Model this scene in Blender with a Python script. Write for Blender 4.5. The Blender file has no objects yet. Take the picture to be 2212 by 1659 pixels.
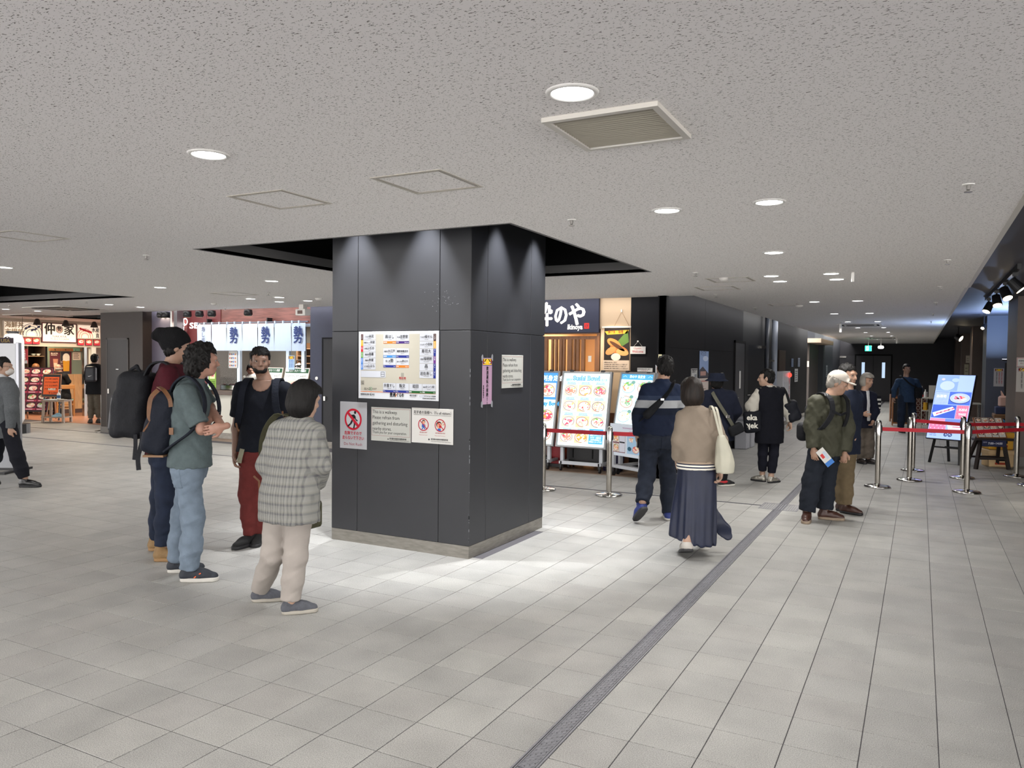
EXPOSURE, AMBIENT, DL_POWER, SPOT_POWER, SHOP_POWER = 0.88, 3.6, 7.6, 170, 1.5
import bpy, math, random
import numpy as np
from math import sin, cos, pi, sqrt, radians as R_
from mathutils import Matrix, Vector
SC = bpy.context.scene
COL = SC.collection
# ------------------------------------------------ camera, world, exposure
YAW, PITCH, ROLL, FPX, EYE = 0.48264, -0.03014, 0.01065, 1680.65, 1.66
cam = bpy.data.cameras.new('camera'); cam_o = bpy.data.objects.new('camera', cam); COL.objects.link(cam_o)
cam.sensor_width = 36; cam.lens = 36 * FPX / 2212; cam.clip_start = .05; cam.clip_end = 200
_f = Vector((-sin(YAW) * cos(PITCH), cos(YAW) * cos(PITCH), sin(PITCH)))
_r = Vector((cos(YAW), sin(YAW), 0)); _u = _r.cross(_f)
_r, _u = cos(ROLL) * _r + sin(ROLL) * _u, -sin(ROLL) * _r + cos(ROLL) * _u
cam_o.matrix_world = Matrix(((_r.x, _u.x, -_f.x, 0), (_r.y, _u.y, -_f.y, 0), (_r.z, _u.z, -_f.z, EYE), (0, 0, 0, 1)))
SC.camera = cam_o
SC.view_settings.view_transform = 'Standard'; SC.view_settings.look = 'None'
SC.view_settings.gamma = 1; SC.view_settings.use_curve_mapping = False
SC.view_settings.exposure = EXPOSURE
W = bpy.data.worlds.new('world'); SC.world = W; W.use_nodes = True
W.node_tree.nodes['Background'].inputs[0].default_value = (1, .975, .955, 1)
W.node_tree.nodes['Background'].inputs[1].default_value = AMBIENT  # even fill light added from all sides, raised to brighten the ceiling
SC.cycles.max_bounces = 8; SC.cycles.diffuse_bounces = 6; SC.cycles.glossy_bounces = 3
SC.cycles.transparent_max_bounces = 6; SC.cycles.transmission_bounces = 4
SC.cycles.sample_clamp_indirect = 6; SC.cycles.caustics_reflective = False; SC.cycles.caustics_refractive = False

def light(name, kind, loc, power, col=(1, 1, 1), rot=(0, 0, 0), **kw):
    l = bpy.data.lights.new(name, kind); l.energy = power; l.color = col
    for k, v in kw.items(): setattr(l, k, v)
    o = bpy.data.objects.new(name, l); COL.objects.link(o); o.location = loc; o.rotation_euler = rot
    return o

# ------------------------------------------------ materials
def lin(c):
    if isinstance(c, str):
        c = [int(x) / 255 for x in c.split()] if ' ' in c else [int(c[i:i + 2], 16) / 255 for i in (1, 3, 5)]
        c = [x / 12.92 if x <= .04045 else ((x + .055) / 1.055) ** 2.4 for x in c]
    return tuple(c[:3]) + (1,)
MATS = {}
def nd(nt, t, **kw):
    n = nt.nodes.new(t)
    for k, v in kw.items():
        if k.startswith('i_'):
            key = k[2:]; n.inputs[int(key) if key.isdigit() else key.replace('_', ' ')].default_value = v
        else: setattr(n, k, v)
    return n
def ramp(nt, src, stops):
    r = nt.nodes.new('ShaderNodeValToRGB'); e = r.color_ramp.elements
    e[0].position, e[0].color = stops[0][0], lin(stops[0][1])
    e[1].position, e[1].color = stops[-1][0], lin(stops[-1][1])
    for p, c in stops[1:-1]:
        x = e.new(p); x.color = lin(c)
    nt.links.new(src, r.inputs[0]); return r.outputs[0]
def mapping(nt, scale=(1, 1, 1), rot=(0, 0, 0), gen='Object'):
    tc = nt.nodes.new('ShaderNodeTexCoord'); mp = nd(nt, 'ShaderNodeMapping', i_Scale=scale, i_Rotation=rot)
    nt.links.new(tc.outputs[gen], mp.inputs[0]); return mp.outputs[0]
def mat(name, col='#808080', rough=.6, metal=0., spec=.5, emit=0., noise=0., nscale=20., bump=0., bscale=60., stretch=(1, 1, 1), coat=0., sheen=0.):
    """principled material; noise varies the colour, bump gives fine relief"""
    if name in MATS: return MATS[name]
    m = bpy.data.materials.new(name); m.use_nodes = True; nt = m.node_tree; b = nt.nodes['Principled BSDF']
    c = lin(col); b.inputs['Base Color'].default_value = c
    b.inputs['Roughness'].default_value = rough; b.inputs['Metallic'].default_value = metal
    b.inputs['Specular IOR Level'].default_value = spec; b.inputs['Coat Weight'].default_value = coat
    b.inputs['Sheen Weight'].default_value = sheen
    if emit:
        b.inputs['Emission Color'].default_value = c; b.inputs['Emission Strength'].default_value = emit
    v = mapping(nt, stretch) if (noise or bump) else None
    if noise:
        n = nd(nt, 'ShaderNodeTexNoise', i_Scale=nscale, i_Detail=4.); nt.links.new(v, n.inputs[0])
        d = [max(0, x * (1 - noise)) for x in c[:3]]; l = [min(1, x * (1 + noise)) for x in c[:3]]
        o = ramp(nt, n.outputs[0], [(.3, d), (.7, l)]); nt.links.new(o, b.inputs['Base Color'])
    if bump:
        n = nd(nt, 'ShaderNodeTexNoise', i_Scale=bscale, i_Detail=3.); nt.links.new(v, n.inputs[0])
        p = nd(nt, 'ShaderNodeBump', i_Strength=bump, i_Distance=.01); nt.links.new(n.outputs[0], p.inputs['Height'])
        nt.links.new(p.outputs[0], b.inputs['Normal'])
    MATS[name] = m; return m
def ink(col, emit=0., rough=.6):            # flat printed colour, backlit when emit > 0
    return mat('ink_%s_%g_%g' % (col, emit, rough), col, rough, spec=.3, emit=emit)
def steel(): return mat('brushed_steel', '#c9c6c0', .22, 1., noise=.06, nscale=8, stretch=(40, 40, 1))
def chrome(): return mat('polished_steel', '#d8d6d2', .12, 1.)
def black(): return mat('black_paint', '#131316', .45)

# ------------------------------------------------ mesh builder
class MB:
    def __init__(s): s.v = []; s.f = []; s.m = []; s.mats = []
    def mi(s, m):
        if m not in s.mats: s.mats.append(m)
        return s.mats.index(m)
    def add(s, vs, fs, m):
        n = len(s.v); s.v += [tuple(v) for v in vs]; s.f += [tuple(i + n for i in f) for f in fs]
        s.m += [s.mi(m)] * len(fs); return s
    def box(s, x0, x1, y0, y1, z0, z1, m, bev=0.):
        if bev:
            b = bev; vs = []
            for (X, Y, Z, c) in ((x0, y0, z0, 0), (x1, y0, z0, 1), (x1, y1, z0, 2), (x0, y1, z0, 3), (x0, y0, z1, 4), (x1, y0, z1, 5), (x1, y1, z1, 6), (x0, y1, z1, 7)):
                dx = b if X == x0 else -b; dy = b if Y == y0 else -b; dz = b if Z == z0 else -b
                vs += [(X, Y + dy, Z + dz), (X + dx, Y, Z + dz), (X + dx, Y + dy, Z)]
            X_, Y_, Z_ = (lambda i: 3 * i), (lambda i: 3 * i + 1), (lambda i: 3 * i + 2)
            f = [tuple(Z_(i) for i in (3, 2, 1, 0)), tuple(Z_(i) for i in (4, 5, 6, 7)), tuple(Y_(i) for i in (0, 1, 5, 4)), tuple(Y_(i) for i in (2, 3, 7, 6)), tuple(X_(i) for i in (1, 2, 6, 5)), tuple(X_(i) for i in (3, 0, 4, 7))]
            for a, c in ((0, 1), (2, 3)): f.append((Y_(a), Y_(c), Z_(c), Z_(a)))
            for a, c in ((4, 5), (6, 7)): f.append((Y_(c), Y_(a), Z_(a), Z_(c)))
            for a, c in ((1, 2), (3, 0)): f.append((X_(a), X_(c), Z_(c), Z_(a)))
            for a, c in ((5, 6), (7, 4)): f.append((X_(c), X_(a), Z_(a), Z_(c)))
            for a, c in ((0, 4), (2, 6)): f.append((X_(a), Y_(a), Y_(c), X_(c)))
            for a, c in ((1, 5), (3, 7)): f.append((Y_(a), X_(a), X_(c), Y_(c)))
            for i, w in enumerate((1, 0, 1, 0, 0, 1, 0, 1)):
                t = (X_(i), Y_(i), Z_(i)); f.append(t if w else t[::-1])
            return s.add(vs, f, m)
        vs = [(x0, y0, z0), (x1, y0, z0), (x1, y1, z0), (x0, y1, z0), (x0, y0, z1), (x1, y0, z1), (x1, y1, z1), (x0, y1, z1)]
        return s.add(vs, [(3, 2, 1, 0), (4, 5, 6, 7), (0, 1, 5, 4), (1, 2, 6, 5), (2, 3, 7, 6), (3, 0, 4, 7)], m)
    def bar(s, a, b, w, d, m, up=(0, 0, 1)):      # square bar from a to b
        a, b = Vector(a), Vector(b); t = (b - a).normalized(); u = Vector(up)
        if abs(t.dot(u)) > .98: u = Vector((0, 1, 0))
        p = t.cross(u).normalized() * w / 2; q = p.cross(t).normalized() * d / 2
        vs = [c + i * p + j * q for c in (a, b) for i, j in ((-1, -1), (1, -1), (1, 1), (-1, 1))]
        return s.add(vs, [(3, 2, 1, 0), (4, 5, 6, 7), (0, 1, 5, 4), (1, 2, 6, 5), (2, 3, 7, 6), (3, 0, 4, 7)], m)
    def cyl(s, a, b, r0, r1, m, n=16, caps=True):
        a, b = Vector(a), Vector(b); t = (b - a).normalized()
        p = t.orthogonal().normalized(); q = t.cross(p)
        vs = [c + r * (cos(2 * pi * i / n) * p + sin(2 * pi * i / n) * q) for c, r in ((a, r0), (b, r1)) for i in range(n)]
        f = [(i, (i + 1) % n, n + (i + 1) % n, n + i) for i in range(n)]
        if caps: f += [tuple(range(n - 1, -1, -1)), tuple(range(n, 2 * n))]
        return s.add(vs, f, m)
    def lathe(s, prof, m, c=(0, 0, 0), n=24):     # (radius, z) profile around z
        vs = [(c[0] + r * cos(2 * pi * i / n), c[1] + r * sin(2 * pi * i / n), c[2] + z) for r, z in prof for i in range(n)]
        f = [(k * n + i, k * n + (i + 1) % n, (k + 1) * n + (i + 1) % n, (k + 1) * n + i) for k in range(len(prof) - 1) for i in range(n)]
        return s.add(vs, f, m)
    def tube(s, pts, r, m, n=8):
        for a, b in zip(pts, pts[1:]): s.cyl(a, b, r, r, m, n)
        return s
    def ribbon(s, pts, nor, w, t, m):             # flat strap along pts, nor = width direction per point
        vs = []; P = [Vector(p) for p in pts]
        if len(P) > 3 and not isinstance(nor, list):    # smooth the path
            Q = []
            for i in range(len(P) - 1):
                a, b, c, d = P[max(i - 1, 0)], P[i], P[i + 1], P[min(i + 2, len(P) - 1)]
                for j in range(4):
                    u = j / 4; Q.append(.5 * ((2 * b) + (c - a) * u + (2 * a - 5 * b + 4 * c - d) * u * u + (3 * b - a - 3 * c + d) * u ** 3))
            P = Q + [P[-1]]
        for i, p in enumerate(P):
            d = (P[min(i + 1, len(P) - 1)] - P[max(i - 1, 0)]).normalized(); a = Vector(nor[i] if isinstance(nor, list) else nor)
            a = (a - a.dot(d) * d).normalized(); c = d.cross(a)
            vs += [p - a * w / 2 - c * t / 2, p + a * w / 2 - c * t / 2, p + a * w / 2 + c * t / 2, p - a * w / 2 + c * t / 2]
        f = [(0, 1, 2, 3), tuple(4 * (len(P) - 1) + k for k in (3, 2, 1, 0))]
        for i in range(len(P) - 1):
            for k in range(4): f.append((4 * i + k, 4 * i + 4 + k, 4 * i + 4 + (k + 1) % 4, 4 * i + (k + 1) % 4))
        return s.add(vs, f, m)
    # flat print in the local x-z plane, facing -y
    def poly(s, pts, m, y=0.): return s.add([(x, y, z) for x, z in pts], [tuple(range(len(pts)))], m)
    def rect(s, x0, x1, z0, z1, m, y=0.): return s.poly([(x0, z0), (x1, z0), (x1, z1), (x0, z1)], m, y)
    def disc(s, x, z, rx, rz, m, y=0., n=18, rot=0.):
        c, d = cos(rot), sin(rot)
        return s.poly([(x + rx * cos(a) * c - rz * sin(a) * d, z + rx * cos(a) * d + rz * sin(a) * c) for a in (2 * pi * i / n for i in range(n))], m, y)
    def ring(s, x, z, r0, r1, m, y=0., n=36, sz=1.):
        vs = [(x + r * cos(2 * pi * i / n), y, z + sz * r * sin(2 * pi * i / n)) for r in (r0, r1) for i in range(n)]
        return s.add(vs, [(i, n + i, n + (i + 1) % n, (i + 1) % n)[::-1] for i in range(n)], m)
    def frame(s, x0, x1, z0, z1, w, m, y=0.):
        for a in ((x0, x1, z0, z0 + w), (x0, x1, z1 - w, z1), (x0, x0 + w, z0 + w, z1 - w), (x1 - w, x1, z0 + w, z1 - w)): s.rect(*a, m, y)
        return s
    def line(s, a, b, w, m, y=0.):
        d = Vector((b[0] - a[0], b[1] - a[1])).normalized() * w / 2; n = (-d.y, d.x)
        return s.poly([(a[0] - n[0], a[1] - n[1]), (b[0] - n[0], b[1] - n[1]), (b[0] + n[0], b[1] + n[1]), (a[0] + n[0], a[1] + n[1])], m, y)
    def text(s, t, x, z, h, m, y=0., w=None, bold=.0, al='l', vert=False, shear=0., sx=1.):
        """lettering: x,z = left (or centre / right) end of the base line, h = cap height, w = fit to width"""
        if vert:
            for i, ch in enumerate(t): s.text(ch, x, z - i * h * 1.42, h, m, y, bold=bold, al='c')
            return s
        cjk = any(ord(c) > 0x2e80 for c in t)           # many stroked characters are thickened by doubling, not by offsetting
        if cjk and bold > 0:
            e = h * bold * .9
            for i, (a, b) in enumerate(((-e, 0), (e, 0), (0, -e * .6), (0, e * .6))): s.text(t, x + a, z + b, h, m, y - i * .0003, w, 0., al, False, shear, sx)
            return s
        vs, fs = glyphs(t, bold, shear)
        if not vs: return s
        xs = [v[0] for v in vs]; lo, hi = min(xs), max(xs); k = h / .72; kx = k * sx
        if w: kx = w / (hi - lo)
        o = {'l': lo, 'c': (lo + hi) / 2, 'r': hi}[al]
        return s.add([(x + (v[0] - o) * kx, y, z + v[1] * k) for v in vs], fs, m)
    def shift(s, d, i0=0):
        s.v = s.v[:i0] + [(a + d[0], b + d[1], c + d[2]) for a, b, c in s.v[i0:]]; return s
    def xf(s, M, i0=0): s.v = s.v[:i0] + [tuple(M @ Vector(v)) for v in s.v[i0:]]; return s
    def mesh(s, name, smooth=False):
        me = bpy.data.meshes.new(name); me.from_pydata(s.v, [], s.f)
        for m in s.mats: me.materials.append(m)
        me.polygons.foreach_set('material_index', s.m)
        if smooth: me.polygons.foreach_set('use_smooth', [True] * len(me.polygons))
        me.update(); return me
    def obj(s, name, parent=None, smooth=False, **kw):
        return link(name, s.mesh(name, smooth), parent, **kw)
_tc = {}
_tcu = bpy.data.curves.new('lettering', 'FONT'); _tcu.resolution_u = 2; _tob = bpy.data.objects.new('lettering', _tcu)
def glyphs(t, bold, shear):
    k = (t, bold, shear)
    if k not in _tc:
        _tcu.body = t; _tcu.offset = bold; _tcu.shear = shear; _tcu.size = 1
        me = _tob.to_mesh(); _tc[k] = ([(v.co.x, v.co.y) for v in me.vertices], [tuple(p.vertices) for p in me.polygons]); _tob.to_mesh_clear()
    return _tc[k]
def link(name, data, parent=None, label=None, cat=None, group=None, kind=None, loc=None, rot=None):
    o = bpy.data.objects.new(name, data); COL.objects.link(o)
    if parent: o.parent = parent
    if loc is not None: o.location = loc
    if rot is not None: o.rotation_euler = rot
    if label: o['label'] = label
    if cat: o['category'] = cat
    if group: o['group'] = group
    if kind: o['kind'] = kind
    return o
def thing(name, label, cat, loc=(0, 0, 0), rz=0., group=None, kind=None, rx=0.):
    return link(name, None, None, label, cat, group, kind, loc, (rx, 0, rz))
def struct(name, mb, label=None, parent=None, **kw): return mb.obj(name, parent, label=label, kind='structure', **kw)
def clone(root, loc, rz=None, label=None):
    def cp(o, par):
        c = o.copy(); COL.objects.link(c); c.parent = par
        for ch in [x for x in o.children]: cp(ch, c)
        return c
    r = cp(root, None); r.location = loc
    if rz is not None: r.rotation_euler[2] = rz
    if label: r['label'] = label
    return r
ORD = 'first second third fourth fifth sixth seventh eighth ninth tenth eleventh twelfth'.split()
# ------------------------------------------------ setting: floor, ceiling, pillar, walls
CZ = 2.6
def tile_mat():
    m = bpy.data.materials.new('stone_tile'); m.use_nodes = True; nt = m.node_tree; b = nt.nodes['Principled BSDF']
    oi = nt.nodes.new('ShaderNodeObjectInfo'); ge = nt.nodes.new('ShaderNodeNewGeometry')
    ad = nd(nt, 'ShaderNodeMath', operation='ADD'); nt.links.new(oi.outputs['Random'], ad.inputs[0]); nt.links.new(ge.outputs['Random Per Island'], ad.inputs[1])
    fr = nd(nt, 'ShaderNodeMath', operation='FRACT'); nt.links.new(ad.outputs[0], fr.inputs[0])
    base = ramp(nt, fr.outputs[0], [(0, '#b3b2ae'), (.35, '#b9b8b4'), (.7, '#bebdb8'), (1, '#b6b4b0')])
    P = ge.outputs['Position']
    n1 = nd(nt, 'ShaderNodeTexNoise', i_Scale=210., i_Detail=3., i_Roughness=.65); nt.links.new(P, n1.inputs[0])
    sp = ramp(nt, n1.outputs[0], [(.36, '#a8a8a8'), (.5, '#d8d8d8'), (.62, '#ffffff')])
    n2 = nd(nt, 'ShaderNodeTexNoise', i_Scale=3.2, i_Detail=4.); nt.links.new(P, n2.inputs[0])
    st = ramp(nt, n2.outputs[0], [(.3, '#d4d4d4'), (.65, '#ffffff')])
    m1 = nd(nt, 'ShaderNodeMix', data_type='RGBA', blend_type='MULTIPLY'); m1.inputs[0].default_value = .8
    nt.links.new(base, m1.inputs[6]); nt.links.new(sp, m1.inputs[7])
    m2 = nd(nt, 'ShaderNodeMix', data_type='RGBA', blend_type='MULTIPLY'); m2.inputs[0].default_value = .55
    nt.links.new(m1.outputs[2], m2.inputs[6]); nt.links.new(st, m2.inputs[7]); nt.links.new(m2.outputs[2], b.inputs['Base Color'])
    bp = nd(nt, 'ShaderNodeBump', i_Strength=.5, i_Distance=.004); nt.links.new(n1.outputs[0], bp.inputs['Height']); nt.links.new(bp.outputs[0], b.inputs['Normal'])
    b.inputs['Roughness'].default_value = .46; b.inputs['Specular IOR Level'].default_value = .45
    return m
def ceil_mat():
    m = bpy.data.materials.new('rockwool_board'); m.use_nodes = True; nt = m.node_tree; b = nt.nodes['Principled BSDF']
    tc = nt.nodes.new('ShaderNodeNewGeometry'); outs = []
    for sc, rz, lo, hi in (((52, 120, 60), .15, .64, .672), ((70, 140, 60), -.35, .645, .68), ((115, 150, 90), .6, .655, .69)):
        mp = nd(nt, 'ShaderNodeMapping', i_Scale=sc, i_Rotation=(0, 0, rz)); nt.links.new(tc.outputs['Position'], mp.inputs[0])
        n = nd(nt, 'ShaderNodeTexNoise', i_Scale=1., i_Detail=2.); nt.links.new(mp.outputs[0], n.inputs[0])
        outs.append(ramp(nt, n.outputs[0], [(lo, (0, 0, 0)), (hi, (1, 1, 1))]))
    mx = outs[0]
    for o in outs[1:]:
        a = nd(nt, 'ShaderNodeMath', operation='MAXIMUM'); nt.links.new(mx, a.inputs[0]); nt.links.new(o, a.inputs[1]); mx = a.outputs[0]
    col = ramp(nt, mx, [(0, '#f3f0ee'), (1, '#837f7a')])
    nt.links.new(col, b.inputs['Base Color']); b.inputs['Roughness'].default_value = .9; b.inputs['Specular IOR Level'].default_value = .15
    iv = nd(nt, 'ShaderNodeMath', operation='SUBTRACT', i_0=1.); nt.links.new(mx, iv.inputs[1])
    bp = nd(nt, 'ShaderNodeBump', i_Strength=.6, i_Distance=.003); nt.links.new(iv.outputs[0], bp.inputs['Height']); nt.links.new(bp.outputs[0], b.inputs['Normal'])
    return m
TILE = tile_mat(); CEIL = ceil_mat()
GROUT = mat('grout', '#57555a', .8)
DARK = mat('charcoal_panel', '#292a2e', .45, noise=.05, nscale=4, bump=.02, bscale=200)
DARKM = mat('charcoal_wall', '#1c1c1f', .8, spec=.2, noise=.06, nscale=3)
BROWNP = mat('umber_panel', '#45403e', .5, noise=.05, nscale=4)
GREYB = mat('stainless_skirting', '#8d8982', .38, .75, noise=.18, nscale=5, stretch=(2, 2, 12))
WHITE = mat('white_paint', '#e6e4df', .5)
NAVYC = mat('dark_ceiling', '#34353c', .6)
def inview(x, y, m=.06):
    d = Vector((x, y, -EYE)); z = d.dot(_f)
    if z < .5: return False
    return abs(d.dot(_r) / z * FPX / 2212) < .5 + m and (-d.dot(_u) / z * FPX / 1659) < .5 + m
# floor: a slab with the tiles laid on it one by one
mb = MB(); mb.box(-30, 12, -6, 46, -.2, -.004, GROUT); floor = struct('floor', mb, 'grey stone tile floor of the hall')
GX0, GY0, PT, PY = -1.704, 2.6198, .3, .2992
def tmesh(w, d):
    return MB().box(-w / 2 + .002, w / 2 - .002, -d / 2 + .0018, d / 2 - .0018, -.004, 0, TILE, .0015)
cols = [(GX0 - PT * (k + 1), GX0 - PT * k) for k in range(60)] + [(GX0, -1.441), (-1.341, -1.0905)] + [(-1.0905 + PT * k, -1.0905 + PT * (k + 1)) for k in range(26)]
cells = []
for x0, x1 in cols:
    for j in range(-6, 128):
        y0 = GY0 + PY * j; y1 = y0 + PY; cx, cy = (x0 + x1) / 2, (y0 + y1) / 2
        if cy > 10.75 and cx < -3.4 and cx > -15.9: continue
        if cy > 12.2 and cx < -3.3: continue
        if cx > 2.9 or cy > 38.9: continue
        if -4.7 < cx < -3.35 and 5.6 < cy < 6.9: continue
        if inview(cx, cy, .2): cells.append((cx * cx + cy * cy, cx, cy, x1 - x0))
cells.sort(key=lambda c: (not inview(c[1], c[2], .02), c[0]))
tm = {}
for _, cx, cy, w in cells[:296]:
    k = round(w, 3)
    if k not in tm: tm[k] = tmesh(w, PY).mesh('tile')
    link('tile', tm[k], floor, loc=(cx, cy, 0))
far = MB()
for _, cx, cy, w in cells[296:]:
    far.box(cx - w / 2 + .002, cx + w / 2 - .002, cy - PY / 2 + .0018, cy + PY / 2 - .0018, -.004, 0, TILE)
far.obj('tile_field', floor, kind='stuff')
SHOPF = mat('brown_shop_floor', '#8a7666', .5, noise=.1, nscale=6)
mb = MB(); mb.box(-13.4, -9.75, 10.95, 16, -.003, .001, SHOPF); mb.obj('shop_floor', floor)
mb = MB()
for i in range(6):
    for j in range(10): mb.box(-5.7 + i * .4, -5.304 + i * .4, 10.67 + j * .4, 11.066 + j * .4, -.004, .0005, SHOPF)
mb.obj('brown_tiles', floor, kind='stuff')
mb = MB(); mb.box(-26, -15.9, 12.0, 19, -.004, .001, mat('red_shop_floor', '#9c6a50', .5, noise=.1)); mb.obj('red_floor', floor)
# trench drain with a tread plate cover
ALU = mat('drain_aluminium', '#8b8b90', .45, .35, noise=.12, nscale=30); ALUD = mat('drain_shadow', '#29292c', .7)
t = thing('trench_drain', 'long narrow metal trench drain crossing the tiles towards the corridor', 'drain', (-1.391, 2, 0))
mb = MB(); mb.box(-.044, .044, -1, 36, -.03, -.008, ALUD); mb.obj('channel', t)
for s in (-1, 1):
    mb = MB(); mb.box(s * .046 - .004, s * .046 + .004, -1, 36, -.03, .003, ALU); mb.box(s * .036 - .002, s * .036 + .002, -1, 36, -.03, .0015, ALU); mb.obj('edge_rail', t)
mb = MB(); tr = MB()
for k in range(26):
    y = -1 + k * .6
    mb.box(-.033, .033, y + .002, y + .598, -.02, -.002, ALU)
mb.obj('cover_plate', t)
for k in range(560):
    y = -.4 + k * .018
    for q in range(4):
        x = -.024 + q * .016; a = .9 if (q + k) % 2 else -.9
        tr.bar((x - .007 * cos(a), y - .007 * sin(a), -.0015), (x + .007 * cos(a), y + .007 * sin(a), -.0015), .003, .003, WHITE if False else ALU)
        if k % 3 == q % 3: tr.box(x - .003, x + .003, y + .007, y + .011, -.003, -.0018, ALUD)
tr.obj('tread_pattern', t, kind='stuff')
t = thing('drain_grate', 'square slotted steel grate where the two floor drains cross', 'drain', (-1.395, 9.37, 0))
mb = MB(); mb.box(-.21, .21, -.205, .205, -.02, -.006, ALUD)
mb.box(-.21, -.2, -.205, .205, -.01, .003, ALU).box(.2, .21, -.205, .205, -.01, .003, ALU).box(-.2, .2, -.205, -.195, -.01, .003, ALU).box(-.2, .2, .195, .205, -.01, .003, ALU)
mb.obj('frame', t)
for k in range(16): MB().box(-.192 + k * .025, -.18 + k * .025, -.195, .195, -.008, .002, ALU).obj('slat', t)
t = thing('slot_drain', 'thin slot drain running across the floor in front of the shops', 'drain', (-1.6, 9.365, 0))
mb = MB(); mb.box(-16, 0, -.022, .022, -.02, .001, ALUD); mb.box(-16, 0, -.026, -.02, -.01, .003, ALU).box(-16, 0, .02, .026, -.01, .003, ALU)
mb.obj('channel', t)
t = thing('joint_strip', 'dark floor joint strip before the food shop with the menu rack', 'joint', (-17, 10.75, 0))
mb = MB(); mb.box(-7, 1.2, -.02, .02, -.01, .002, ALUD); mb.obj('strip', t)
# ceiling: board with two light wells, dark soffits beyond its edges
def slab(mb, x0, x1, y0, y1, holes, z, m, th=.03):
    xs = sorted({x0, x1} | {h[i] for h in holes for i in (0, 1)}); ys = sorted({y0, y1} | {h[i] for h in holes for i in (2, 3)})
    for a, b in zip(xs, xs[1:]):
        for c, d in zip(ys, ys[1:]):
            mx, my = (a + b) / 2, (c + d) / 2
            if not any(h[0] < mx < h[1] and h[2] < my < h[3] for h in holes): mb.box(a, b, c, d, z, z + th, m)
WELL1 = (-5.6, -2.52, 4.745, 7.86); WELL2 = (-14.8, -11.06, 5.0, 8.14); WELL3 = (-18.7, -16.0, 11.4, 12.75)
mb = MB(); slab(mb, -30, .5, -6, 10.9, [WELL1, WELL2], CZ, CEIL); slab(mb, -2.84, .46, 10.9, 40, [], CZ, CEIL); slab(mb, -30, -15.2, 10.9, 19, [WELL3], CZ, CEIL)
ceil = struct('ceiling', mb, 'white fissured board ceiling over the hall')
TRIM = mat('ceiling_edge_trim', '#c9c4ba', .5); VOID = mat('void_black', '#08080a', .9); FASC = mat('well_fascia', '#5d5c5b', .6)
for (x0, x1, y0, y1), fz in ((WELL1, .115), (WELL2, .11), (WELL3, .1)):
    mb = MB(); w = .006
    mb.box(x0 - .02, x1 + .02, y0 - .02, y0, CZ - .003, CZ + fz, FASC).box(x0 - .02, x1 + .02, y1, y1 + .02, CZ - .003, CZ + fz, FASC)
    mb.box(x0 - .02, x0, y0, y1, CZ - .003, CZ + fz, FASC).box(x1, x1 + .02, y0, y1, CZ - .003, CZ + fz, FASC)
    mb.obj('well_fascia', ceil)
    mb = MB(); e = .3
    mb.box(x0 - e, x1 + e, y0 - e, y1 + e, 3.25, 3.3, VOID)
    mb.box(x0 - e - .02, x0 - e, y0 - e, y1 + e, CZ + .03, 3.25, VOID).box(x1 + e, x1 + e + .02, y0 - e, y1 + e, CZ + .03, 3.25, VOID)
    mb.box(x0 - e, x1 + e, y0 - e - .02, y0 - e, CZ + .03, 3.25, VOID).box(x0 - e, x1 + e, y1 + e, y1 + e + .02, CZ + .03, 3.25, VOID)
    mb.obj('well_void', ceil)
mb = MB(); mb.box(.46, .5, 10.9, 40, CZ - .002, CZ + .25, TRIM).box(.48, .515, -6, 10.9, CZ - .002, CZ + .25, TRIM).obj('edge_trim', ceil)
mb = MB(); mb.box(.46, 9, -6, 40, 2.82, 2.87, NAVYC); struct('ceiling', mb, 'dark higher ceiling above the shop fronts beside the corridor')
mb = MB(); mb.box(-3.6, -2.8, 10.9, 24.5, 2.85, 2.9, VOID).box(-15.2, -2.8, 10.9, 16.5, 2.85, 2.9, VOID).obj('soffit_void', ceil)
for x0, x1, y0, y1 in ((-2.3, -1.85, 0, 0),): pass
# central pillar: clad panels, stainless skirting
PX0, PX1, PY0, PY1 = -4.766, -3.294, 5.542, 6.974
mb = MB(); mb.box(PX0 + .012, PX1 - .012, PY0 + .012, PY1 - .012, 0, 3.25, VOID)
pil = struct('pillar', mb, 'square charcoal clad pillar covered with notices in the middle of the hall')
def panels(par, axis, fixed, out, us, zs, m, th=.012, g=.0025):
    for a, b in zip(us, us[1:]):
        for c, d in zip(zs, zs[1:]):
            q = sorted((fixed, fixed - out * th)); bx = MB()
            if axis == 'x': bx.box(a + g, b - g, q[0], q[1], c + g, d - g, m, .002)
            else: bx.box(q[0], q[1], a + g, b - g, c + g, d - g, m, .002)
            bx.obj('panel', par)
ZB, ZJ = .105, 1.907
panels(pil, 'x', PY0, -1, [PX0, -4.47, -3.60, PX1], [ZJ, 3.2], DARK); panels(pil, 'x', PY0, -1, [PX0, -4.47, -3.60, PX1], [ZB, ZJ], DARK)
panels(pil, 'y', PX1, 1, [PY0, 5.82, 6.66, PY1], [ZJ, 3.2], DARK); panels(pil, 'y', PX1, 1, [PY0, 5.82, 6.66, PY1], [ZB, ZJ], DARK)
panels(pil, 'x', PY1, 1, [PX0, PX1], [ZB, ZJ, 3.2], DARK); panels(pil, 'y', PX0, -1, [PY0, PY1], [ZB, ZJ, 3.2], DARK)
mb = MB(); mb.box(PX0 + .003, PX1 - .003, PY0 + .003, PY1 - .003, 0, ZB, GREYB); struct('baseboard_pillar', mb, 'stained stainless skirting round the foot of the pillar', pil)
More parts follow.
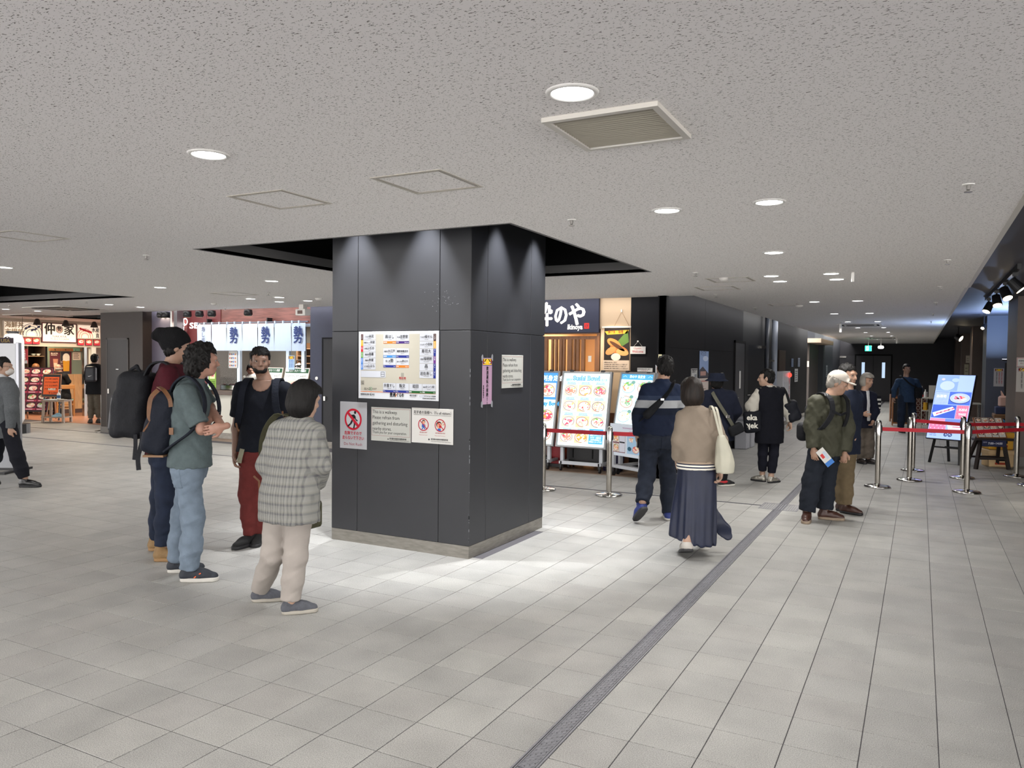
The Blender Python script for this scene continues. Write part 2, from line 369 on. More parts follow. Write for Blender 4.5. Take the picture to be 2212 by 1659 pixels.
# bare chips and blisters on the cladding
mb = MB(); rnd = random.Random(4); CH = mat('chipped_paint', '#77787d', .5)
for k in range(34):
    x, z = rnd.gauss(-3.57, .09), rnd.gauss(2.17, .05); r = rnd.uniform(.0015, .004); mb.lathe([(r, 0), (r * .8, .001), (0, .0018)], CH, n=6)
    n = 18; mb.v[-n:] = [(x + a, PY0 - c, z + b) for a, b, c in mb.v[-n:]]
for k in range(26):
    z = rnd.uniform(.12, 1.0) if k < 22 else rnd.uniform(1.2, 1.6); mb.box(PX1 - .0035, PX1 + .0005, PY0 - .0005, PY0 + .003, z, z + rnd.uniform(.004, .03), CH)
mb.obj('paint_chip', pil, kind='stuff')
# walls ---------------------------------------------------------------
# charcoal service wall to the right of the sushi counter, with a door
mb = MB(); mb.box(-10.13, -5.75, 11.17, 11.3, 0, 2.85, mat('blue_charcoal_wall', '#34374a', .5, noise=.04)); w = struct('wall_back', mb, 'dark wall between the two shops behind the pillar')
mb = MB(); mb.box(-10.13, -5.75, 11.155, 11.17, 0, .12, GREYB); struct('baseboard_back', mb, 'grey skirting of the dark back wall', w)
d = thing('door_1', 'dark service door beside the white round plaque on the back wall', 'door', (-9.3, 11.165, 0), kind='structure')
mb = MB(); mb.box(-.5, .5, -.012, .012, .12, 2.02, mat('door_black', '#17181d', .5)); mb.obj('door_leaf', d)
mb = MB(); mb.box(-.53, -.5, -.016, .0, .12, 2.05, DARKM).box(.5, .53, -.016, 0, .12, 2.05, DARKM).box(-.5, .5, -.016, 0, 2.02, 2.05, DARKM).obj('frame', d)
mb = MB(); mb.box(-.47, -.43, -.04, -.012, .88, .96, steel()); mb.obj('handle', d)
t = thing('wall_plaque', 'white round plaque on the dark wall left of the service door', 'plaque', (-9.965, 11.165, 1.29))
mb = MB(); mb.cyl((0, 0, 0), (0, -.012, 0), .033, .03, WHITE, 24); mb.obj('disc', t)
# left pillar with a service door, and the grey end wall of the sushi shop
mb = MB(); mb.box(-15.77, -14.4, 10.83, 11.9, 0, 2.85, mat('umber_wall', '#332a25', .5, noise=.06)); w = struct('wall_left', mb, 'dark brown wall block with a service door at the end of the sushi shop')
mb = MB(); mb.box(-15.78, -14.39, 10.82, 11.91, 0, .13, mat('grey_skirting', '#6b6763', .5)); struct('baseboard_left', mb, 'grey skirting of the brown wall block', w)
d = thing('door_2', 'black service door set in the brown wall block', 'door', (-15.2, 10.825, 0), kind='structure')
mb = MB(); mb.box(-.33, .33, -.01, .01, .14, 2.02, mat('door_dark', '#221f20', .45)); mb.obj('door_leaf', d)
mb = MB(); mb.box(-.36, -.33, -.014, 0, .13, 2.05, BROWNP).box(.33, .36, -.014, 0, .13, 2.05, BROWNP).box(-.36, .36, -.014, 0, 2.02, 2.05, BROWNP).obj('frame', d)
mb = MB(); mb.box(-.3, -.25, -.03, -.01, .86, .96, steel()); mb.obj('handle', d)
mb = MB(); mb.box(-.04, .04, -.012, -.01, 1.38, 1.39, steel()); mb.obj('plate', d)
mb = MB(); mb.box(-14.4, -13.72, 11.05, 11.2, 0, 2.85, mat('grey_violet_wall', '#5b5866', .45)); struct('wall_left', mb, 'grey wall panel between the brown wall block and the red sign')
t = thing('steel_column', 'slim vertical steel channel post left of the red shop sign', 'post', (-13.66, 11.0, 0))
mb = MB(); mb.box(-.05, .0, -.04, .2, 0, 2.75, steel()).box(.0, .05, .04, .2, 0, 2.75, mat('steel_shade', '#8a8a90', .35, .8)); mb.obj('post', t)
mb = MB(); mb.box(.0, .07, -.05, 0, 1.42, 1.6, WHITE); mb.obj('switch_box', t)
# dark wall right of the grilled fish shop, corridor wall
mb = MB(); mb.box(-3.95, -3.31, 11.45, 11.65, 0, 2.85, DARKM); struct('wall_right', mb, 'dark pier at the corner of the corridor')
mb = MB(); mb.box(-3.31, -3.2, 10.75, 10.95, 0, 2.85, DARKM).box(-3.29, -3.2, 10.75, 16.2, 0, 2.85, DARKM).box(-3.75, -3.25, 16.2, 20.2, 0, 2.85, mat('recess_black', '#0d0d10', .7)).box(-3.29, -3.2, 20.2, 26.4, 0, 2.85, DARKM)
w = struct('wall_corridor', mb, 'long charcoal wall on the left side of the corridor')
mb = MB(); mb.box(-3.2, -3.19, 20.2, 26.4, 0, .12, GREYB).box(-3.2, -3.19, 10.75, 15.2, 0, .12, DARKM); struct('baseboard_corridor', mb, 'low grey skirting of the corridor wall', w)
panels(w, 'y', -3.188, 1, [10.76, 13.0, 15.2], [.12, 1.87, 2.8], DARKM)
d = thing('door_3', 'charcoal door with a white notice in the corridor wall', 'door', (-3.19, 15.85, 0), R_(90), kind='structure')
mb = MB(); mb.box(-.45, .45, -.012, .02, .02, 2.05, mat('door_grey', '#3c3b3e', .5)); mb.obj('door_leaf', d)
mb = MB(); mb.box(-.5, -.45, -.02, .02, 0, 2.1, VOID).box(.45, .5, -.02, .02, 0, 2.1, VOID).box(-.5, .5, -.02, .02, 2.05, 2.1, VOID).obj('frame', d)
mb = MB(); mb.tube([(-.38, -.05, .98), (-.28, -.05, .98)], .009, steel()).tube([(-.38, -.012, .98), (-.38, -.05, .98)], .009, steel()).obj('handle', d)
mb = MB(); mb.rect(-.05, .08, 1.15, 1.5, ink('#d8d8d4'), -.0135); mb.obj('notice', d)
d = thing('door_4', 'open black door with a steel closer further along the corridor wall', 'door', (-3.2, 17.4, 0), R_(78), kind='structure')
mb = MB(); mb.box(-.5, .5, -.02, .02, .02, 2.05, mat('door_pitch', '#121214', .5)); mb.obj('door_leaf', d)
mb = MB(); mb.box(.25, .5, -.07, -.02, 1.98, 2.04, steel()); mb.obj('door_closer', d)
mb = MB(); mb.tube([(-.42, -.06, .98), (-.3, -.06, .98)], .01, steel()).tube([(-.42, -.02, .98), (-.42, -.06, .98)], .01, steel()); mb.obj('handle', d)
t = thing('drain_pipe', 'pale vertical pipe on the corridor wall before the brown door', 'pipe', (-3.1, 19.45, 0))
mb = MB(); mb.cyl((0, 0, 0), (0, 0, 2.8), .07, .07, mat('pipe_grey', '#8d93a0', .4)); mb.obj('pipe', t, smooth=True)
mb = MB(); mb.cyl((-.05, -.75, 0), (-.05, -.75, 2.8), .05, .05, mat('pipe_dark', '#3e424b', .4)); mb.obj('side_pipe', t, smooth=True)
for z in (.6, 1.7): MB().box(-.1, .02, -.09, .09, z, z + .04, steel()).obj('bracket', t)
d = thing('door_5', 'brown door beside the white fire hydrant cabinet in the corridor', 'door', (-3.17, 21.1, 0), R_(90), kind='structure')
mb = MB(); mb.box(-.5, .5, -.015, .02, .02, 2.0, mat('door_brown', '#3b2a22', .5)); mb.obj('door_leaf', d)
mb = MB(); mb.tube([(.36, -.06, .95), (.46, -.06, .98)], .012, steel()).tube([(.46, -.015, .95), (.46, -.06, .95)], .012, steel()); mb.obj('handle', d)
# end of the corridor
FY = 39
mb = MB(); mb.box(-4.2, 9, FY, FY + .2, 0, 3.4, mat('end_wall', '#2d2c31', .6)).box(-4.3, -3.3, 34.5, FY, 0, 3.2, mat('end_side', '#2a2d33', .6)).box(-3.1, 5, 32.0, 32.05, 2.85, 3.3, VOID)
struct('wall_far', mb, 'dark end wall of the corridor')
mb = MB(); mb.box(-3.9, -3.35, 28.2, 30.8, 0, 2.35, BROWNP).box(-3.5, -3.2, 31.0, 34.5, 0, 3.0, mat('teal_shade_wall', '#2b3238', .5)); struct('wall_corridor', mb, 'brown pier past the gap in the corridor wall')
mb = MB(); mb.box(-6, -2.9, 27.4, 31.5, 2.36, 2.5, mat('beam_cream', '#b9a48d', .6)); struct('trim_1', mb, 'cream beam over the gap in the corridor wall')
d = thing('door_6', 'double dark doors with narrow glass panes at the corridor end', 'door', (-1.88, FY - .03, 0), kind='structure')
for s in (-1, 1):
    mb = MB(); x0, x1 = sorted((s * .01, s * .72)); c = s * .56 if s > 0 else -.56; c = .42 * s
    g0, g1 = c - .065, c + .065
    DL = mat('door_leaf_grey', '#38373c', .5)
    mb.box(x0, g0, -.02, .02, .02, 2.05, DL).box(g1, x1, -.02, .02, .02, 2.05, DL).box(g0, g1, -.02, .02, .02, 1.05, DL).box(g0, g1, -.02, .02, 1.75, 2.05, DL)
    dl = mb.obj('door_leaf', d)
    mb = MB(); mb.box(g0, g1, -.006, .006, 1.05, 1.75, mat('lit_glass', '#9fb4cc', .15, emit=.8)); mb.obj('pane', dl)
mb = MB(); mb.box(-.78, -.72, -.03, .02, 0, 2.1, VOID).box(.72, .78, -.03, .02, 0, 2.1, VOID).box(-.78, .78, -.03, .02, 2.05, 2.12, VOID).obj('frame', d)
d = thing('door_7', 'plain dark door with a white notice left of the double doors', 'door', (-3.02, FY - .03, 0), kind='structure')
mb = MB(); mb.box(-.36, .36, -.03, .02, .02, 2.05, mat('door_leaf_grey', '#38373c')); mb.obj('door_leaf', d)
mb = MB(); mb.rect(-.28, -.1, 1.15, 1.5, ink('#c8c8cc'), -.032); mb.obj('notice', d)
mb = MB(); mb.box(-.3, -.0, -.09, -.03, 1.95, 2.03, steel()); mb.obj('door_closer', d)
# right side: piers in front of the shops
PIER = mat('pier_brown', '#64564f', .5, noise=.06, nscale=5); PIERB = mat('pier_slate', '#454a55', .45)
def pier(x0, x1, y0, y1, m, lab, z1=2.82):
    mb = MB(); mb.box(x0, x1, y0, y1, 0, z1, m); o = struct('wall_pier', mb, lab)
    mb = MB(); mb.box(x0 - .01, x1 + .01, y0 - .01, y1 + .01, 0, .14, mat('grey_skirting', '#6b6763')); struct('baseboard_pier', mb, None, o); return o
pier(1.42, 3.2, 15.4, 17.0, PIER, 'wide brown pier with red lettered notices at the right edge')
pier(1.36, 3.2, 21.2, 22.4, PIERB, 'slate blue pier lit from the standing work lamp')
pier(1.36, 3.2, 26.8, 28.0, PIER, 'brown pier behind the slate blue pier')
pier(1.35, 3.2, 33.0, 34.0, PIER, 'narrow brown pier far along the right side')
pier(1.28, 3.2, 37.0, 38.0, PIER, 'last brown pier before the corridor end wall')
mb = MB(); mb.box(5.5, 5.7, 8, 40, 0, 3, mat('shop_back_brown', '#3a302a', .7)); struct('wall_right', mb, 'brown back wall of the shops behind the piers')
# ------------------------------------------------ ceiling fixtures
GLOW = mat('lamp_lens', '#ffffff', .4, emit=9.); RINGM = mat('lamp_ring', '#dcdad6', .4)
rg = MB(); rg.lathe([(.072, -.002), (.078, -.008), (.092, -.005), (.094, 0)], RINGM, n=32); RG = rg.mesh('ring', True)
ln = MB(); ln.lathe([(0, 0), (.074, 0)], GLOW, n=32); LN = ln.mesh('lens')
def downlight(x, y, lab, p=1., col=(1, .97, .93)):
    t = thing('downlight', lab, 'ceiling light', (x, y, CZ), group='round recessed downlights')
    link('ring', RG, t); link('lens', LN, t, loc=(0, 0, -.004))
    l = light('downlight_lamp', 'AREA', (0, 0, -.012), DL_POWER * p, col, shape='DISK', size=.14); l.parent = t
    if hasattr(l.data, 'spread'): l.data.spread = R_(150)
for i, y in enumerate((8.72, 9.32, 12.58, 15.68, 18.75, 21.87, 25.12, 28.26, 32.14, 35.7)):
    for x, s in ((-1.44, 'left'), (-.84, 'right')):
        downlight(x, y, '%s lamp of the %s pair of downlights down the corridor ceiling' % (s, ORD[i]), 1 if i < 7 else .8)
for x, y, s in ((-1.1, 2.53, 'largest glowing downlight, in front of the square ceiling vent'), (-2.94, 2.56, 'glowing downlight above the group of visitors, left of the access hatches'), (-1.41, 4.73, 'left of two downlights side by side right of the square vent'), (-.8, 4.73, 'right of two downlights side by side right of the square vent'),
                (-1.12, 6.89, 'single downlight between the side by side lamps and the corridor pairs'), (-8.69, 4.87, 'downlight cut by the left edge of the photo'), (-9.12, 7.13, 'left downlight above the man in the black beanie'), (-7.02, 7.06, 'downlight just left of the dark pillar well'),
                (-8.79, 9.0, 'near right lamp of four downlights in front of the white shop curtain'), (-9.47, 9.7, 'far left lamp of four downlights in front of the white shop curtain'), (-9.45, 9.05, 'near left lamp of four downlights in front of the white shop curtain'), (-8.85, 9.7, 'far right lamp of four downlights in front of the white shop curtain'),
                (-13.05, 9.13, 'near lamp of two downlights before the brown wall block'), (-13.1, 9.81, 'far lamp of two downlights before the brown wall block'), (-16.53, 9.28, 'left lamp of two downlights beside the ceiling air conditioner'), (-16.5, 9.91, 'right lamp of two downlights beside the ceiling air conditioner')):
    downlight(x, y, s)
# lamps of the same kind over the part of the hall behind and beside the photographer
for x, y in ((-1.1, -1.2), (-2.94, -.6), (-5.9, 2.0), (-9.2, 1.2), (-12.2, 3.8), (-6.2, -1.6), (-10.5, -2), (-4.4, .9), (.0, 1.0), (-16.2, 5.4), (-5.2, 9.4), (-3.3, 9.3), (-13, 6.9)):
    light('hall_lamp', 'AREA', (x, y, CZ - .02), DL_POWER, (1, .97, .93), shape='DISK', size=.14)
VM = mat('vent_frame', '#c9c5bd', .45); VS = mat('vent_slat', '#a59f90', .5)
t = thing('ceiling_vent', 'square ceiling vent grille with fine slats behind the largest downlight', 'vent', (-1.09, 2.975, CZ))
mb = MB(); a, b = .232, .205
mb.box(-a, a, -a, -b, -.018, 0, VM).box(-a, a, b, a, -.018, 0, VM).box(-a, -b, -b, b, -.018, 0, VM).box(b, a, -b, b, -.018, 0, VM); mb.obj('frame', t)
mb = MB(); mb.box(-b, b, -b, b, -.0004, .0, mat('vent_shadow', '#2b2924', .8)); mb.obj('backing', t)
sl = MB(); sl.add([(-b, -.0095, -.002), (b, -.0095, -.002), (b, .0078, -.013), (-b, .0078, -.013), (-b, -.0095, -.0005), (b, -.0095, -.0005), (b, .0078, -.0115), (-b, .0078, -.0115)], [(0, 3, 2, 1), (4, 5, 6, 7), (0, 1, 5, 4), (2, 3, 7, 6), (1, 2, 6, 5), (3, 0, 4, 7)], VS); SLM = sl.mesh('slat')
for i in range(17): link('slat', SLM, t, loc=(0, -b + .014 + i * .0236, 0))
LINE = mat('hatch_line', '#a39d94', .6); LINE2 = mat('hatch_line_pale', '#b9b4aa', .6)
for n, (x, y, w, lab) in enumerate(((-2.335, 3.47, .435, 'square ceiling access hatch nearest the dark pillar'), (-3.39, 3.48, .43, 'square ceiling access hatch left of the one nearest the pillar'), (-6.28, 3.68, .45, 'square ceiling access hatch at the left edge of the photo'), (-1.92, 8.97, .47, 'nearer of two ceiling hatches before the corridor'), (-2.29, 9.93, .48, 'farther of two ceiling hatches before the corridor'), (-1.95, 13.1, .45, 'faint ceiling hatch further along the corridor'), (-9.0, 8.3, .5, 'faint ceiling hatch in front of the white shop curtain'))):
    t = thing('access_hatch', lab, 'ceiling hatch', (x, y, CZ)); h = w / 2; mb = MB()
    for a, b in ((h, h - .013), (h - .022, h - .03)):
        M_ = LINE2 if a == h else LINE
        mb.box(-a, a, -a, -b, -.003, 0, M_).box(-a, a, b, a, -.003, 0, M_).box(-a, -b, -b, b, -.003, 0, M_).box(b, a, -b, b, -.003, 0, M_)
    mb.obj('frame', t)
SPR = mat('sprinkler_steel', '#8d8a86', .35, .8)
def sprinkler(x, y, lab):
    t = thing('sprinkler', lab, 'sprinkler', (x, y, CZ), group='ceiling sprinklers')
    mb = MB(); mb.lathe([(.03, -.001), (.028, -.006), (.012, -.008)], WHITE, n=16); mb.obj('collar', t)
    mb = MB(); mb.lathe([(.009, -.006), (.009, -.03), (.004, -.034)], SPR, n=10).lathe([(.0, -.04), (.02, -.04), (.02, -.043), (0, -.043)], SPR, n=14).bar((-.01, 0, -.01), (-.006, 0, -.04), .003, .003, SPR).bar((.01, 0, -.01), (.006, 0, -.04), .003, .003, SPR); mb.obj('head', t)
for x, y, l in ((-6.37, 4.83, 'sprinkler left of the dark pillar well'), (-2.07, 4.78, 'sprinkler just right of the dark pillar well corner'), (.2, 4.69, 'nearest sprinkler of the row along the right ceiling edge'), (.195, 7.97, 'second sprinkler of the row along the right ceiling edge'), (.19, 10.6, 'third sprinkler of the row along the right ceiling edge'), (.19, 13.3, 'fourth sprinkler of the row along the right ceiling edge'), (.19, 16.2, 'fifth sprinkler of the row along the right ceiling edge'), (.19, 19, 'sixth sprinkler of the row along the right ceiling edge'), (-2.1, 8.11, 'sprinkler beside the nearer corridor hatch'), (-2.5, 10.78, 'sprinkler beside the farther corridor hatch'), (-2.5, 13.6, 'sprinkler on the corridor ceiling near the grey door'), (-8.33, 8.31, 'sprinkler in front of the white shop curtain'), (-11.73, 10.6, 'sprinkler over the red shop sign'), (-12.6, 8.4, 'sprinkler near the far ceiling well'), (-15.2, 8.6, 'sprinkler beside the ceiling air conditioner')):
    sprinkler(x, y, l)
ACM = mat('cassette_white', '#d8d5d0', .45)
def cassette(x, y, w, d, lab):
    t = thing('air_conditioner', lab, 'air conditioner', (x, y, CZ))
    mb = MB(); mb.box(-w, w, -d, d, -.016, 0, ACM, .006).obj('panel', t)
    mb = MB(); mb.box(-w * .62, w * .62, -d * .62, d * .62, -.02, -.016, mat('cassette_grille', '#77736e', .6)).obj('grille', t)
    for s in (-1, 1):
        MB().box(-w * .72, w * .72, s * d * .8 - .025, s * d * .8 + .025, -.022, -.016, VOID).obj('louvre', t)
        MB().box(s * w * .8 - .025, s * w * .8 + .025, -d * .72, d * .72, -.022, -.016, VOID).obj('louvre', t)
cassette(-14.9, 9.5, .6, .5, 'ceiling cassette air conditioner near the left light well'); cassette(-18.3, 11.0, .55, .5, 'ceiling cassette air conditioner before the food shop with the menu rack')
cassette(-1.28, 20.2, .48, .48, 'ceiling cassette air conditioner between the fifth and sixth corridor lamps'); cassette(-1.2, 30.3, .48, .48, 'farthest ceiling cassette air conditioner in the corridor')
for x, y, l, r in ((-8.35, 9.4, 'round smoke detector right of the four downlights', .06), (-1.95, 8.75, 'round smoke detector over the start of the corridor', .05), (-1.75, 13.3, 'round ceiling detector between the corridor lamps', .06), (-10.9, 9.6, 'round smoke detector left of the four downlights', .05)):
    t = thing('smoke_detector', l, 'smoke detector', (x, y, CZ)); MB().lathe([(r, 0), (r, -.012), (r * .7, -.03), (r * .3, -.035), (0, -.035)], ACM, n=20).obj('body', t, smooth=True)
def hangsign(x, y, lab, w=.03, h=.17, drop=.06, rz=0, m=None):
    t = thing('hanging_sign', lab, 'sign', (x, y, CZ), rz)
    MB().box(-.012, .012, -.012, .012, -drop, 0, ACM).obj('stem', t); MB().box(-w, w, -.02, .02, -drop - h, -drop, m or WHITE, .004).obj('plate', t)
hangsign(-.63, 8.69, 'narrow white hanging fixture beside the second corridor lamps', .014, .09, .01); hangsign(-1.62, 19.15, 'small white hanging fixture left of the corridor air conditioner', .025, .2, .02); hangsign(-.72, 29.5, 'tiny white hanging fixture far down the corridor', .025, .2, .02)
t = thing('camera_box', 'small white boxed camera hanging over the white shop curtain', 'camera', (-9.6, 10.4, CZ))
MB().box(-.05, .05, -.05, .05, -.09, 0, ACM).obj('stem', t); MB().box(-.11, .11, -.08, .08, -.19, -.08, WHITE, .012).obj('housing', t); MB().box(-.05, .06, -.085, -.08, -.165, -.105, mat('lens_brown', '#5b4037', .4)).obj('window', t)
t = thing('exit_sign', 'green lit exit sign hanging at the corridor end', 'exit sign', (-1.74, 32.17, 2.43))
MB().box(-.01, .01, -.01, .01, -.12, .31, ACM).obj('stem', t); GRN = ink('#19c98a', 3.5)
t.scale = (.55, .55, .55); MB().box(-.21, .21, -.03, .03, -.5, -.12, ACM).obj('case', t); mb = MB(); mb.rect(-.2, .2, -.49, -.13, GRN, -.032)
WG = ink('#e8fff4', 2.2); mb.rect(-.13, .02, -.45, -.17, WG, -.034); mb.disc(-.02, -.2, .028, .028, GRN, -.036); mb.line((-.03, -.24), (-.06, -.33), .05, GRN, -.036).line((-.06, -.33), (-.12, -.4), .03, GRN, -.036).line((-.06, -.33), (0, -.42), .03, GRN, -.036).line((-.03, -.26), (.06, -.3), .022, GRN, -.036).line((-.04, -.25), (-.12, -.28), .022, GRN, -.036).obj('lit_face', t)
t = thing('emergency_lamp', 'white rounded glowing lamp hanging right of the green exit sign', 'lamp', (-1.25, 30.6, 2.42)); MB().cyl((0, 0, -.1), (0, 0, .18), .012, .012, ACM, 8).obj('stem', t); MB().lathe([(.0, -.2), (.08, -.195), (.1, -.15), (.08, -.1), (0, -.09)], mat('lamp_milky', '#ffffff', .4, emit=2), n=20).obj('body', t, smooth=True)
# spotlights in the pillar well, washing the cladding
for x, y, l in ((-4.47, 5.36, 'left spot over the front of the pillar'), (-3.72, 5.36, 'right spot over the front of the pillar'), (-3.1, 5.98, 'near spot over the right side of the pillar'), (-3.1, 6.72, 'far spot over the right side of the pillar'), (-4.95, 6.2, 'spot over the hidden left side of the pillar'), (-4.0, 7.15, 'spot over the hidden back of the pillar')):
    t = thing('recessed_spotlight', l, 'spotlight', (x, y, 3.2)); MB().lathe([(.035, -.06), (.045, -.06), (.045, 0)], black(), n=18).obj('housing', t); MB().lathe([(0, -.05), (.034, -.05)], mat('spot_lens', '#ffffff', .3, emit=6), n=18).obj('lens', t)
    s = light('spot_lamp', 'SPOT', (0, 0, -.07), SPOT_POWER, (.97, .98, 1), spot_size=R_(62), spot_blend=.75, shadow_soft_size=.02); s.parent = t
# track of black spotlights on the right
def trackspot(x, y, z, dirv, lab, power=0, col=(1, .93, .8), sz=.05):
    t = thing('track_spotlight', lab, 'spotlight', (x, y, z)); d = Vector(dirv).normalized(); bk = black()
    tz = (2.76 if x < 1 and y < 16 else 2.82) - z; MB().cyl((0, 0, 0), (0, 0, tz), .012, .012, bk, 8).box(-.03, .03, -.015, .015, tz - .04, tz, bk).obj('stem', t)
    mb = MB(); a = -d * .07; mb.cyl(a, d * .09, sz * .85, sz, bk, 18); mb.obj('can', t, smooth=False)
    mb = MB(); p = d * .092; mb.cyl(p, p + d * .002, sz * .85, sz * .85, mat('track_lens', '#ffe9c4', .3, emit=14 if power else 2), 16); mb.obj('lens', t)
    if power:
        s = light('track_lamp', 'SPOT', tuple(d * .12), power, col, spot_size=R_(46), spot_blend=.6, shadow_soft_size=.04); s.parent = t; s.rotation_euler = d.to_track_quat('-Z', 'Y').to_euler()
t = thing('light_track', 'black ceiling track holding the cluster of spotlights at the right', 'track', (.97, 13.0, 2.76)); MB().box(-.02, .02, -2.5, 2.5, 0, .06, black()).obj('rail', t)
for i, (y, d) in enumerate(((10.9, (.6, -.1, -.7)), (12.1, (.3, -.5, -.9)), (13.4, (.1, -.45, -.9)), (14.9, (-.35, -.3, -.8)))):
    trackspot(.97, y, 2.62, d, '%s black spotlight from the front on the right hand ceiling track' % ORD[i], 40 if i in (1, 2) else 15, sz=.065)
trackspot(1.25, 20.4, 2.55, (-.35, -.7, -.6), 'glaring small spotlight at the top of the slate blue pier', 12, sz=.04)
trackspot(1.0, 27.0, 2.5, (.8, -.4, -.5), 'dark spotlight hanging before the far brown piers', 0, sz=.1)
# ------------------------------------------------ notices on the pillar (local frame: x right, z up, facing -y)
PAPER = mat('paper_white', '#cfcdc8', .55); GLOSSW = mat('board_white', '#d6d8dc', .35); INK = ink('#15151a'); RED = ink('#b3122b'); MAR = ink('#8a2a35')
HANG = 'notices on the pillar'
fy, fx = PY0 - .002, PX1 + .002
def board(name, lab, cat, loc, w, h, rz=0., m=None, th=.004, bev=.001):
    t = thing(name, lab, cat, loc, rz); MB().box(0, w, -th, 0, 0, h, m or PAPER, bev).obj('sheet', t); return t
# map board
t = board('floor_map', 'large white map board of restaurants at the top of the pillar front', 'map board', (-4.447, fy, 1.31), .848, .594, m=GLOSSW, th=.012)
W_, H_ = .848, .594; y = -.0125; mb = MB()
mb.rect(.024, W_ - .024, .07, H_ - .024, ink('#bab5a6'), y); mb.rect(.024, W_ - .024, .058, .064, ink('#d8761f'), y - .0003)
CW = ink('#c8cbd2'); FR = ink('#8f8e88')
def cell(x0, x1, z0, z1, jp, en, k=.4, pre=''):
    mb.rect(x0, x1, z0, z1, FR, y - .0003); mb.rect(x0 + .0012, x1 - .0012, z0 + .0012, z1 - .0012, CW, y - .0006)
    h = (z1 - z0); n = len(jp) + len(pre) * .55; s = min(h * k, (x1 - x0) * .86 / max(n, 1) * .78)
    tw = (len(jp) * s + len(pre) * s * .55) / .78; x = (x0 + x1) / 2 - tw / 2
    if pre: mb.text(pre, x, z0 + h * .46, s * .55, INK, y - .0009, w=len(pre) * s * .55 / .8, bold=.01)
    mb.text(jp, x + len(pre) * s * .55 / .78, z0 + h * .45, s, INK, y - .0009, w=len(jp) * s / .8, bold=.02)
    mb.text(en, (x0 + x1) / 2, z0 + h * .18, h * .1, INK, y - .0009, al='c')
Wi = ink('#f2f2f2')
L_ = [('米花', 'うなぎ', 'YONEHANA', '#4a1418', 'うなぎ'), ('中栄', '印度カレー', 'NAKAEI', '#e0b02a', 'カレー'), ('ふぢの', '中華', 'FUJINO', '#d01f2c', '中華'), ('鳥藤', '鶏料理', 'TORITOH', '#5fa03a', '鶏料理'), ('仲家', '海鮮丼', 'NAKAYA', '#3a7fd0', '海鮮丼'), ('山はら', '江戸前', 'YAMAHARA', '#3a7fd0', '海鮮丼')]
hh = .0525
for i, (a, p, e, c, k) in enumerate(L_):
    z1 = .570 - i * hh; cell(.05, .19, z1 - hh + .001, z1, a, e, pre=p); mb.rect(.026, .049, z1 - hh + .001, z1, ink(c), y - .0004); mb.text(k[:4], .0375, z1 - .016, .009, Wi, y - .0008, vert=True)
R__ = [('福せん', 'うなぎ', 'FUKUSEN', '#3a1210', 'うなぎ'), ('小田保', 'とんかつ', 'ODAYASU', '#d8a02c', 'とんかつ'), ('寿司大', '', 'SUSHI DAI', '#1f2f86', 'すし'), ('禄明軒', '洋食', 'ROKUMEIKEN', '#6a2f86', '洋食'), ('晶', '', 'AKIRA', '#1f2f86', 'すし'), ('岩佐寿し', '', 'IWASA SUSHI', '#1f2f86', 'すし')]
hh = .0633
for i, (a, p, e, c, k) in enumerate(R__):
    z1 = .570 - i * hh; cell(.655, .797, z1 - hh + .001, z1, a, e, pre=p); mb.rect(.798, .822, z1 - hh + .001, z1, ink(c), y - .0004); mb.text(k, .81, z1 - .018, .011, Wi, y - .0008, vert=True)
def pair(x0, x1, z1, a, e, c, k, kk, pre=''):
    cell(x0, x1, z1 - .062, z1, a, e, pre=pre); mb.rect(x0, x1, z1 - .083, z1 - .063, ink(c), y - .0004); mb.text(k, x0 + .004, z1 - .077, .009, Wi, y - .0008, bold=.02); mb.text(kk, x1 - .004, z1 - .077, .008, Wi, y - .0008, al='r')
pair(.272, .409, .57, '高はし', 'TAKAHASHI', '#d8761f', '魚料理', 'Seafood'); pair(.410, .547, .57, '吉野家', 'YOSHINOYA', '#3f1f6e', '牛丼', 'Beef bowl', '牛丼')
pair(.272, .409, .447, '大江戸', 'OH-EDO', '#3f86c8', '海鮮丼', 'Seafood', '海鮮丼'); pair(.410, .547, .447, '磯野家磯寿司', 'ISONOYA', '#1f2f86', 'すし', 'Sushi')
pair(.272, .409, .361, '勢', 'SEI', '#1f2f86', 'すし', 'Sushi', '寿し処'); pair(.410, .547, .361, '粋のや', 'IKINOYA', '#d8761f', '定食', 'Seafood', '魚がし料理')
pair(.272, .409, .143, '弁富すし', 'BENTOMI', '#1f2f86', 'すし', 'Sushi'); pair(.410, .547, .143, '鮨文', 'SUSHIBUN', '#1f2f86', 'すし', 'Sushi'); pair(.549, .685, .143, '岩田', 'IWATA', '#215e2e', '喫茶', 'Cafe'); pair(.686, .822, .143, 'センリ軒', 'SENRIKEN', '#215e2e', '喫茶', 'Cafe', '珈琲')
mb.rect(.026, .3, .187, .247, FR, y - .0003).rect(.0275, .2985, .1885, .2455, CW, y - .0006); mb.frame(.247, .287, .197, .238, .003, INK, y - .0009).line((.247, .217), (.287, .217), .003, INK, y - .0009)
mb.rect(.464, .494, .2, .233, ink('#9a988c'), y - .0005); mb.text('現在地', .479, .178, .018, RED, y - .0006, al='c', bold=.03)
mb.frame(.027, .062, .12, .158, .002, INK, y - .0005); mb.disc(.038, .147, .004, .004, INK, y - .0006, 10).rect(.035, .041, .126, .142, INK, y - .0006).disc(.051, .147, .004, .004, INK, y - .0006, 10).poly([(.046, .126), (.056, .126), (.053, .142), (.049, .142)], INK, y - .0006)
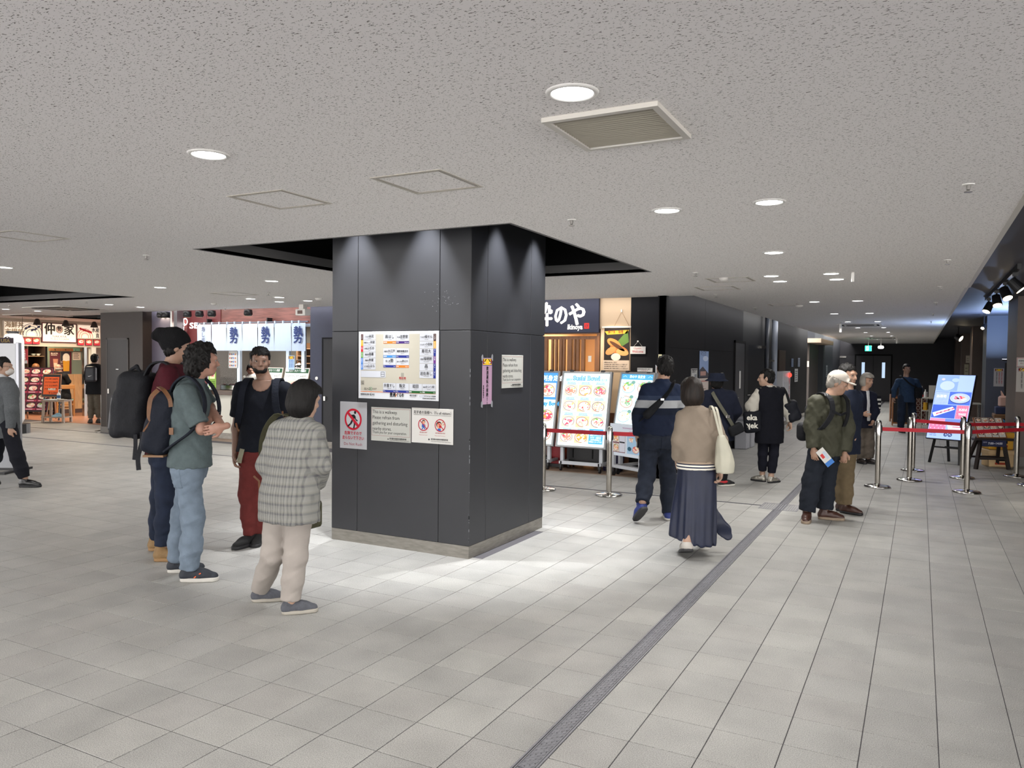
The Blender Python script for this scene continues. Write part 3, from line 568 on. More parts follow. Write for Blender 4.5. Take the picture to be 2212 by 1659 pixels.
mb.text('出入口', .066, .078, .017, INK, y - .0006, bold=.01); mb.frame(.126, .151, .073, .1, .003, ink('#2d7d52'), y - .0006).line((.131, .086), (.146, .086), .004, ink('#2d7d52'), y - .0007); mb.text('EXIT', .157, .078, .017, INK, y - .0006)
mb.text('関連飲食店案内', .026, .03, .013, INK, y - .0003, w=.1, bold=.03); mb.text('6', .131, .026, .026, INK, y - .0003, bold=.02); mb.text('街区', .152, .03, .013, INK, y - .0003, w=.028, bold=.03)
mb.text('豊洲', .346, .026, .03, INK, y - .0003, w=.058, bold=.07); mb.poly([(.406, .024), (.413, .026), (.417, .04), (.412, .055), (.408, .044)], ink('#d8761f'), y - .0003); mb.text('ぐるめ', .42, .027, .028, INK, y - .0003, w=.073, bold=.06)
mb.text('◀魚河岸横丁', .555, .034, .012, INK, y - .0003, w=.08, bold=.02); mb.frame(.66, .705, .03, .045, .0015, ink('#2a3a8a'), y - .0003); mb.text('ゆりかもめ 市場前▶', .71, .033, .011, INK, y - .0003, w=.115, bold=.02); mb.text('東京都中央卸売市場豊洲市場', .69, .014, .008, INK, y - .0003, w=.133, bold=.02)
mb.obj('printing', t)
# do not rush
t = board('warning_sign', 'tall white no running sign, leftmost on the pillar front', 'sign', (-4.664, fy, .85), .305, .422, m=mat('sign_plate', '#a4a4a7', .4)); mb = MB(); y = -.0045
cx, cz, r = .151, .265, .0975
mb.disc(cx, cz, r, r, RED, y, 40); mb.disc(cx, cz, r * .8, r * .8, ink('#b4b4b7'), y - .0003, 36)
k = r / .15
def q(*p): return [(cx + a * k, cz + b * k) for a, b in p]
yb = y - .0006
mb.disc(cx + .035 * k, cz + .097 * k, .02 * k, .022 * k, INK, yb); mb.poly(q((-.035, .06), (.02, .07), (.038, .045), (.02, -.01), (-.015, -.005)), INK, yb)
for a, b, w in (((-.02, .06), (-.05, .02), .02), ((.03, .05), (.045, 0), .018), ((.045, 0), (.078, -.018), .018), ((-.005, 0), (-.04, -.06), .03), ((-.04, -.06), (-.095, -.1), .024), ((.008, 0), (.028, -.055), .03), ((.028, -.055), (.012, -.125), .024)):
    A, B = q(a, b); mb.line(A, B, w * k, INK, yb)
A, B = q((-.085, .085), (.085, -.085)); mb.line(A, B, .026, RED, y - .0009)
mb.text('危険ですので', .151, .128, .026, RED, y, w=.195, bold=.04, al='c'); mb.text('走らないで下さい', .151, .085, .026, RED, y, w=.245, bold=.04, al='c'); mb.text('Do Not Rush', .151, .03, .026, MAR, y, w=.205, al='c'); mb.obj('printing', t)
# walkway notices
def walkway(loc, w, h, rz, lab):
    t = board('notice', lab, 'notice', loc, w, h, rz, m=mat('notice_paper', '#b3b3ac', .5)); mb = MB(); y = -.0045; k = w / .427
    mb.frame(.008, w - .008, h * .155, h - .012, .0018, MAR, y)
    for i, s in enumerate(('This is a walkway.', 'Please refrain from', 'gathering and disturbing', 'nearby stores.')):
        mb.text(s, .016 * k, h - .055 - i * h * .165, .031 * h / .3, INK, y, w=(.27, .29, .375, .205)[i] * k)
    mb.text('Thank you for your cooperation.', .016 * k, h * .22, .024 * h / .3, INK, y, w=.368 * k)
    mb.poly([(w * .42, h * .07), (w * .435, h * .04), (w * .45, h * .07), (w * .435, h * .1)], INK, y); mb.text('東京都中央卸売市場豊洲市場', w * .47, h * .07, .012, INK, y, w=w * .42, bold=.03); mb.text('Tokyo Central Wholesale Market Toyosu Market', w * .47, h * .03, .008, INK, y, w=w * .5)
    mb.obj('printing', t)
walkway((-4.31, fy, .938), .427, .298, R_(0), 'white walkway notice in the middle of the pillar front, between two signs'); walkway((fx, 6.08, 1.412), .416, .297, R_(90), 'narrow looking walkway notice on the right side of the pillar')
t = board('notice', 'white visitors notice with two red prohibition rings, right on the pillar front', 'notice', (-3.874, fy, .946), .421, .3); mb = MB(); y = -.0045
mb.text('見学者の皆様へ（To all visitors）', .02, .252, .022, INK, y, w=.38, bold=.02); mb.rect(.02, .4, .24, .242, INK, y)
SK = ink('#d89a7c'); BLU = ink('#2d66b8'); HR = ink('#2b211f')
for cx, kind in ((.122, 0), (.292, 1)):
    cz, r = .158, .054
    mb.ring(cx, cz, r * .86, r, RED, y - .0012); yb = y - .0003
    if kind == 0: mb.disc(cx + .002, cz + .024, .016, .018, HR, yb).disc(cx + .003, cz + .019, .013, .015, SK, yb - .0003).poly([(cx - .014, cz + .005), (cx + .014, cz + .005), (cx + .018, cz - .022), (cx - .018, cz - .022)], BLU, yb).line((cx, cz - .02), (cx - .016, cz - .042), .009, BLU, yb).line((cx + .004, cz - .02), (cx + .018, cz - .038), .009, BLU, yb).line((cx + .012, cz), (cx + .026, cz - .008), .007, SK, yb)
    else: mb.disc(cx - .012, cz + .006, .028, .028, HR, yb).disc(cx - .008, cz - .002, .024, .024, SK, yb - .0003).disc(cx, cz - .01, .011, .011, RED, yb - .0006).poly([(cx - .03, cz - .045), (cx + .008, cz - .048), (cx + .004, cz - .026), (cx - .024, cz - .026)], BLU, yb).line((cx + .02, cz + .02), (cx + .032, cz + .036), .006, ink('#c98a3a'), yb).line((cx + .025, cz + .004), (cx + .042, cz + .012), .006, ink('#c98a3a'), yb)
    A = r * .66; mb.line((cx - A, cz + A), (cx + A, cz - A), .007, RED, y - .0012)
    mb.text(('走らないでね！', '大声で話さないでね！')[kind], cx, .088, .008, RED, y, w=.075 + .025 * kind, al='c', bold=.03); mb.text(("Please don't run !", "Please don't be loud !")[kind], cx, .066, .007, RED, y, w=.085 + .02 * kind, al='c')
mb.poly([(.172, .034), (.18, .025), (.188, .034), (.18, .044)], INK, y); mb.text('東京都中央卸売市場豊洲市場', .2, .032, .012, INK, y, w=.17, bold=.03); mb.text('Tokyo Central Wholesale Market Toyosu Market', .2, .016, .008, INK, y, w=.2); mb.obj('printing', t)
# kabuki eyes strip posters
def eyes(mb, x0, x1, z0, z1, y):
    mb.rect(x0, x1, z0, z1, ink('#1f3f9a'), y); w, h = x1 - x0, z1 - z0; mb.rect(x0 + w * .03, x1 - w * .03, z0 + h * .08, z1 - h * .06, ink('#edc02a'), y - .0003)
    for s in (-1, 1):
        c = (x0 + x1) / 2 + s * w * .24; q = lambda *p: [(c + s * a * w, z0 + b * h) for a, b in p]
        mb.poly(q((-.12, .28), (.2, .2), (.26, .6), (.16, .92), (.1, .9), (.14, .5), (-.02, .34))[::s], ink('#7a1420'), y - .0006); mb.poly(q((-.16, .88), (-.05, .9), (.12, .5), (.05, .45))[::s], INK, y - .0009); mb.poly(q((-.08, .42), (.1, .48), (.12, .36), (.0, .28))[::s], ink('#f2efe8'), y - .0009); mb.disc(c + s * .03 * w, z0 + .39 * h, w * .025, h * .06, INK, y - .0012, 10)
t = board('strip_poster', 'long pink strip poster with kabuki eyes taped to the pillar side', 'poster', (fx, 5.733, 1.282), .17, .398, R_(90), m=mat('pink_paper', '#ab8aa2', .5), th=.002); mb = MB(); y = -.0025
eyes(mb, .004, .166, .333, .395, y); mb.text('飲酒運転の根絶!!', .088, .295, .0265, INK, y, vert=True, bold=.06); mb.text('豊洲市場協会', .022, .15, .013, INK, y, vert=True, bold=.05); mb.obj('printing', t)
TAPE = mat('clear_tape', '#8f9195', .3)
for x, z, a in ((-.004, .395, .5), (.168, .4, -.4), (-.006, .0, -.4), (.168, -.004, .4)):
    mb = MB(); mb.poly([(x - .012, z - .02), (x + .016, z - .028), (x + .018, z + .02), (x + .004, z + .034), (x - .014, z + .016)], TAPE, -.0028); mb.obj('tape', t)
# ------------------------------------------------ printed food pictures
FOOD = ['#e0607a', '#f08a78', '#f6b6a8', '#e8505a', '#f7d9c8', '#f2a04a', '#f7e9d8', '#d94a66']
def food(mb, x0, x1, z0, z1, y, rng, e=0., bg='#f6cfa2', bowl='#6b5f70', leaf=True, n=22, pal=FOOD):
    w, h = x1 - x0, z1 - z0; cx, cz = (x0 + x1) / 2 + rng.uniform(-.03, .03) * w, (z0 + z1) / 2 - .02 * h
    mb.rect(x0, x1, z0, z1, ink(bg, e), y); rx, rz = w * .45, h * .43; a = rng.uniform(-.15, .15)
    if bowl: mb.disc(cx, cz, rx, rz, ink(bowl, e), y - .0003, 22, a).disc(cx, cz, rx * .9, rz * .88, ink('#f4ead8', e), y - .0006, 22, a)
    k = .0008
    if leaf: mb.disc(cx - rx * .3, cz + rz * .5, rx * .45, rz * .3, ink('#6fae4a', e), y - k, 12, .4)
    c0 = rng.choice(pal)
    for i in range(n):
        k += .00004; t = rng.uniform(0, 6.28); r = sqrt(rng.random()) * .68
        s = rng.uniform(.1, .24); mb.disc(cx + rx * r * cos(t), cz + rz * r * sin(t), rx * s * rng.uniform(.8, 1.7), rz * s * .9, ink(c0 if rng.random() < .55 else rng.choice(pal), e), y - k, 9, rng.uniform(-1, 1))
    for i in range(5):
        k += .00004; t = rng.uniform(0, 6.28); mb.disc(cx + rx * .5 * cos(t), cz + rz * .5 * sin(t), rx * .13, rz * .1, ink('#fff6ec', e), y - k, 8, rng.uniform(-1, 1))
    k += .00005; mb.disc(cx + rx * .55, cz + rz * .45, rx * .2, rz * .12, ink('#f2d66a', e), y - k, 8, .7)
rng = random.Random(11)
# ------------------------------------------------ sushi counter with the white curtain (front plane y = 11.3)
SY = 11.3
WOODR = mat('red_wood_board', '#7a4a42', .45, noise=.35, nscale=3, stretch=(1, 1, 9)); REDP = mat('red_sign_panel', '#6d2b2c', .45, noise=.06, nscale=2)
mb = MB(); mb.box(-13.0, -10.13, SY, SY + .06, 2.3, 2.85, WOODR).box(-13.02, -13.0, SY, SY + .06, 0, 2.85, DARKM)
sh = struct('wall_sushi_shop', mb, 'red brown wooden fascia over the white shop curtain')
mb = MB(); mb.box(-13.6, -13.02, SY - .02, SY + .05, 0, 2.85, REDP).box(-13.02, -12.62, SY - .015, SY + .05, 1.9, 2.85, REDP); mb.box(-14.5, -13.6, SY + .02, SY + .06, 0, 2.85, REDP)
struct('wall_sushi_shop', mb, 'dark red panel wall carrying the white shop letters')
for b, m, l in (((-14.4, -10.13, 14.2, 14.3, 0, 2.85), mat('kitchen_back', '#8f8a80', .5), 'grey back wall of the sushi kitchen'), ((-14.5, -14.4, SY + .1, 14.2, 0, 2.85), mat('kitchen_side', '#6f6a64', .5), 'left side wall of the sushi kitchen'), ((-10.13, -10.05, SY + .1, 14.2, 0, 2.85), mat('kitchen_side', '#6f6a64'), 'right side wall of the sushi kitchen')): struct('wall_kitchen', MB().box(*b, m), l)
struct('ceiling_kitchen', MB().box(-14.4, -10.13, SY + .1, 14.2, 2.5, 2.55, mat('kitchen_ceiling', '#b8b4ac', .6)), 'pale ceiling of the sushi kitchen')
t = thing('shop_sign', 'white glowing shop name letters on the red panel', 'shop sign', (-14.45, SY - .025, 2.2)); mb = MB(); LW = ink('#fff4ee', 1.6)
LW0 = LW; mb.text('寿し処', .05, .07, .13, LW, w=.34, bold=.02); mb.text('勢', .55, .02, .24, LW, w=.24, bold=.03); mb.ring(.8, .2, .055, .075, LW); mb.text('SEi', .93, .06, .12, LW, w=.33, bold=.02); mb.obj('lettering', t)
# curtain: each cloth panel its own piece
CL = mat('curtain_cloth', '#c3cfe0', .85, bump=.15, bscale=300); INDIGO = ink('#2b3a6e')
t = thing('shop_curtain', 'white eight panel shop curtain with blue characters under the wooden fascia', 'curtain', (-13.19, SY - .12, 0))
ux = [0, .426, .856, 1.283, 1.705, 2.141, 2.577, 2.94]
MB().cyl((-.02, 0, 2.355), (3.0, 0, 2.355), .012, .012, mat('rod_grey', '#8d97a8', .4, .6), 10).obj('rod', t)
for i, (a, b) in enumerate(zip(ux, ux[1:])):
    mb = MB(); n = 10; vs = []; wob = rng.uniform(0, 6)
    for j in range(9):
        z = 2.33 - j * .5325 / 8
        for k in range(n + 1):
            u = k / n; vs.append((a + .004 + (b - a - .008) * u, .012 * (j / 8) * sin(u * 9 + wob) + .006 * sin(u * 17 + j * .5), z))
    mb.add(vs, [(j * (n + 1) + k, j * (n + 1) + k + 1, (j + 1) * (n + 1) + k + 1, (j + 1) * (n + 1) + k) for j in range(8) for k in range(n)], CL)
    c = mb.obj('cloth_panel', t, smooth=True); mb = MB()
    if i == 0:
        mb.text('寿し処', (a + b) / 2, 2.19, .08, INDIGO, -.022, vert=True, bold=.0); mb.text('勢', (a + b) / 2, 1.83, .08, INDIGO, -.022, al='c')
    elif i in (2, 4, 6): mb.text('勢', (a + b) / 2 + .01, 1.975, .25, INDIGO, -.022, w=.215, al='c', bold=.03)
    if mb.v: mb.obj('lettering', c)
    for x in (a + .01, (a + b) / 2): MB().box(x, x + .03, -.016, .016, 2.325, 2.375, CL).obj('tie_loop', t)
for x in (.3, 1.95): MB().box(x, x + .025, -.01, .12, 2.35, 2.44, black()).obj('bracket', t)
ALF = mat('alu_window', '#c8d6e6', .3, .3)
t = thing('window_1', 'sliding window front of the sushi counter under the curtain', 'window', (-13.0, SY + .02, 0), kind='structure')
for x in (.0, .84, 2.15, 2.54): MB().box(x, x + .075, -.03, .03, .95, 2.3, ALF).obj('mullion', t)
MB().box(0, 2.87, -.03, .03, 2.26, 2.32, ALF).obj('head_rail', t); MB().box(-.0, .075, -.03, .03, 0, .95, ALF).obj('mullion', t)
GL = bpy.data.materials.new('window_glass'); GL.use_nodes = True; b_ = GL.node_tree.nodes['Principled BSDF']; b_.inputs['Transmission Weight'].default_value = 1; b_.inputs['Roughness'].default_value = .02; b_.inputs['IOR'].default_value = 1.1
MB().box(.08, .84, -.003, .003, 1.1, 2.26, GL).obj('pane', t); MB().box(1.5, 2.15, .012, .018, 1.1, 2.26, GL).obj('pane', t)
t = thing('counter', 'white fronted serving counter with a dark wooden ledge', 'counter', (-12.9, SY, 0)); WF = mat('counter_white', '#cfccc0', .45)
MB().box(0, 2.75, -.05, .7, .9, .99, mat('ledge_wood', '#5a4a40', .4, noise=.25, nscale=4, stretch=(1, 6, 6)), .006).obj('ledge', t)
for i in range(5): MB().box(.0 + i * .55, .545 + i * .55, -.0, .6, .12, .9, WF, .004).obj('front_panel', t)
MB().box(0, 2.75, .03, .55, 0, .12, GREYB).obj('kickboard', t)
GRE = ink('#2f5d3c'); PB = mat('menu_paper', '#eceae2', .4, emit=.25)
def menub(x, w, h, z, lab, ang=-14, y=SY - .1):
    t = thing('menu_board', lab, 'menu board', (x, y, z), rx=R_(ang)); MB().box(0, w, -.01, .01, 0, h, mat('menu_frame', '#c9b7a4', .5), .003).obj('frame', t); mb = MB()
    mb.rect(.012, w - .012, .012, h - .012, PB, -.0105).rect(.02, w - .02, h * .79, h - .02, GRE, -.011); mb.text('季節の 本まぐろ 御膳', w / 2, h * .84, h * .08, ink('#f4f4ee'), -.0115, w=w * .72, al='c', bold=.03); mb.text('おまかせにぎり 4,400円', w / 2, h * .62, h * .09, INK, -.011, w=w * .8, al='c'); mb.text('Omakase nigiri', w / 2, h * .53, h * .05, GRE, -.011, al='c')
    food(mb, w * .18, w * .82, h * .06, h * .5, -.0108, rng, 0, '#f3e6cf', None, False, 26); mb.obj('printing', t)
menub(-10.88, .62, .5, .99, 'right framed menu board with green heading on the counter ledge'); menub(-11.53, .6, .5, .99, 'left framed menu board with green heading on the counter ledge')
t = thing('menu_stand', 'slanted paper menu on a thin stand beside the counter', 'menu stand', (-13.02, SY - .25, 0)); MB().tube([(0, .05, 0), (0, .05, .95)], .012, steel()).cyl((0, .05, 0), (0, .05, .02), .14, .14, steel(), 20).obj('stand', t)
mb = MB(); mb.box(-.2, .2, 0, .012, 0, .3, PAPER); m_ = Matrix.Translation((0, 0, .84)) @ Matrix.Rotation(R_(-40), 4, 'X'); mb.xf(m_); mb.obj('menu', t)
mb = MB()
for i in range(7): mb.rect(-.15, .1 + .05 * (i % 2), .04 + i * .032, .048 + i * .032, INK, -.001)
mb.rect(-.17, .17, .265, .285, ink('#7cb342'), -.001); mb.xf(m_); mb.obj('printing', t)
t = thing('window_notice', 'white sheet with red and black drawings hung in the left window', 'notice', (-12.38, SY - .02, 1.45)); MB().box(0, .24, -.004, 0, 0, .34, PAPER).obj('sheet', t); mb = MB()
for i in range(16): mb.disc(.04 + .05 * (i % 4), .05 + .075 * (i // 4), .016, .022, ink(('#b5523a', '#3a3a44', '#5a7ac0', '#c47a55')[i % 4]), -.005, 8, i)
mb.obj('printing', t)
t = thing('window_notice', 'blue printed notice with kabuki eyes in the right window', 'notice', (-10.78, SY - .02, 1.44)); MB().box(0, .16, -.004, 0, 0, .27, mat('notice_blue', '#bcd6f2', .5)).obj('sheet', t); mb = MB(); eyes(mb, .01, .15, .2, .262, -.005)
for i in range(3): mb.text('豊洲市場協会', .04 + i * .04, .17, .018, ink('#3767b5'), -.005, vert=True, bold=.04)
mb.obj('printing', t)
t = thing('window_notice', 'green poster with food pictures at the left end of the sushi window', 'notice', (-12.95, SY - .03, 1.02)); MB().box(0, .22, -.004, 0, 0, .42, mat('poster_green', '#7da23a', .5)).obj('sheet', t); mb = MB(); food(mb, .03, .19, .2, .36, -.005, rng, 0, '#dfe8b0', None)
for i in range(4): mb.rect(.03, .19, .03 + i * .035, .045 + i * .035, ink('#4a6a22'), -.005)
mb.obj('printing', t)
# kitchen
t = thing('kitchen_shelf', 'dark wooden plate rack standing in the sushi kitchen', 'shelf', (-11.6, 13.1, 0)); WD = mat('shelf_wood', '#7a5a3e', .5, noise=.2, nscale=6)
MB().box(-.5, -.46, -.2, .2, 0, 2.0, WD).box(.46, .5, -.2, .2, 0, 2.0, WD).obj('side_panel', t)
for i in range(7): MB().box(-.46, .46, -.2, .2, .9 + i * .16, .92 + i * .16, WD).obj('shelf', t)
t = thing('refrigerated_case', 'glass topped steel fish case on the sushi counter', 'display case', (-12.55, SY + .35, .99)); MB().box(-.32, .32, -.16, .16, 0, .1, steel(), .006).obj('body', t); MB().box(-.32, .32, -.16, .16, .1, .26, GL).obj('glass_cover', t)
mb = MB()
for i in range(14): mb.lathe([(.035, 0), (.03, .02), (0, .03)], mat('fish_%d' % (i % 3), ('#d98a78', '#e8d9c4', '#9a4a3a')[i % 3], .4), (-.27 + .09 * (i % 7), -.07 + .13 * (i // 7), .1), 8)
mb.obj('fish_slices', t, kind='stuff')
for i, (x, z, h, w, c) in enumerate(((-10.45, 1.45, .26, .09, '#e8e8e2'), (-10.62, 1.45, .2, .1, '#dfe3ea'), (-10.95, 1.45, .3, .08, '#d9d4c8'), (-10.35, 1.3, .5, .07, '#cfd8e6'))):
    t = thing('kitchen_box', ('pale carton at the right end of the kitchen shelf', 'white carton left of the end carton on the kitchen shelf', 'tall cream carton further left on the kitchen shelf', 'pale blue box at the far right of the sushi window')[i], 'box', (x, 12.3, z)); MB().box(-w, w, -.05, .05, 0, h, mat('carton%d' % i, c, .6), .004).obj('carton', t); mb = MB(); mb.rect(-w * .7, w * .7, h * .3, h * .5, ink('#5b6473'), -.051); mb.obj('print_band', t)
t = thing('steel_shelf', 'steel wall shelf behind the right sushi window', 'shelf', (-10.75, 12.3, 1.4)); MB().box(-.55, .6, -.15, .15, 0, .05, steel()).box(.4, .45, -.05, .05, -1.4, 0, steel()).box(-.5, -.45, -.05, .05, -1.4, 0, steel()).obj('board', t)
t = thing('green_crate', 'dark green crate under the cartons in the right sushi window', 'crate', (-10.72, 11.75, .99)); MB().box(-.25, .25, -.1, .15, 0, .25, mat('crate_green', '#2f5a4c', .5), .01).box(-.27, .27, -.12, .17, .22, .26, mat('crate_green', '#2f5a4c')).obj('body', t)
t = thing('kettle', 'steel kettle hanging in the dark gap of the sushi kitchen', 'kettle', (-11.5, 12.35, 1.42)); MB().lathe([(0, 0), (.09, .0), (.11, .05), (.08, .11), (.02, .13), (0, .15)], chrome(), n=18).obj('body', t, smooth=True); MB().tube([(-.08, 0, .1), (-.06, 0, .2), (.06, 0, .2), (.08, 0, .1)], .008, black()).obj('handle', t); MB().cyl((.09, 0, .05), (.17, 0, .11), .02, .01, chrome(), 10).obj('spout', t); MB().box(-.15, .2, -.12, .12, -.05, 0, steel()).box(-.05, .05, -.05, .05, -1.42, -.05, steel()).obj('stand', t)
for i in range(6):
    x = (-14.05, -13.25, -12.9, -12.55, -11.55, -13.9)[i]
    t = thing('ceiling_spot', '%s black ceiling spotlight from the left over the sushi shop front' % ORD[i], 'spotlight', (x, SY - .3, CZ)); MB().lathe([(.02, 0), (.075, -.01), (.085, -.1), (.06, -.13)], black(), n=18).obj('can', t, smooth=True); MB().lathe([(0, -.115), (.06, -.115)], mat('track_lens', '#ffe9c4', emit=2), n=14).obj('lens', t)
for x, p, c in ((-14.0, 12, (1, .72, .66)), (-13.2, 16, (.9, .92, 1)), (-12.5, 18, (.95, .95, 1)), (-11.8, 20, (.97, .97, 1)), (-11.1, 18, (.85, .92, 1)), (-10.5, 15, (.75, .87, 1))):
    light('shop_spot_lamp', 'SPOT', (x, SY - 1.0, CZ - .05), p * .62 * SHOP_POWER, c, (R_(50), 0, 0), spot_size=R_(95), spot_blend=1., shadow_soft_size=.08)
light('kitchen_lamp', 'AREA', (-12.2, 12.6, 2.45), 45 * SHOP_POWER, (1, .97, .92), size=1.6, size_y=.8, shape='RECTANGLE')
# ------------------------------------------------ grilled fish shop (front plane y = 10.95)
IY = 11.45; CREAM = mat('cream_wall', '#d9bd9c', .6); WOOD = mat('lattice_wood', '#8a5a34', .45, noise=.2, nscale=5, stretch=(6, 6, 1))
mb = MB(); mb.box(-6.1, -4.44, IY + .02, IY + .2, 2.1, 2.85, mat('fascia_back', '#2a2630', .6)).box(-4.455, -3.95, IY, IY + .2, .86, 2.85, CREAM).box(-4.455, -3.95, IY - .0, IY + .2, 0, .86, mat('dado_brown', '#5b3b28', .5, noise=.15)); struct('wall_fish_shop', mb, 'cream wall strip and fascia of the fish restaurant')
for b, m, l in (((-6.1, -3.9, 14.5, 14.6, 0, 2.85), mat('interior_cream', '#c9a67c', .6), 'warm cream back wall behind the wooden lattice'), ((-6.1, -6.0, IY + .2, 14.5, 0, 2.85), CREAM, 'left inner wall of the fish restaurant'), ((-4.0, -3.9, IY + .2, 14.5, 0, 2.85), CREAM, 'right inner wall of the fish restaurant')): struct('wall_fish_interior', MB().box(*b, m), l)
struct('ceiling_fish_shop', MB().box(-6.0, -4.0, IY + .2, 14.5, 2.5, 2.55, CREAM), 'cream ceiling of the fish restaurant'); struct('floor_fish_shop', MB().box(-6.0, -4.0, 11.25, 14.5, -.003, .001, SHOPF), 'brown floor of the fish restaurant')
t = thing('shop_sign', 'navy shop sign board with white brush characters and a red seal', 'shop sign', (-5.856, IY, 2.11)); t.scale = (1.046,) * 3; NV = mat('sign_navy', '#1f2440', .5)
MB().box(0, 1.34, -.05, 0, 0, .6, NV, .004).obj('board', t); mb = MB(); WI = ink('#f6f2ea', .5); y = -.0505
mb.text('粋', .3, .14, .28, WI, y, w=.27, bold=.05).text('の', .62, .15, .25, WI, y, w=.2, bold=.055).text('や', .86, .14, .27, WI, y, w=.25, bold=.055); mb.text('Ikinoya', .83, .055, .075, WI, y, w=.25, bold=.03, shear=.1)
mb.rect(1.105, 1.185, .06, .145, ink('#c8302a', .4), y).ring(1.14, .1, .014, .022, NV, y - .0004, 14).line((1.155, .11), (1.172, .125), .008, NV, y - .0004); mb.obj('lettering', t)
t = thing('door_8', 'wooden lattice sliding door of the fish restaurant', 'door', (-6.01, IY + .05, 0), kind='structure'); t.scale = (1.046, 1, 1.046)
MB().box(0, 1.5, -.05, .05, 2.0, 2.08, WOOD).obj('head_rail', t); MB().box(1.44, 1.5, -.05, .05, 0, 2.0, WOOD).obj('jamb', t); MB().box(0, 1.44, -.02, .02, 1.92, 1.97, WOOD).obj('rail', t)
for i, (x, w) in enumerate(((.06, .05), (.17, .03), (.28, .05), (.38, .03), (.5, .03), (.56, .05), (.68, .03), (.745, .03), (.81, .05), (.875, .03), (.95, .07), (1.05, .03), (1.1, .04), (1.18, .05), (1.4, .04))): MB().box(x, x + w, -.03, .03, 0, 1.92, WOOD).obj('slat', t)
MB().box(1.3, 1.35, -.04, -.03, 1.58, 1.67, PAPER).obj('sticker', t)
MB().box(.05, 1.42, .034, .038, .02, 1.92, GL).obj('pane', t)
light('restaurant_lamp', 'AREA', (-5.0, 12.9, 2.45), 30 * SHOP_POWER, (1, .78, .5), size=1.4, shape='SQUARE')
light('wall_washer', 'SPOT', (-4.2, IY - .5, 2.55), 20 * SHOP_POWER, (1, .86, .66), (R_(24), 0, 0), spot_size=R_(70), spot_blend=.7, shadow_soft_size=.05)
t = thing('hanging_poster', 'hanging scroll poster of grilled salmon on the cream wall', 'poster', (-4.39, IY - .012, 1.524)); t.scale = (1.046,) * 3; MB().box(0, .41, -.003, 0, 0, .64, mat('scroll_paper', '#caa98a', .5)).obj('sheet', t); MB().box(-.02, .43, -.014, .006, .63, .655, mat('scroll_rod', '#efe6da', .5)).obj('rod', t)
mb = MB(); y = -.0035; mb.rect(.015, .41, .15, .63, ink('#2a2320'), y).rect(.0, .41, .0, .15, ink('#d9c3ae'), y)
mb.poly([(.02, .58), (.4, .6), (.37, .545), (.06, .53)], ink('#d9b13a'), y - .0003); mb.text('漬け魚・味噌', .07, .55, .04, ink('#7a2f1a'), y - .0006, w=.24, bold=.03)
mb.poly([(.2, .4), (.38, .6), (.4, .42), (.3, .36)], ink('#5a7a3a'), y - .0003); mb.disc(.17, .4, .12, .06, ink('#d98a4a'), y - .0006, 18, -.5).disc(.25, .3, .15, .07, ink('#c8743c'), y - .0009, 18, -.3).disc(.22, .36, .14, .028, ink('#5b3a26'), y - .0012, 18, -.55).disc(.3, .27, .1, .05, ink('#e8a868'), y - .0012, 14, -.2).disc(.12, .29, .09, .05, ink('#e0955a'), y - .0011, 14, .5).disc(.2, .2, .075, .055, ink('#efe2cf'), y - .0015, 14)
for i in range(4): mb.text('信州味噌に漬けた厚切り魚をじっくり焼き上げ', .02, .11 - i * .03, .015, INK, y - .0003, w=(.2, .36, .34, .37)[i], bold=.02)
mb.obj('printing', t); MB().tube([(.17, 0, .655), (.28, .0, .87), (.4, 0, .655)], .0025, mat('cord', '#b58f6a', .7), 5).box(.27, .29, -.01, .01, .86, .9, WHITE).obj('cord', t)
t = thing('welcome_plate', 'white Open Welcome plate hanging on the dark pier', 'sign', (-3.945, 11.435, 1.78)); t.scale = (1.046,) * 3; MB().box(0, .235, -.012, 0, 0, .11, mat('plate_white', '#d8d4d2', .4), .003).obj('plate', t); mb = MB(); mb.text('Open', .055, .072, .026, RED, -.0125, w=.11, bold=.0).text('Welcome', .03, .02, .038, RED, -.0125, w=.17, bold=.01); mb.obj('lettering', t)
MB().tube([(.05, -.004, .11), (.118, .0, .185), (.18, -.004, .11)], .0015, WHITE, 4).cyl((.118, 0, .185), (.118, -.02, .185), .012, .012, WHITE, 12).obj('cord', t)
for x, z, w, h, lab, c in ((-3.29, 1.66, .05, .11, 'small cream sticker high on the pier beside the lightboxes', '#d9d2a8'), (-3.33, 1.2, .11, .42, 'white notice sheet on the pier edge behind the man in the striped sweater', '#b9b9bd')):
    t = thing('sticker', lab, 'notice', (x, 10.745, z)); MB().box(0, w, -.003, 0, 0, h, mat('stk' + c, c, .5)).obj('sheet', t); mb = MB()
    for i in range(3): mb.rect(w * .2, w * .8, h * (.2 + i * .25), h * (.3 + i * .25), ink('#5a5a50'), -.0035)
    mb.obj('printing', t)
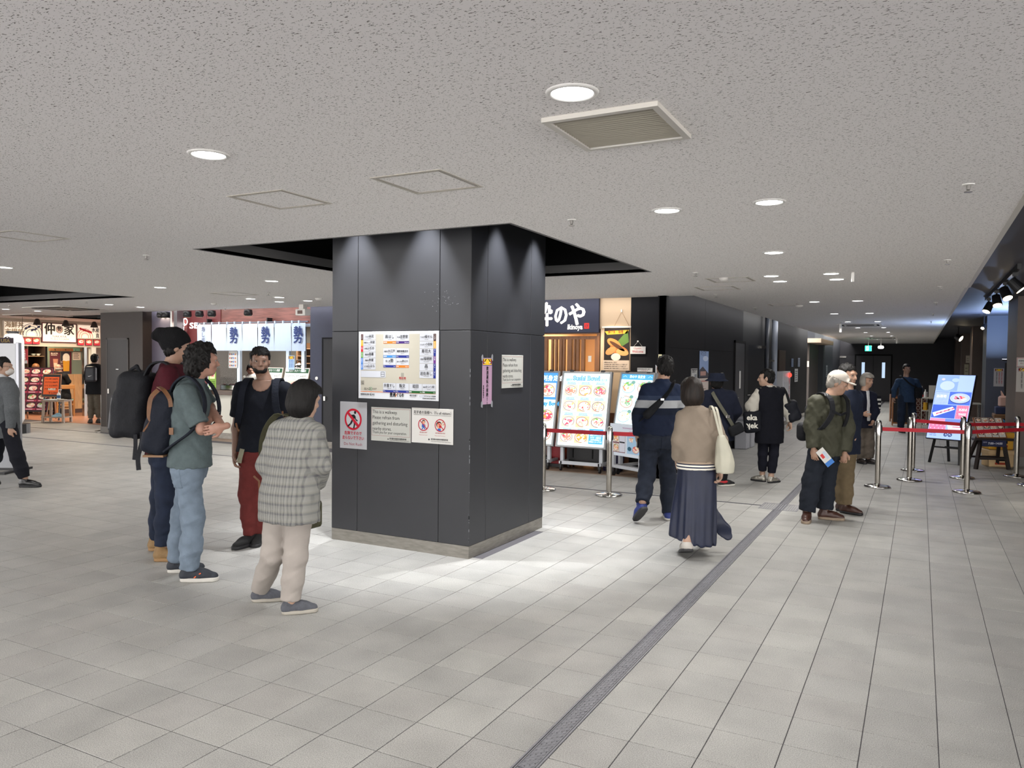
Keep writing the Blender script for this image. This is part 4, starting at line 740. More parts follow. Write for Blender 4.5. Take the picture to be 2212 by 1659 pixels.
# lightbox menu boards on castors
LE = .52
def lightbox(x, y, w, h, z0, lean, rz, lab, feet=True):
    t = thing('lightbox_menu', lab, 'menu board', (x, y, 0), rz); S = mat('lightbox_alu', '#a9aaac', .3, .8); gw = mat('stand_grey', '#b7bac0', .4, .2)
    M_ = Matrix.Translation((0, 0, z0)) @ Matrix.Rotation(R_(-lean), 4, 'X')
    MB().box(0, w, 0, .05, 0, h, mat('lightbox_back', '#8a8b8e', .5), .004).xf(M_).obj('box', t)
    mb = MB(); b = .03
    mb.box(0, b, -.02, 0, 0, h, S, .004).box(w - b, w, -.02, 0, 0, h, S, .004).box(b, w - b, -.02, 0, 0, b, S, .004).box(b, w - b, -.02, 0, h - b, h, S, .004).xf(M_).obj('frame', t)
    for k in (.2, .82): MB().box(w * k - .03, w * k + .03, -.028, .01, h - .012, h + .018, mat('clip_black', '#2a2a2e', .4)).xf(M_).obj('clip', t)
    if feet:
        for sx in (.09, w - .09):
            MB().bar((sx, .06, .1), (sx, .06, z0 + .2), .05, .05, gw).obj('upright', t); MB().bar((sx, -.02, .13), (sx, .52, .13), .045, .04, gw).obj('foot_rail', t)
            for yy in (0, .5):
                MB().cyl((sx - .012, yy + .01, .035), (sx + .012, yy + .01, .035), .035, .035, black(), 14).box(sx - .02, sx + .02, yy - .02, yy + .02, .06, .11, black()).obj('castor', t)
        MB().bar((.09, -.0, .13), (w - .09, -.0, .13), .04, .05, gw).obj('cross_rail', t)
    return t, M_
t, M_ = lightbox(-4.88, 10.76, .81, 1.17, .36, 12, 0, 'large glowing sushi bowl menu lightbox with twelve pictures'); mb = MB(); y = -.004
mb.rect(.03, .78, .03, 1.14, ink('#dff6f8', LE), y); mb.text('Sushi Bowl', .4, 1.035, .066, ink('#2f7fbf', LE), y - .0006, w=.44, al='c', bold=.07); mb.text('Sushi Bowl', .4, 1.037, .062, ink('#9fd4ee', LE), y - .0009, w=.42, al='c', bold=.005); mb.text('海鮮丼', .07, 1.02, .035, ink('#3f95cf', LE), y - .0004, w=.1, bold=.02).text('人気の丼', .62, 1.02, .035, ink('#3f95cf', LE), y - .0004, w=.12, bold=.02)
CAP = ink('#9fd6f4', LE); CAPT = ink('#2f6fae', LE)
for r in range(4):
    for c in range(3):
        x0, z0 = .055 + c * .235, .785 - r * .238; x1, z1 = x0 + .225, z0 + .228
        mb.rect(x0, x1, z0, z1, ink('#7fc4ea', LE), y - .0002)
        if r == 3 and c == 2:
            mb.rect(x0 + .003, x1 - .003, z0 + .003, z1 - .003, ink('#4f9ed6', LE), y - .0004)
            for i in range(6): mb.text(('ご飯少なめ', '海鮮丼一品追加', 'お得なランチセット有り', 'みそ汁・小鉢付き', 'ご注文は店員まで', '写真はイメージです')[i], (x0 + x1) / 2, z1 - .045 - i * .032, .02, ink('#f4fcff', LE), y - .0007, w=(.11, .18, .19, .17, .17, .2)[i], al='c', bold=.03)
            continue
        mb.rect(x0 + .003, x1 - .003, z1 - .05, z1 - .003, ink('#c4ecfa', LE), y - .0004); mb.text(('PINK TUNA BOWL', 'SEAFOOD MIX', 'SPECIAL TUNA', 'SALMON BOWL', 'PLENTY OF SALMON', 'FATTY TUNA', 'CRAB TUNA BOWL', 'SQUID BOWL', 'KAISEN', 'POPULAR TUNA', 'CRAB BOWL')[min(r * 3 + c, 10)], (x0 + x1) / 2, z1 - .027, .015, CAPT, y - .0007, al='c', w=.13, bold=.02); mb.rect(x0 + .04, x1 - .04, z1 - .043, z1 - .037, CAPT, y - .0006)
        food(mb, x0 + .003, x1 - .003, z0 + .003, z1 - .05, y - .0004, rng, LE, ('#f9d9b4', '#f7c79a')[c % 2], ('#77788c', '#8a5f6a', '#56506a')[c], c == 2 or r == 3); mb.rect(x1 - .09, x1 - .004, z0 + .005, z0 + .03, ink('#fdf6ee', LE), y - .0035)
mb.xf(M_); mb.obj('lit_print', t)
t, M_ = lightbox(-5.72, 10.76, .8, 1.17, .36, 12, 0, 'glowing blue menu lightbox half hidden behind the pillar edge'); mb = MB(); y = -.004
mb.rect(.03, .77, .03, 1.14, ink('#d9f2fa', LE), y).rect(.03, .77, .72, 1.14, ink('#4a8fdc', LE), y - .0002); mb.text('刺身定食', .5, 1.02, .07, ink('#f4fbff', LE), y - .0004, bold=.03); mb.text('Today Bowl', .42, .63, .06, ink('#3f95cf', LE), y - .0004, bold=.06)
for r in range(3): food(mb, .5, .75, (.76, .37, .07)[r], (.98, .58, .3)[r], y - .0005, rng, LE, '#fbe3c2', '#8a6f70')
mb.xf(M_); mb.obj('lit_print', t)
t, M_ = lightbox(-4.06, 10.86, .72, .8, .72, 10, R_(-28), 'tilted glowing set meal lightbox beside the stanchion'); t.location = (-4.0, 10.9, 0)
mb = MB(); y = -.004; mb.rect(.03, .69, .03, .77, ink('#d6f1fa', LE), y).rect(.03, .69, .69, .77, ink('#4f9ed6', LE), y - .0002); mb.text('粋のや 魚定食', .36, .715, .036, ink('#f4fbff', LE), y - .0004, w=.32, al='c', bold=.01)
for q in (-1, 1): mb.line((.36 + q * .22, .725), (.36 + q * .26, .745), .005, ink('#cfeaf8', LE), y - .0004).line((.36 + q * .26, .745), (.36 + q * .3, .725), .005, ink('#cfeaf8', LE), y - .0004)
for r in range(3):
    for c in range(2):
        x0, z0 = .045 + c * .32, .475 - r * .215; food(mb, x0, x0 + .31, z0, z0 + .205, y - .0003, rng, LE, '#eef6f6', ('#7fb4c4', '#a98a80')[(r + c) % 2], r < 1, 14, ['#e8907a', '#e86a72', '#f0dcc0', '#7cb08a', '#eeb878']); mb.disc(x0 + .06, z0 + .175, .045, .026, ink('#7f9aa4', LE), y - .003, 14).disc(x0 + .06, z0 + .177, .038, .02, ink('#d9e4e0', LE), y - .0033, 14).disc(x0 + .25, z0 + .175, .042, .026, ink('#6f9a92', LE), y - .003, 14)
mb.xf(M_); mb.obj('lit_print', t)
MB().box(.12, .42, -.014, -.004, 0, .055, PAPER).xf(Matrix.Translation((.25, .12, 1.52))).obj('notice', t); mb = MB(); mb.text('新型定食お持ち帰り', .13, .03, .014, INK, -.015, w=.26, bold=.02).text('できます', .2, .01, .012, RED, -.015, w=.14); mb.xf(Matrix.Translation((.25, .12, 1.52))); mb.obj('notice_print', t)
t = thing('whiteboard_menu', 'white recommended menu board with food photos under the tilted lightbox', 'menu board', (-4.02, 10.78, .3), R_(-28)); MB().box(.03, .72, -.02, 0, 0, .46, mat('whiteboard', '#dfe9f6', .25), .004).obj('board', t); mb = MB(); y = -.0205
mb.text('recommended menu', .3, .4, .03, ink('#b04a9a'), y, w=.34).text('(2024 July-)', .44, .35, .026, ink('#b04a9a'), y, w=.2)
mb.rect(.1, .36, .05, .33, ink('#7a4a55'), y); food(mb, .105, .23, .2, .32, y - .0004, rng, 0, '#efe6da', '#6b4a40'); food(mb, .105, .23, .06, .18, y - .0004, rng, 0, '#e8ddd0', '#5a4540'); mb.rect(.235, .355, .06, .32, ink('#d9dbe8'), y - .0004).rect(.24, .35, .19, .21, INK, y - .0008)
mb.rect(.4, .66, .05, .33, ink('#a9cdea'), y); food(mb, .41, .55, .19, .31, y - .0004, rng, 0, '#a9cdea', None, False); food(mb, .5, .65, .06, .18, y - .0004, rng, 0, '#a9cdea', '#c8584a', False); mb.disc(.45, .12, .04, .03, ink('#2f5f78'), y - .0006); mb.obj('printing', t)
for x in (.1, .66): MB().bar((x, .0, -.15), (x, .0, .05), .045, .045, mat('stand_grey', '#b7bac0')).obj('leg', t)
MB().bar((.08, 0, -.16), (.68, 0, -.16), .04, .045, mat('stand_grey', '#b7bac0')).obj('cross_rail', t)
for x in (.1, .66): MB().cyl((x - .012, 0, -.265), (x + .012, 0, -.265), .035, .035, black(), 14).box(x - .018, x + .018, -.02, .02, -.25, -.17, black()).obj('castor', t)
# clutter behind the lightboxes
t = thing('black_crate', 'black plastic crate with slots under the sushi bowl lightbox', 'crate', (-4.5, 11.05, .12)); bk = mat('crate_black', '#19191c', .5)
MB().box(-.3, .34, -.05, .2, 0, .28, bk, .01).obj('body', t)
for x in (-.2, .12): MB().box(x, x + .02, -.055, -.05, .06, .2, VOID).obj('slot', t)
MB().lathe([(.02, .28), (.02, .295), (0, .3)], ink('#d8402a'), (.2, -.0, 0), 12).obj('button', t)
t = thing('foam_box', 'white foam box resting on the black crate', 'box', (-4.62, 11.08, .4)); MB().box(-.18, .2, -.08, .2, 0, .14, mat('foam', '#d9d5c8', .7), .01).box(-.19, .21, -.09, .21, .11, .15, mat('foam', '#d9d5c8'), .008).obj('body', t)
t = thing('pallet_trolley', 'low grey castor trolley under the black crate', 'trolley', (-4.5, 11.1, 0)); MB().box(-.36, .4, -.1, .3, .08, .115, mat('trolley_grey', '#77736e', .6)).obj('deck', t)
for x in (-.3, .33): MB().cyl((x - .015, 0, .035), (x + .015, 0, .035), .035, .035, black(), 12).box(x - .02, x + .02, -.02, .02, .05, .08, black()).obj('castor', t)
t = thing('white_box', 'white box with a small red mark beside the pillar', 'box', (-5.3, 11.05, .18)); MB().box(-.3, .15, -.1, .25, 0, .17, mat('boxwhite', '#ded4cf', .6), .006).obj('carton', t); mb = MB(); mb.text('魚', .0, .05, .06, RED, -.101, bold=.03); mb.obj('lettering', t)
t = thing('hand_trolley', 'black wheeled trolley under the white box beside the pillar', 'trolley', (-5.3, 11.05, 0)); MB().box(-.3, .2, -.12, .3, .12, .17, black()).obj('deck', t)
for x in (-.2, .12): MB().cyl((x - .015, -.05, .045), (x + .015, -.05, .045), .045, .045, black(), 14).box(x - .02, x + .02, -.07, -.03, .05, .12, steel()).obj('castor', t)
t = thing('red_crate', 'red plastic crate behind the white box', 'crate', (-5.1, 11.2, 0)); rc = mat('crate_red', '#a3222c', .5)
MB().box(-.3, .2, -.1, .2, .05, .36, rc, .01).obj('body', t); MB().box(-.32, .22, -.12, .22, .32, .37, rc, .006).obj('rim', t); MB().box(-.3, .2, -.1, .2, 0, .05, black()).obj('dolly', t)
t = thing('storage_tub', 'dark violet tub between the two menu lightboxes', 'tub', (-4.12, 11.22, .0)); MB().lathe([(.0, .0), (.15, 0), (.18, .3), (.2, .34), (.17, .36), (0, .37)], mat('tub_violet', '#34345a', .4), n=20).obj('body', t, smooth=True)
# ------------------------------------------------ food shop at the far left (sign wall x = -20.4, facing +x)
NX = -20.4; rng = random.Random(5)
mb = MB(); mb.box(NX - .12, NX, 9.0, 16.0, 1.9, 2.6, mat('shop_lintel', '#b7aa98', .5)).box(NX - .1, NX, 13.52, 13.6, 0, 1.9, steel()).box(NX - .1, NX + .03, 13.72, 13.85, 0, 1.9, mat('post_pale', '#c9c4ba', .5)); struct('wall_food_shop', mb, 'pale lintel and posts of the food shop at the far left')
mb = MB(); mb.box(-21.9, -21.8, 13.42, 14.42, 1.13, 2.5, mat('sage_wall', '#7d8a78', .6)); m_ = mat('pine_board', '#c79a66', .5, noise=.18, nscale=4, stretch=(9, 9, 1))
for i in range(9): mb.box(-21.9, -21.79, 13.42 + i * .115, 13.532 + i * .115, .12, 1.13, m_)
mb.box(-21.9, -21.78, 13.42, 14.5, 0, .12, mat('dado_dark', '#4a2f20', .6)); mb.box(-22.6, -22.5, 11.0, 13.42, 0, 2.6, mat('shelf_dark', '#241c18', .7)).box(-22.6, -20.4, 16.5, 16.6, 0, 2.6, mat('shelf_dark', '#241c18')).box(-21.9, -21.8, 14.42, 16.5, 0, 2.6, mat('interior_grey', '#a09890', .6)).box(-24, -23.9, 5, 20, 0, 2.6, mat('shelf_dark', '#241c18'))
struct('wall_food_interior', mb, 'sage green and pine inner wall of the food shop')
t = thing('shelf_cabinet', 'open dark shelf unit inside the food shop', 'shelf', (-22.2, 12.9, 0)); SD = mat('cab_dark', '#3a2a20', .6)
for y in (-.45, .0, .48): MB().box(-.25, .25, y - .015, y + .015, .8, 2.0, SD).obj('divider', t)
for z in (1.2, 1.63, 1.95): MB().box(-.25, .25, -.45, .48, z, z + .02, mat('cab_edge', '#8a7258', .6)).obj('shelf', t)
for i, (y, c) in enumerate(((-.35, '#d9d6cc'), (.25, '#8a8f88'), (.38, '#b5b0a4'))):
    q = thing('stored_dish', ('pale stack of dishes on the dark shelf unit', 'grey bowl on the dark shelf unit', 'cream bowl at the right of the dark shelf unit')[i], 'dish', (-22.1, 12.9 + y, 1.65)); MB().lathe([(.03, 0), (.07, .06), (.065, .06), (.02, .01)], mat('dish%d' % i, c, .4), n=14).obj('bowl', q, smooth=True)
def wsign(y0, y1, z0, z1, lab, frame='#d9d2c4', x=NX, m='#efe0cc', name='shop_sign', cat='shop sign'):
    t = thing(name, lab, cat, (x + .04, y0, z0), R_(90)); w, h = y1 - y0, z1 - z0
    MB().box(0, w, 0, .04, 0, h, mat('sf' + frame, frame, .5), .004).obj('frame', t); mb = MB(); mb.rect(.025, w - .025, .025, h - .025, mat('sp' + m, m, .5, emit=.35), -.0006); return t, mb, w, h
DKK = ink('#2f2a27'); TAN = ink('#a8926f'); NVY = ink('#2c3353'); REDW = ink('#d0303a')
t, mb, w, h = wsign(12.335, 13.285, 2.008, 2.53, 'main shop sign with two bold black characters and a round crest', '#5a2028')
mb.text('仲', .07, .24, .24, DKK, -.001, w=.27, bold=.05).text('家', .6, .24, .24, DKK, -.001, w=.27, bold=.05); mb.ring(.47, .35, .085, .098, DKK, -.001); mb.disc(.47, .35, .083, .083, ink('#e9c9bd'), -.001, 24); mb.text('勢', .47, .31, .1, DKK, -.0014, w=.11, al='c', bold=.05); mb.text('NAKAYA', w / 2, .135, .06, DKK, -.001, w=.38, al='c').text('TSUKIJI DOGASHI', w / 2, .07, .05, DKK, -.001, w=.5, al='c'); mb.obj('print', t)
t, mb, w, h = wsign(11.37, 12.325, 2.135, 2.53, 'left side sign with tan characters and blue wave crest', '#d0c6b6')
mb.text('海鮮丼', .04, .24, .12, TAN, -.001, w=.46, bold=.05).text('市場飯', .04, .06, .12, TAN, -.001, w=.46, bold=.05)
for k in range(6): mb.ring(.7, .06 + .0 * k, .1 + k * .035, .115 + k * .035, NVY if k % 2 else ink('#efe0cc'), -.0012 - k * .0003, 24)
mb.rect(.5, .93, -.2, .025, mat('sf#d0c6b6', '#d0c6b6'), -.004); mb.v[-4:] = [(a, b, max(c, .0)) for a, b, c in mb.v[-4:]]
for k in range(5): mb.disc(.56 + k * .08, .22 + .05 * sin(k * 2), .05, .028, NVY, -.004, 12, .6)
mb.v = [(a, b, max(c, .026) if b < -.001 else c) for a, b, c in mb.v]; mb.obj('print', t)
t, mb, w, h = wsign(13.3, 13.985, 2.13, 2.53, 'right side sign with a red wave crest', '#d0c6b6')
for k in range(6): mb.ring(.22, .05, .07 + k * .03, .083 + k * .03, REDW if k % 2 else ink('#efe0cc'), -.0012 - k * .0003, 24)
for k in range(5): mb.disc(.1 + k * .07, .27 - .02 * k, .05, .03, REDW, -.004, 12, -.5)
mb.text('水産', .42, .2, .1, DKK, -.001, w=.22, bold=.05).text('直', .54, .05, .1, DKK, -.001, w=.1, bold=.05); mb.v = [(a, b, max(c, .026) if b < -.001 else c) for a, b, c in mb.v]; mb.obj('print', t)
for i, y0 in enumerate((11.5, 11.7, 11.89, 12.09, 13.31, 13.54, 13.78)):
    t, mb, w, h = wsign(y0, y0 + .19, 1.95, 2.12, '%s food picture panel from the left under the shop signs' % ORD[i], '#7a3038', name='picture_panel', cat='picture'); food(mb, .01, w - .01, .05, h - .01, -.001, rng, 0, '#d94a3a', '#5b2a2a', i % 2, 16); mb.rect(.01, w - .01, .01, .05, ink('#c22a3f'), -.001); mb.obj('print', t)
def nsheet(y0, y1, z0, z1, lab, col, draw, name='poster', x=-21.79):
    t = thing(name, lab, 'poster', (x, y0, z0), R_(90)); w, h = y1 - y0, z1 - z0; MB().box(0, w, -.004, 0, 0, h, mat('ns' + col, col, .5)).obj('sheet', t); mb = MB(); draw(mb, w, h); mb.obj('print', t)
def d1(mb, w, h):
    mb.text('BLACK', .03, h * .9, .04, ink('#e9dcc8'), -.005, w=w * .7, bold=.04).text('HIGHBALL', .03, h * .83, .03, ink('#e9dcc8'), -.005, w=w * .6, bold=.02); mb.poly([(w * .38, h * .15), (w * .68, h * .15), (w * .78, h * .68), (w * .3, h * .68)], ink('#c98a70'), -.005).poly([(w * .42, h * .2), (w * .64, h * .2), (w * .7, h * .5), (w * .36, h * .5)], ink('#ead2b8'), -.0054)
def d2(mb, w, h):
    mb.rect(0, w * .16, 0, h * .6, ink('#5a1420'), -.005).rect(w * .84, w, 0, h, ink('#5a1420'), -.005); mb.poly([(w * .22, h * .12), (w * .78, h * .12), (w * .82, h * .62), (w * .18, h * .62)], ink('#e0a02a'), -.0054).disc(w * .5, h * .76, w * .33, h * .18, ink('#f2ead8'), -.0058, 20).poly([(w * .18, h * .6), (w * .82, h * .6), (w * .83, h * .78), (w * .17, h * .78)], ink('#f2ead8'), -.0056); mb.text('ビール', w * .08, h * .5, .06, ink('#f2ead8'), -.006, vert=True)
nsheet(13.42, 13.72, 1.14, 1.77, 'dark red drink poster with a tall glass inside the food shop', '#5a1a20', d1); nsheet(13.74, 14.05, 1.14, 1.77, 'dark poster of a beer mug inside the food shop', '#231a1c', d2)
nsheet(14.09, 14.33, 1.54, 1.77, 'pale paper notice right of the beer poster', '#e3d0bb', lambda mb, w, h: [mb.rect(.02, w * (.8 - .1 * (i % 2)), h * (.2 + .18 * i), h * (.27 + .18 * i), ink('#5a4a44'), -.005) for i in range(4)], 'notice')
t = thing('hook_rail', 'long wooden rail with a green tag above the drink posters', 'rail', (-21.76, 13.38, 1.79), R_(90)); MB().box(0, 1.03, -.02, .02, 0, .08, WOOD, .004).obj('board', t); MB().box(.7, .9, -.03, -.02, .01, .09, mat('tag_green', '#6fa08c', .6)).obj('tag', t)
for x in (.15, .45, .75): MB().box(x, x + .02, -.035, -.02, .03, .05, black()).obj('hook', t)
# menu rack with food photo cards, leaning
t = thing('menu_rack', 'black leaning rack of food photo cards in front of the food shop', 'menu rack', (-20.02, 11.98, 0), R_(27)); fr = black(); M_ = Matrix.Translation((0, 0, .22)) @ Matrix.Rotation(R_(-16), 4, 'X') @ Matrix.Shear('XZ', 4, (0, 0))
MB().box(-.62, .26, .0, .02, 0, 1.18, fr).xf(M_).obj('back_panel', t)
MB().bar((-.55, .05, 0), (-.55, .12, .3), .03, .03, WOOD).bar((.2, .05, 0), (.2, .12, .3), .03, .03, WOOD).bar((-.55, .5, 0), (-.5, .36, 1.2), .03, .03, WOOD).bar((.2, .5, 0), (.18, .36, 1.2), .03, .03, WOOD).obj('stand', t)
for r in range(5):
    for c in range(3):
        mb = MB(); x0, z0 = -.6 + c * .285, .04 + r * .225; mb.box(x0, x0 + .27, -.012, -.002, z0, z0 + .21, mat('card_red', '#b03a55', .4)); food(mb, x0 + .005, x0 + .265, z0 + .05, z0 + .205, -.0125, rng, 0, '#3a2a2e', ('#8a3a48', '#6b5a3a')[r % 2], r < 2, 14, ['#e87a7a', '#f0a090', '#e0586a', '#e9b04a', '#f2dcc8'])
        mb.rect(x0 + .03, x0 + .2, z0 + .015, z0 + .03, ink('#f2d9d9'), -.0128); mb.xf(M_); mb.obj('photo_card', t)
MB().box(.02, .2, -.03, -.015, .12, .17, PAPER).xf(M_).obj('tag', t)
t = thing('price_easel', 'orange handwritten price board in a wooden frame on an easel', 'price board', (-19.5, 12.2, .6), R_(32)); M_ = Matrix.Rotation(R_(-9), 4, 'X')
MB().box(-.4, .06, 0, .02, 0, .6, WOOD, .003).box(-.38, .04, -.004, 0, .02, .58, black()).xf(M_).obj('frame', t); mb = MB(); mb.rect(-.355, .015, .07, .52, ink('#e2622c'), -.0045)
for i, s in enumerate(('うに丼7,980円', 'マグロ2,980円', 'いくら2,980円', '穴子丼1,980円')): mb.text(s, -.33, .45 - i * .085, .035, INK, -.005, w=.31, bold=.03)
mb.text('￥2,000', -.22, .09, .045, INK, -.005, w=.21, bold=.03); mb.rect(-.24, -.06, .18, .23, ink('#e8d9c4'), -.0055); mb.xf(M_); mb.obj('print', t)
for x in (-.36, .02): MB().bar((x, .02, -.6), (x + .02, .08, .3), .03, .03, black()).obj('leg', t)
t = thing('wooden_stool_table', 'small wooden side table with a blue mat in front of the food shop', 'table', (-19.02, 11.9, 0), R_(28)); TW = mat('table_wood', '#8f7a66', .5, noise=.15, nscale=8)
MB().box(-.3, .27, -.2, .2, .52, .56, TW, .004).obj('tabletop', t); MB().box(-.3, .27, -.2, .2, .12, .15, TW).obj('lower_shelf', t)
for x in (-.27, .24):
    for y in (-.17, .17): MB().bar((x, y, 0), (x * .92, y * .92, .52), .05, .05, TW).obj('leg', t)
q = thing('table_mat', 'light blue mat with a white sheet on the side table', 'mat', (-19.1, 11.86, .56), R_(28)); MB().box(-.2, .14, -.12, .12, 0, .012, mat('mat_blue', '#a9cfe0', .6)).obj('mat', q); MB().box(-.14, .2, -.1, .1, .012, .018, PAPER).obj('sheet', q)
q = thing('menu_folder', 'dark menu folder lying at the right end of the side table', 'menu', (-18.86, 11.98, .562), R_(20)); MB().box(-.12, .12, -.1, .1, 0, .012, mat('folder_dark', '#3a3a40', .4)).obj('cover', q); MB().rect(-.08, .08, -.05, .05, PAPER).xf(Matrix.Translation((0, 0, .0125)) @ Matrix.Rotation(R_(-90), 4, 'X')).obj('page', q)
q = thing('sanitizer_bottle', 'white pump bottle of hand sanitizer standing on the side table', 'bottle', (-18.97, 11.9, .578)); MB().lathe([(.04, 0), (.042, .12), (.03, .15), (.014, .16), (.014, .18), (0, .18)], WHITE, n=16).obj('body', q, smooth=True); MB().cyl((0, 0, .18), (0, 0, .24), .006, .006, WHITE, 8).bar((0, 0, .24), (.07, .03, .235), .014, .012, WHITE).obj('pump', q); MB().lathe([(.0425, .03), (.0428, .1)], mat('label_blue', '#2c5a8a', .5), n=16).obj('label', q)
q = thing('cloth', 'pale blue cloth lying on the lower shelf of the side table', 'cloth', (-19.0, 11.9, .15), R_(28)); MB().lathe([(.15, 0), (.13, .03), (.08, .05), (.03, .085), (0, .08)], mat('cloth_blue', '#9cc4d4', .8, bump=.4, bscale=30), n=12).obj('cloth', q)
t = thing('chair', 'light wooden chair with a green seat pad behind the price board', 'chair', (-20.96, 13.33, 0), R_(63)); CWd = mat('chair_wood', '#b5804c', .45)
MB().box(-.22, .22, -.2, .22, .42, .46, mat('seat_green', '#8fae94', .7), .01).obj('seat', t)
for x in (-.2, .2): MB().bar((x, -.18, 0), (x, -.22, .85), .035, .035, CWd).obj('leg', t); MB().bar((x, .19, 0), (x, .19, .42), .035, .035, CWd).obj('leg', t)
MB().box(-.22, .22, -.24, -.2, .75, .86, CWd, .006).obj('backrest', t); MB().box(-.2, .2, -.21, -.19, .3, .34, CWd).box(-.2, .2, .18, .2, .2, .24, CWd).obj('stretcher', t)
for i, (x, y) in enumerate(((-20.0, 12.0), (-20.0, 12.75), (-20.0, 13.55))):
    t = thing('ceiling_spot', '%s black cone spotlight from the left before the food shop sign' % ORD[i], 'spotlight', (x, y, CZ)); MB().lathe([(.03, 0), (.05, -.02), (.1, -.16)], black(), n=18).obj('can', t, smooth=True); MB().lathe([(0, -.13), (.08, -.13)], mat('track_lens', '#ffe9c4', emit=2), n=14).obj('lens', t)
    light('sign_spot_lamp', 'SPOT', (x + .55, y, CZ - .12), 16 * SHOP_POWER, (1, .86, .68), (0, R_(35), 0), spot_size=R_(85), spot_blend=.8, shadow_soft_size=.05)
light('food_shop_lamp', 'AREA', (-21.1, 12.6, 2.5), 28 * SHOP_POWER, (1, .8, .55), size=1.2, shape='SQUARE'); light('food_shop_lamp', 'AREA', (-19.0, 12.6, 2.55), 22 * SHOP_POWER, (1, .84, .62), size=.8, shape='SQUARE')
t = thing('balloon_sign', 'white inflated lantern shaped sign with a crest above the white partition', 'sign', (-17.1, 9.75, 0)); MB().lathe([(.0, 2.14), (.08, 2.13), (.16, 2.08), (.195, 1.98), (.2, 1.8), (.2, .3), (.15, .2), (0, .2)], mat('balloon_white', '#f4efe9', .5, emit=.08), n=28).obj('body', t, smooth=True)
MB().lathe([(.0, 2.17), (.12, 2.17), (.12, 2.13)], black(), n=16).obj('cap', t); MB().lathe([(0, 0), (.3, 0), (.3, .2), (0, .2)], black(), n=20).obj('base', t)
mb = MB(); mb.ring(0, 0, .08, .092, DKK, 0); mb.text('勢', 0, -.05, .11, DKK, -.001, w=.12, al='c', bold=.06); mb.xf(Matrix.Translation((.115, -.185, 1.96)) @ Matrix.Rotation(R_(33), 4, 'Z')); mb.obj('crest', t)
t = thing('banner', 'dark banner with gold lettering behind the white partition', 'banner', (-12.6, 7.0, 1.84), R_(29)); MB().box(-.6, .18, 0, .02, -.5, .09, mat('banner_plum', '#3a2630', .6)).obj('cloth', t); MB().text('USA', .0, .02, .05, ink('#a8915a'), -.002, w=.14, bold=.03).obj('lettering', t); MB().box(.1, .13, .0, .02, -1.84, 0, black()).box(-.5, -.47, 0, .02, -1.84, 0, black()).obj('stand', t)
t = thing('hanging_banner', 'red vertical banner with white characters left of the menu rack', 'banner', (-19.42, 11.34, 1.46), R_(28)); MB().box(-.16, .07, 0, .01, 0, .36, mat('banner_red', '#c32a33', .6)).obj('cloth', t); mb = MB(); mb.text('大漁市場', 0, .28, .042, ink('#f4e6dc'), -.001, vert=True, bold=.04).rect(.0, .065, .0, .08, PAPER, -.001); mb.obj('lettering', t); MB().tube([(-.05, .005, .36), (-.05, .005, 1.14)], .004, black(), 5).obj('cord', t)
t = thing('queue_post', 'thin chrome post standing at the foot of the brown wall block', 'post', (-16.0, 11.0, 0)); MB().lathe([(0, 0), (.14, .0), (.14, .012), (.03, .03), (.018, .05), (.018, .8), (.0, .81)], chrome(), n=20).obj('post', t)
t = thing('wooden_chair', 'light wooden stool half hidden behind the large black backpack', 'stool', (-14.3, 10.55, 0), R_(20)); MB().lathe([(0, .42), (.19, .42), (.19, .45), (0, .45)], CWd, n=20).obj('seat', t)
for a in range(4): MB().bar((.17 * cos(a * 1.57 + .4), .17 * sin(a * 1.57 + .4), 0), (.14 * cos(a * 1.57 + .4), .14 * sin(a * 1.57 + .4), .42), .03, .03, CWd).obj('leg', t)
# free standing white partition at the left edge
t = thing('partition_board', 'tall glossy white partition board on black feet at the left edge', 'partition', (-11.34, 6.56, 0), R_(28)); MB().box(-1.5, -.045, -.03, .03, .05, 1.83, mat('gloss_white', '#a4a6ab', .12, coat=.4), .004).obj('panel', t); MB().box(-.045, .0, -.035, .035, .02, 1.84, mat('alu_edge', '#9fa0a6', .3, .5), .004).obj('edge_post', t)
MB().box(-.03, -.1, -.32, .32, 0, .03, black()).box(-1.4, -1.34, -.32, .32, 0, .03, black()).box(-1.5, 0, -.03, .03, .02, .055, black()).obj('foot', t)
# ------------------------------------------------ corridor wall notices
def wall_sheet(y0, y1, z0, z1, lab, col='#cfcfd2', draw=None, x=-3.185, cat='notice', name='wall_notice'):
    t = thing(name, lab, cat, (x, y0, z0), R_(90)); w, h = y1 - y0, z1 - z0; MB().box(0, w, -.004, 0, 0, h, mat('ws' + col, col, .5), .001).obj('sheet', t); mb = MB()
    if draw: draw(mb, w, h)
    else:
        for i in range(5): mb.rect(w * .15, w * (.85 - .15 * (i % 2)), h * (.12 + .16 * i), h * (.18 + .16 * i), ink('#5a5a60'), -.0045)
    mb.obj('print', t)
def dA(mb, w, h): mb.frame(.01, w - .01, .01, h - .01, .012, INK, -.0045); mb.rect(.05, w * .42, .05, h * .55, ink('#5b5f66'), -.0045).rect(w * .52, w - .05, .05, h * .75, ink('#8a8d94'), -.0045); mb.text('お知らせ', .06, h * .82, .045, INK, -.0045, w=w * .6, bold=.03)
def dB(mb, w, h):
    mb.rect(0, w, h * .0, h, ink('#8ea3cc'), -.0045); mb.disc(w * .65, h * .72, w * .3, h * .1, ink('#c4d0e6'), -.0048).poly([(0, 0), (w, 0), (w, h * .15), (w * .35, h * .42), (0, h * .3)], ink('#4d4a52'), -.005).rect(w * .1, w * .7, h * .08, h * .24, ink('#b58f86'), -.0053); mb.text('ゆきさき', .05, h * .84, .08, ink('#3a3f52'), -.0055, w=w * .6)
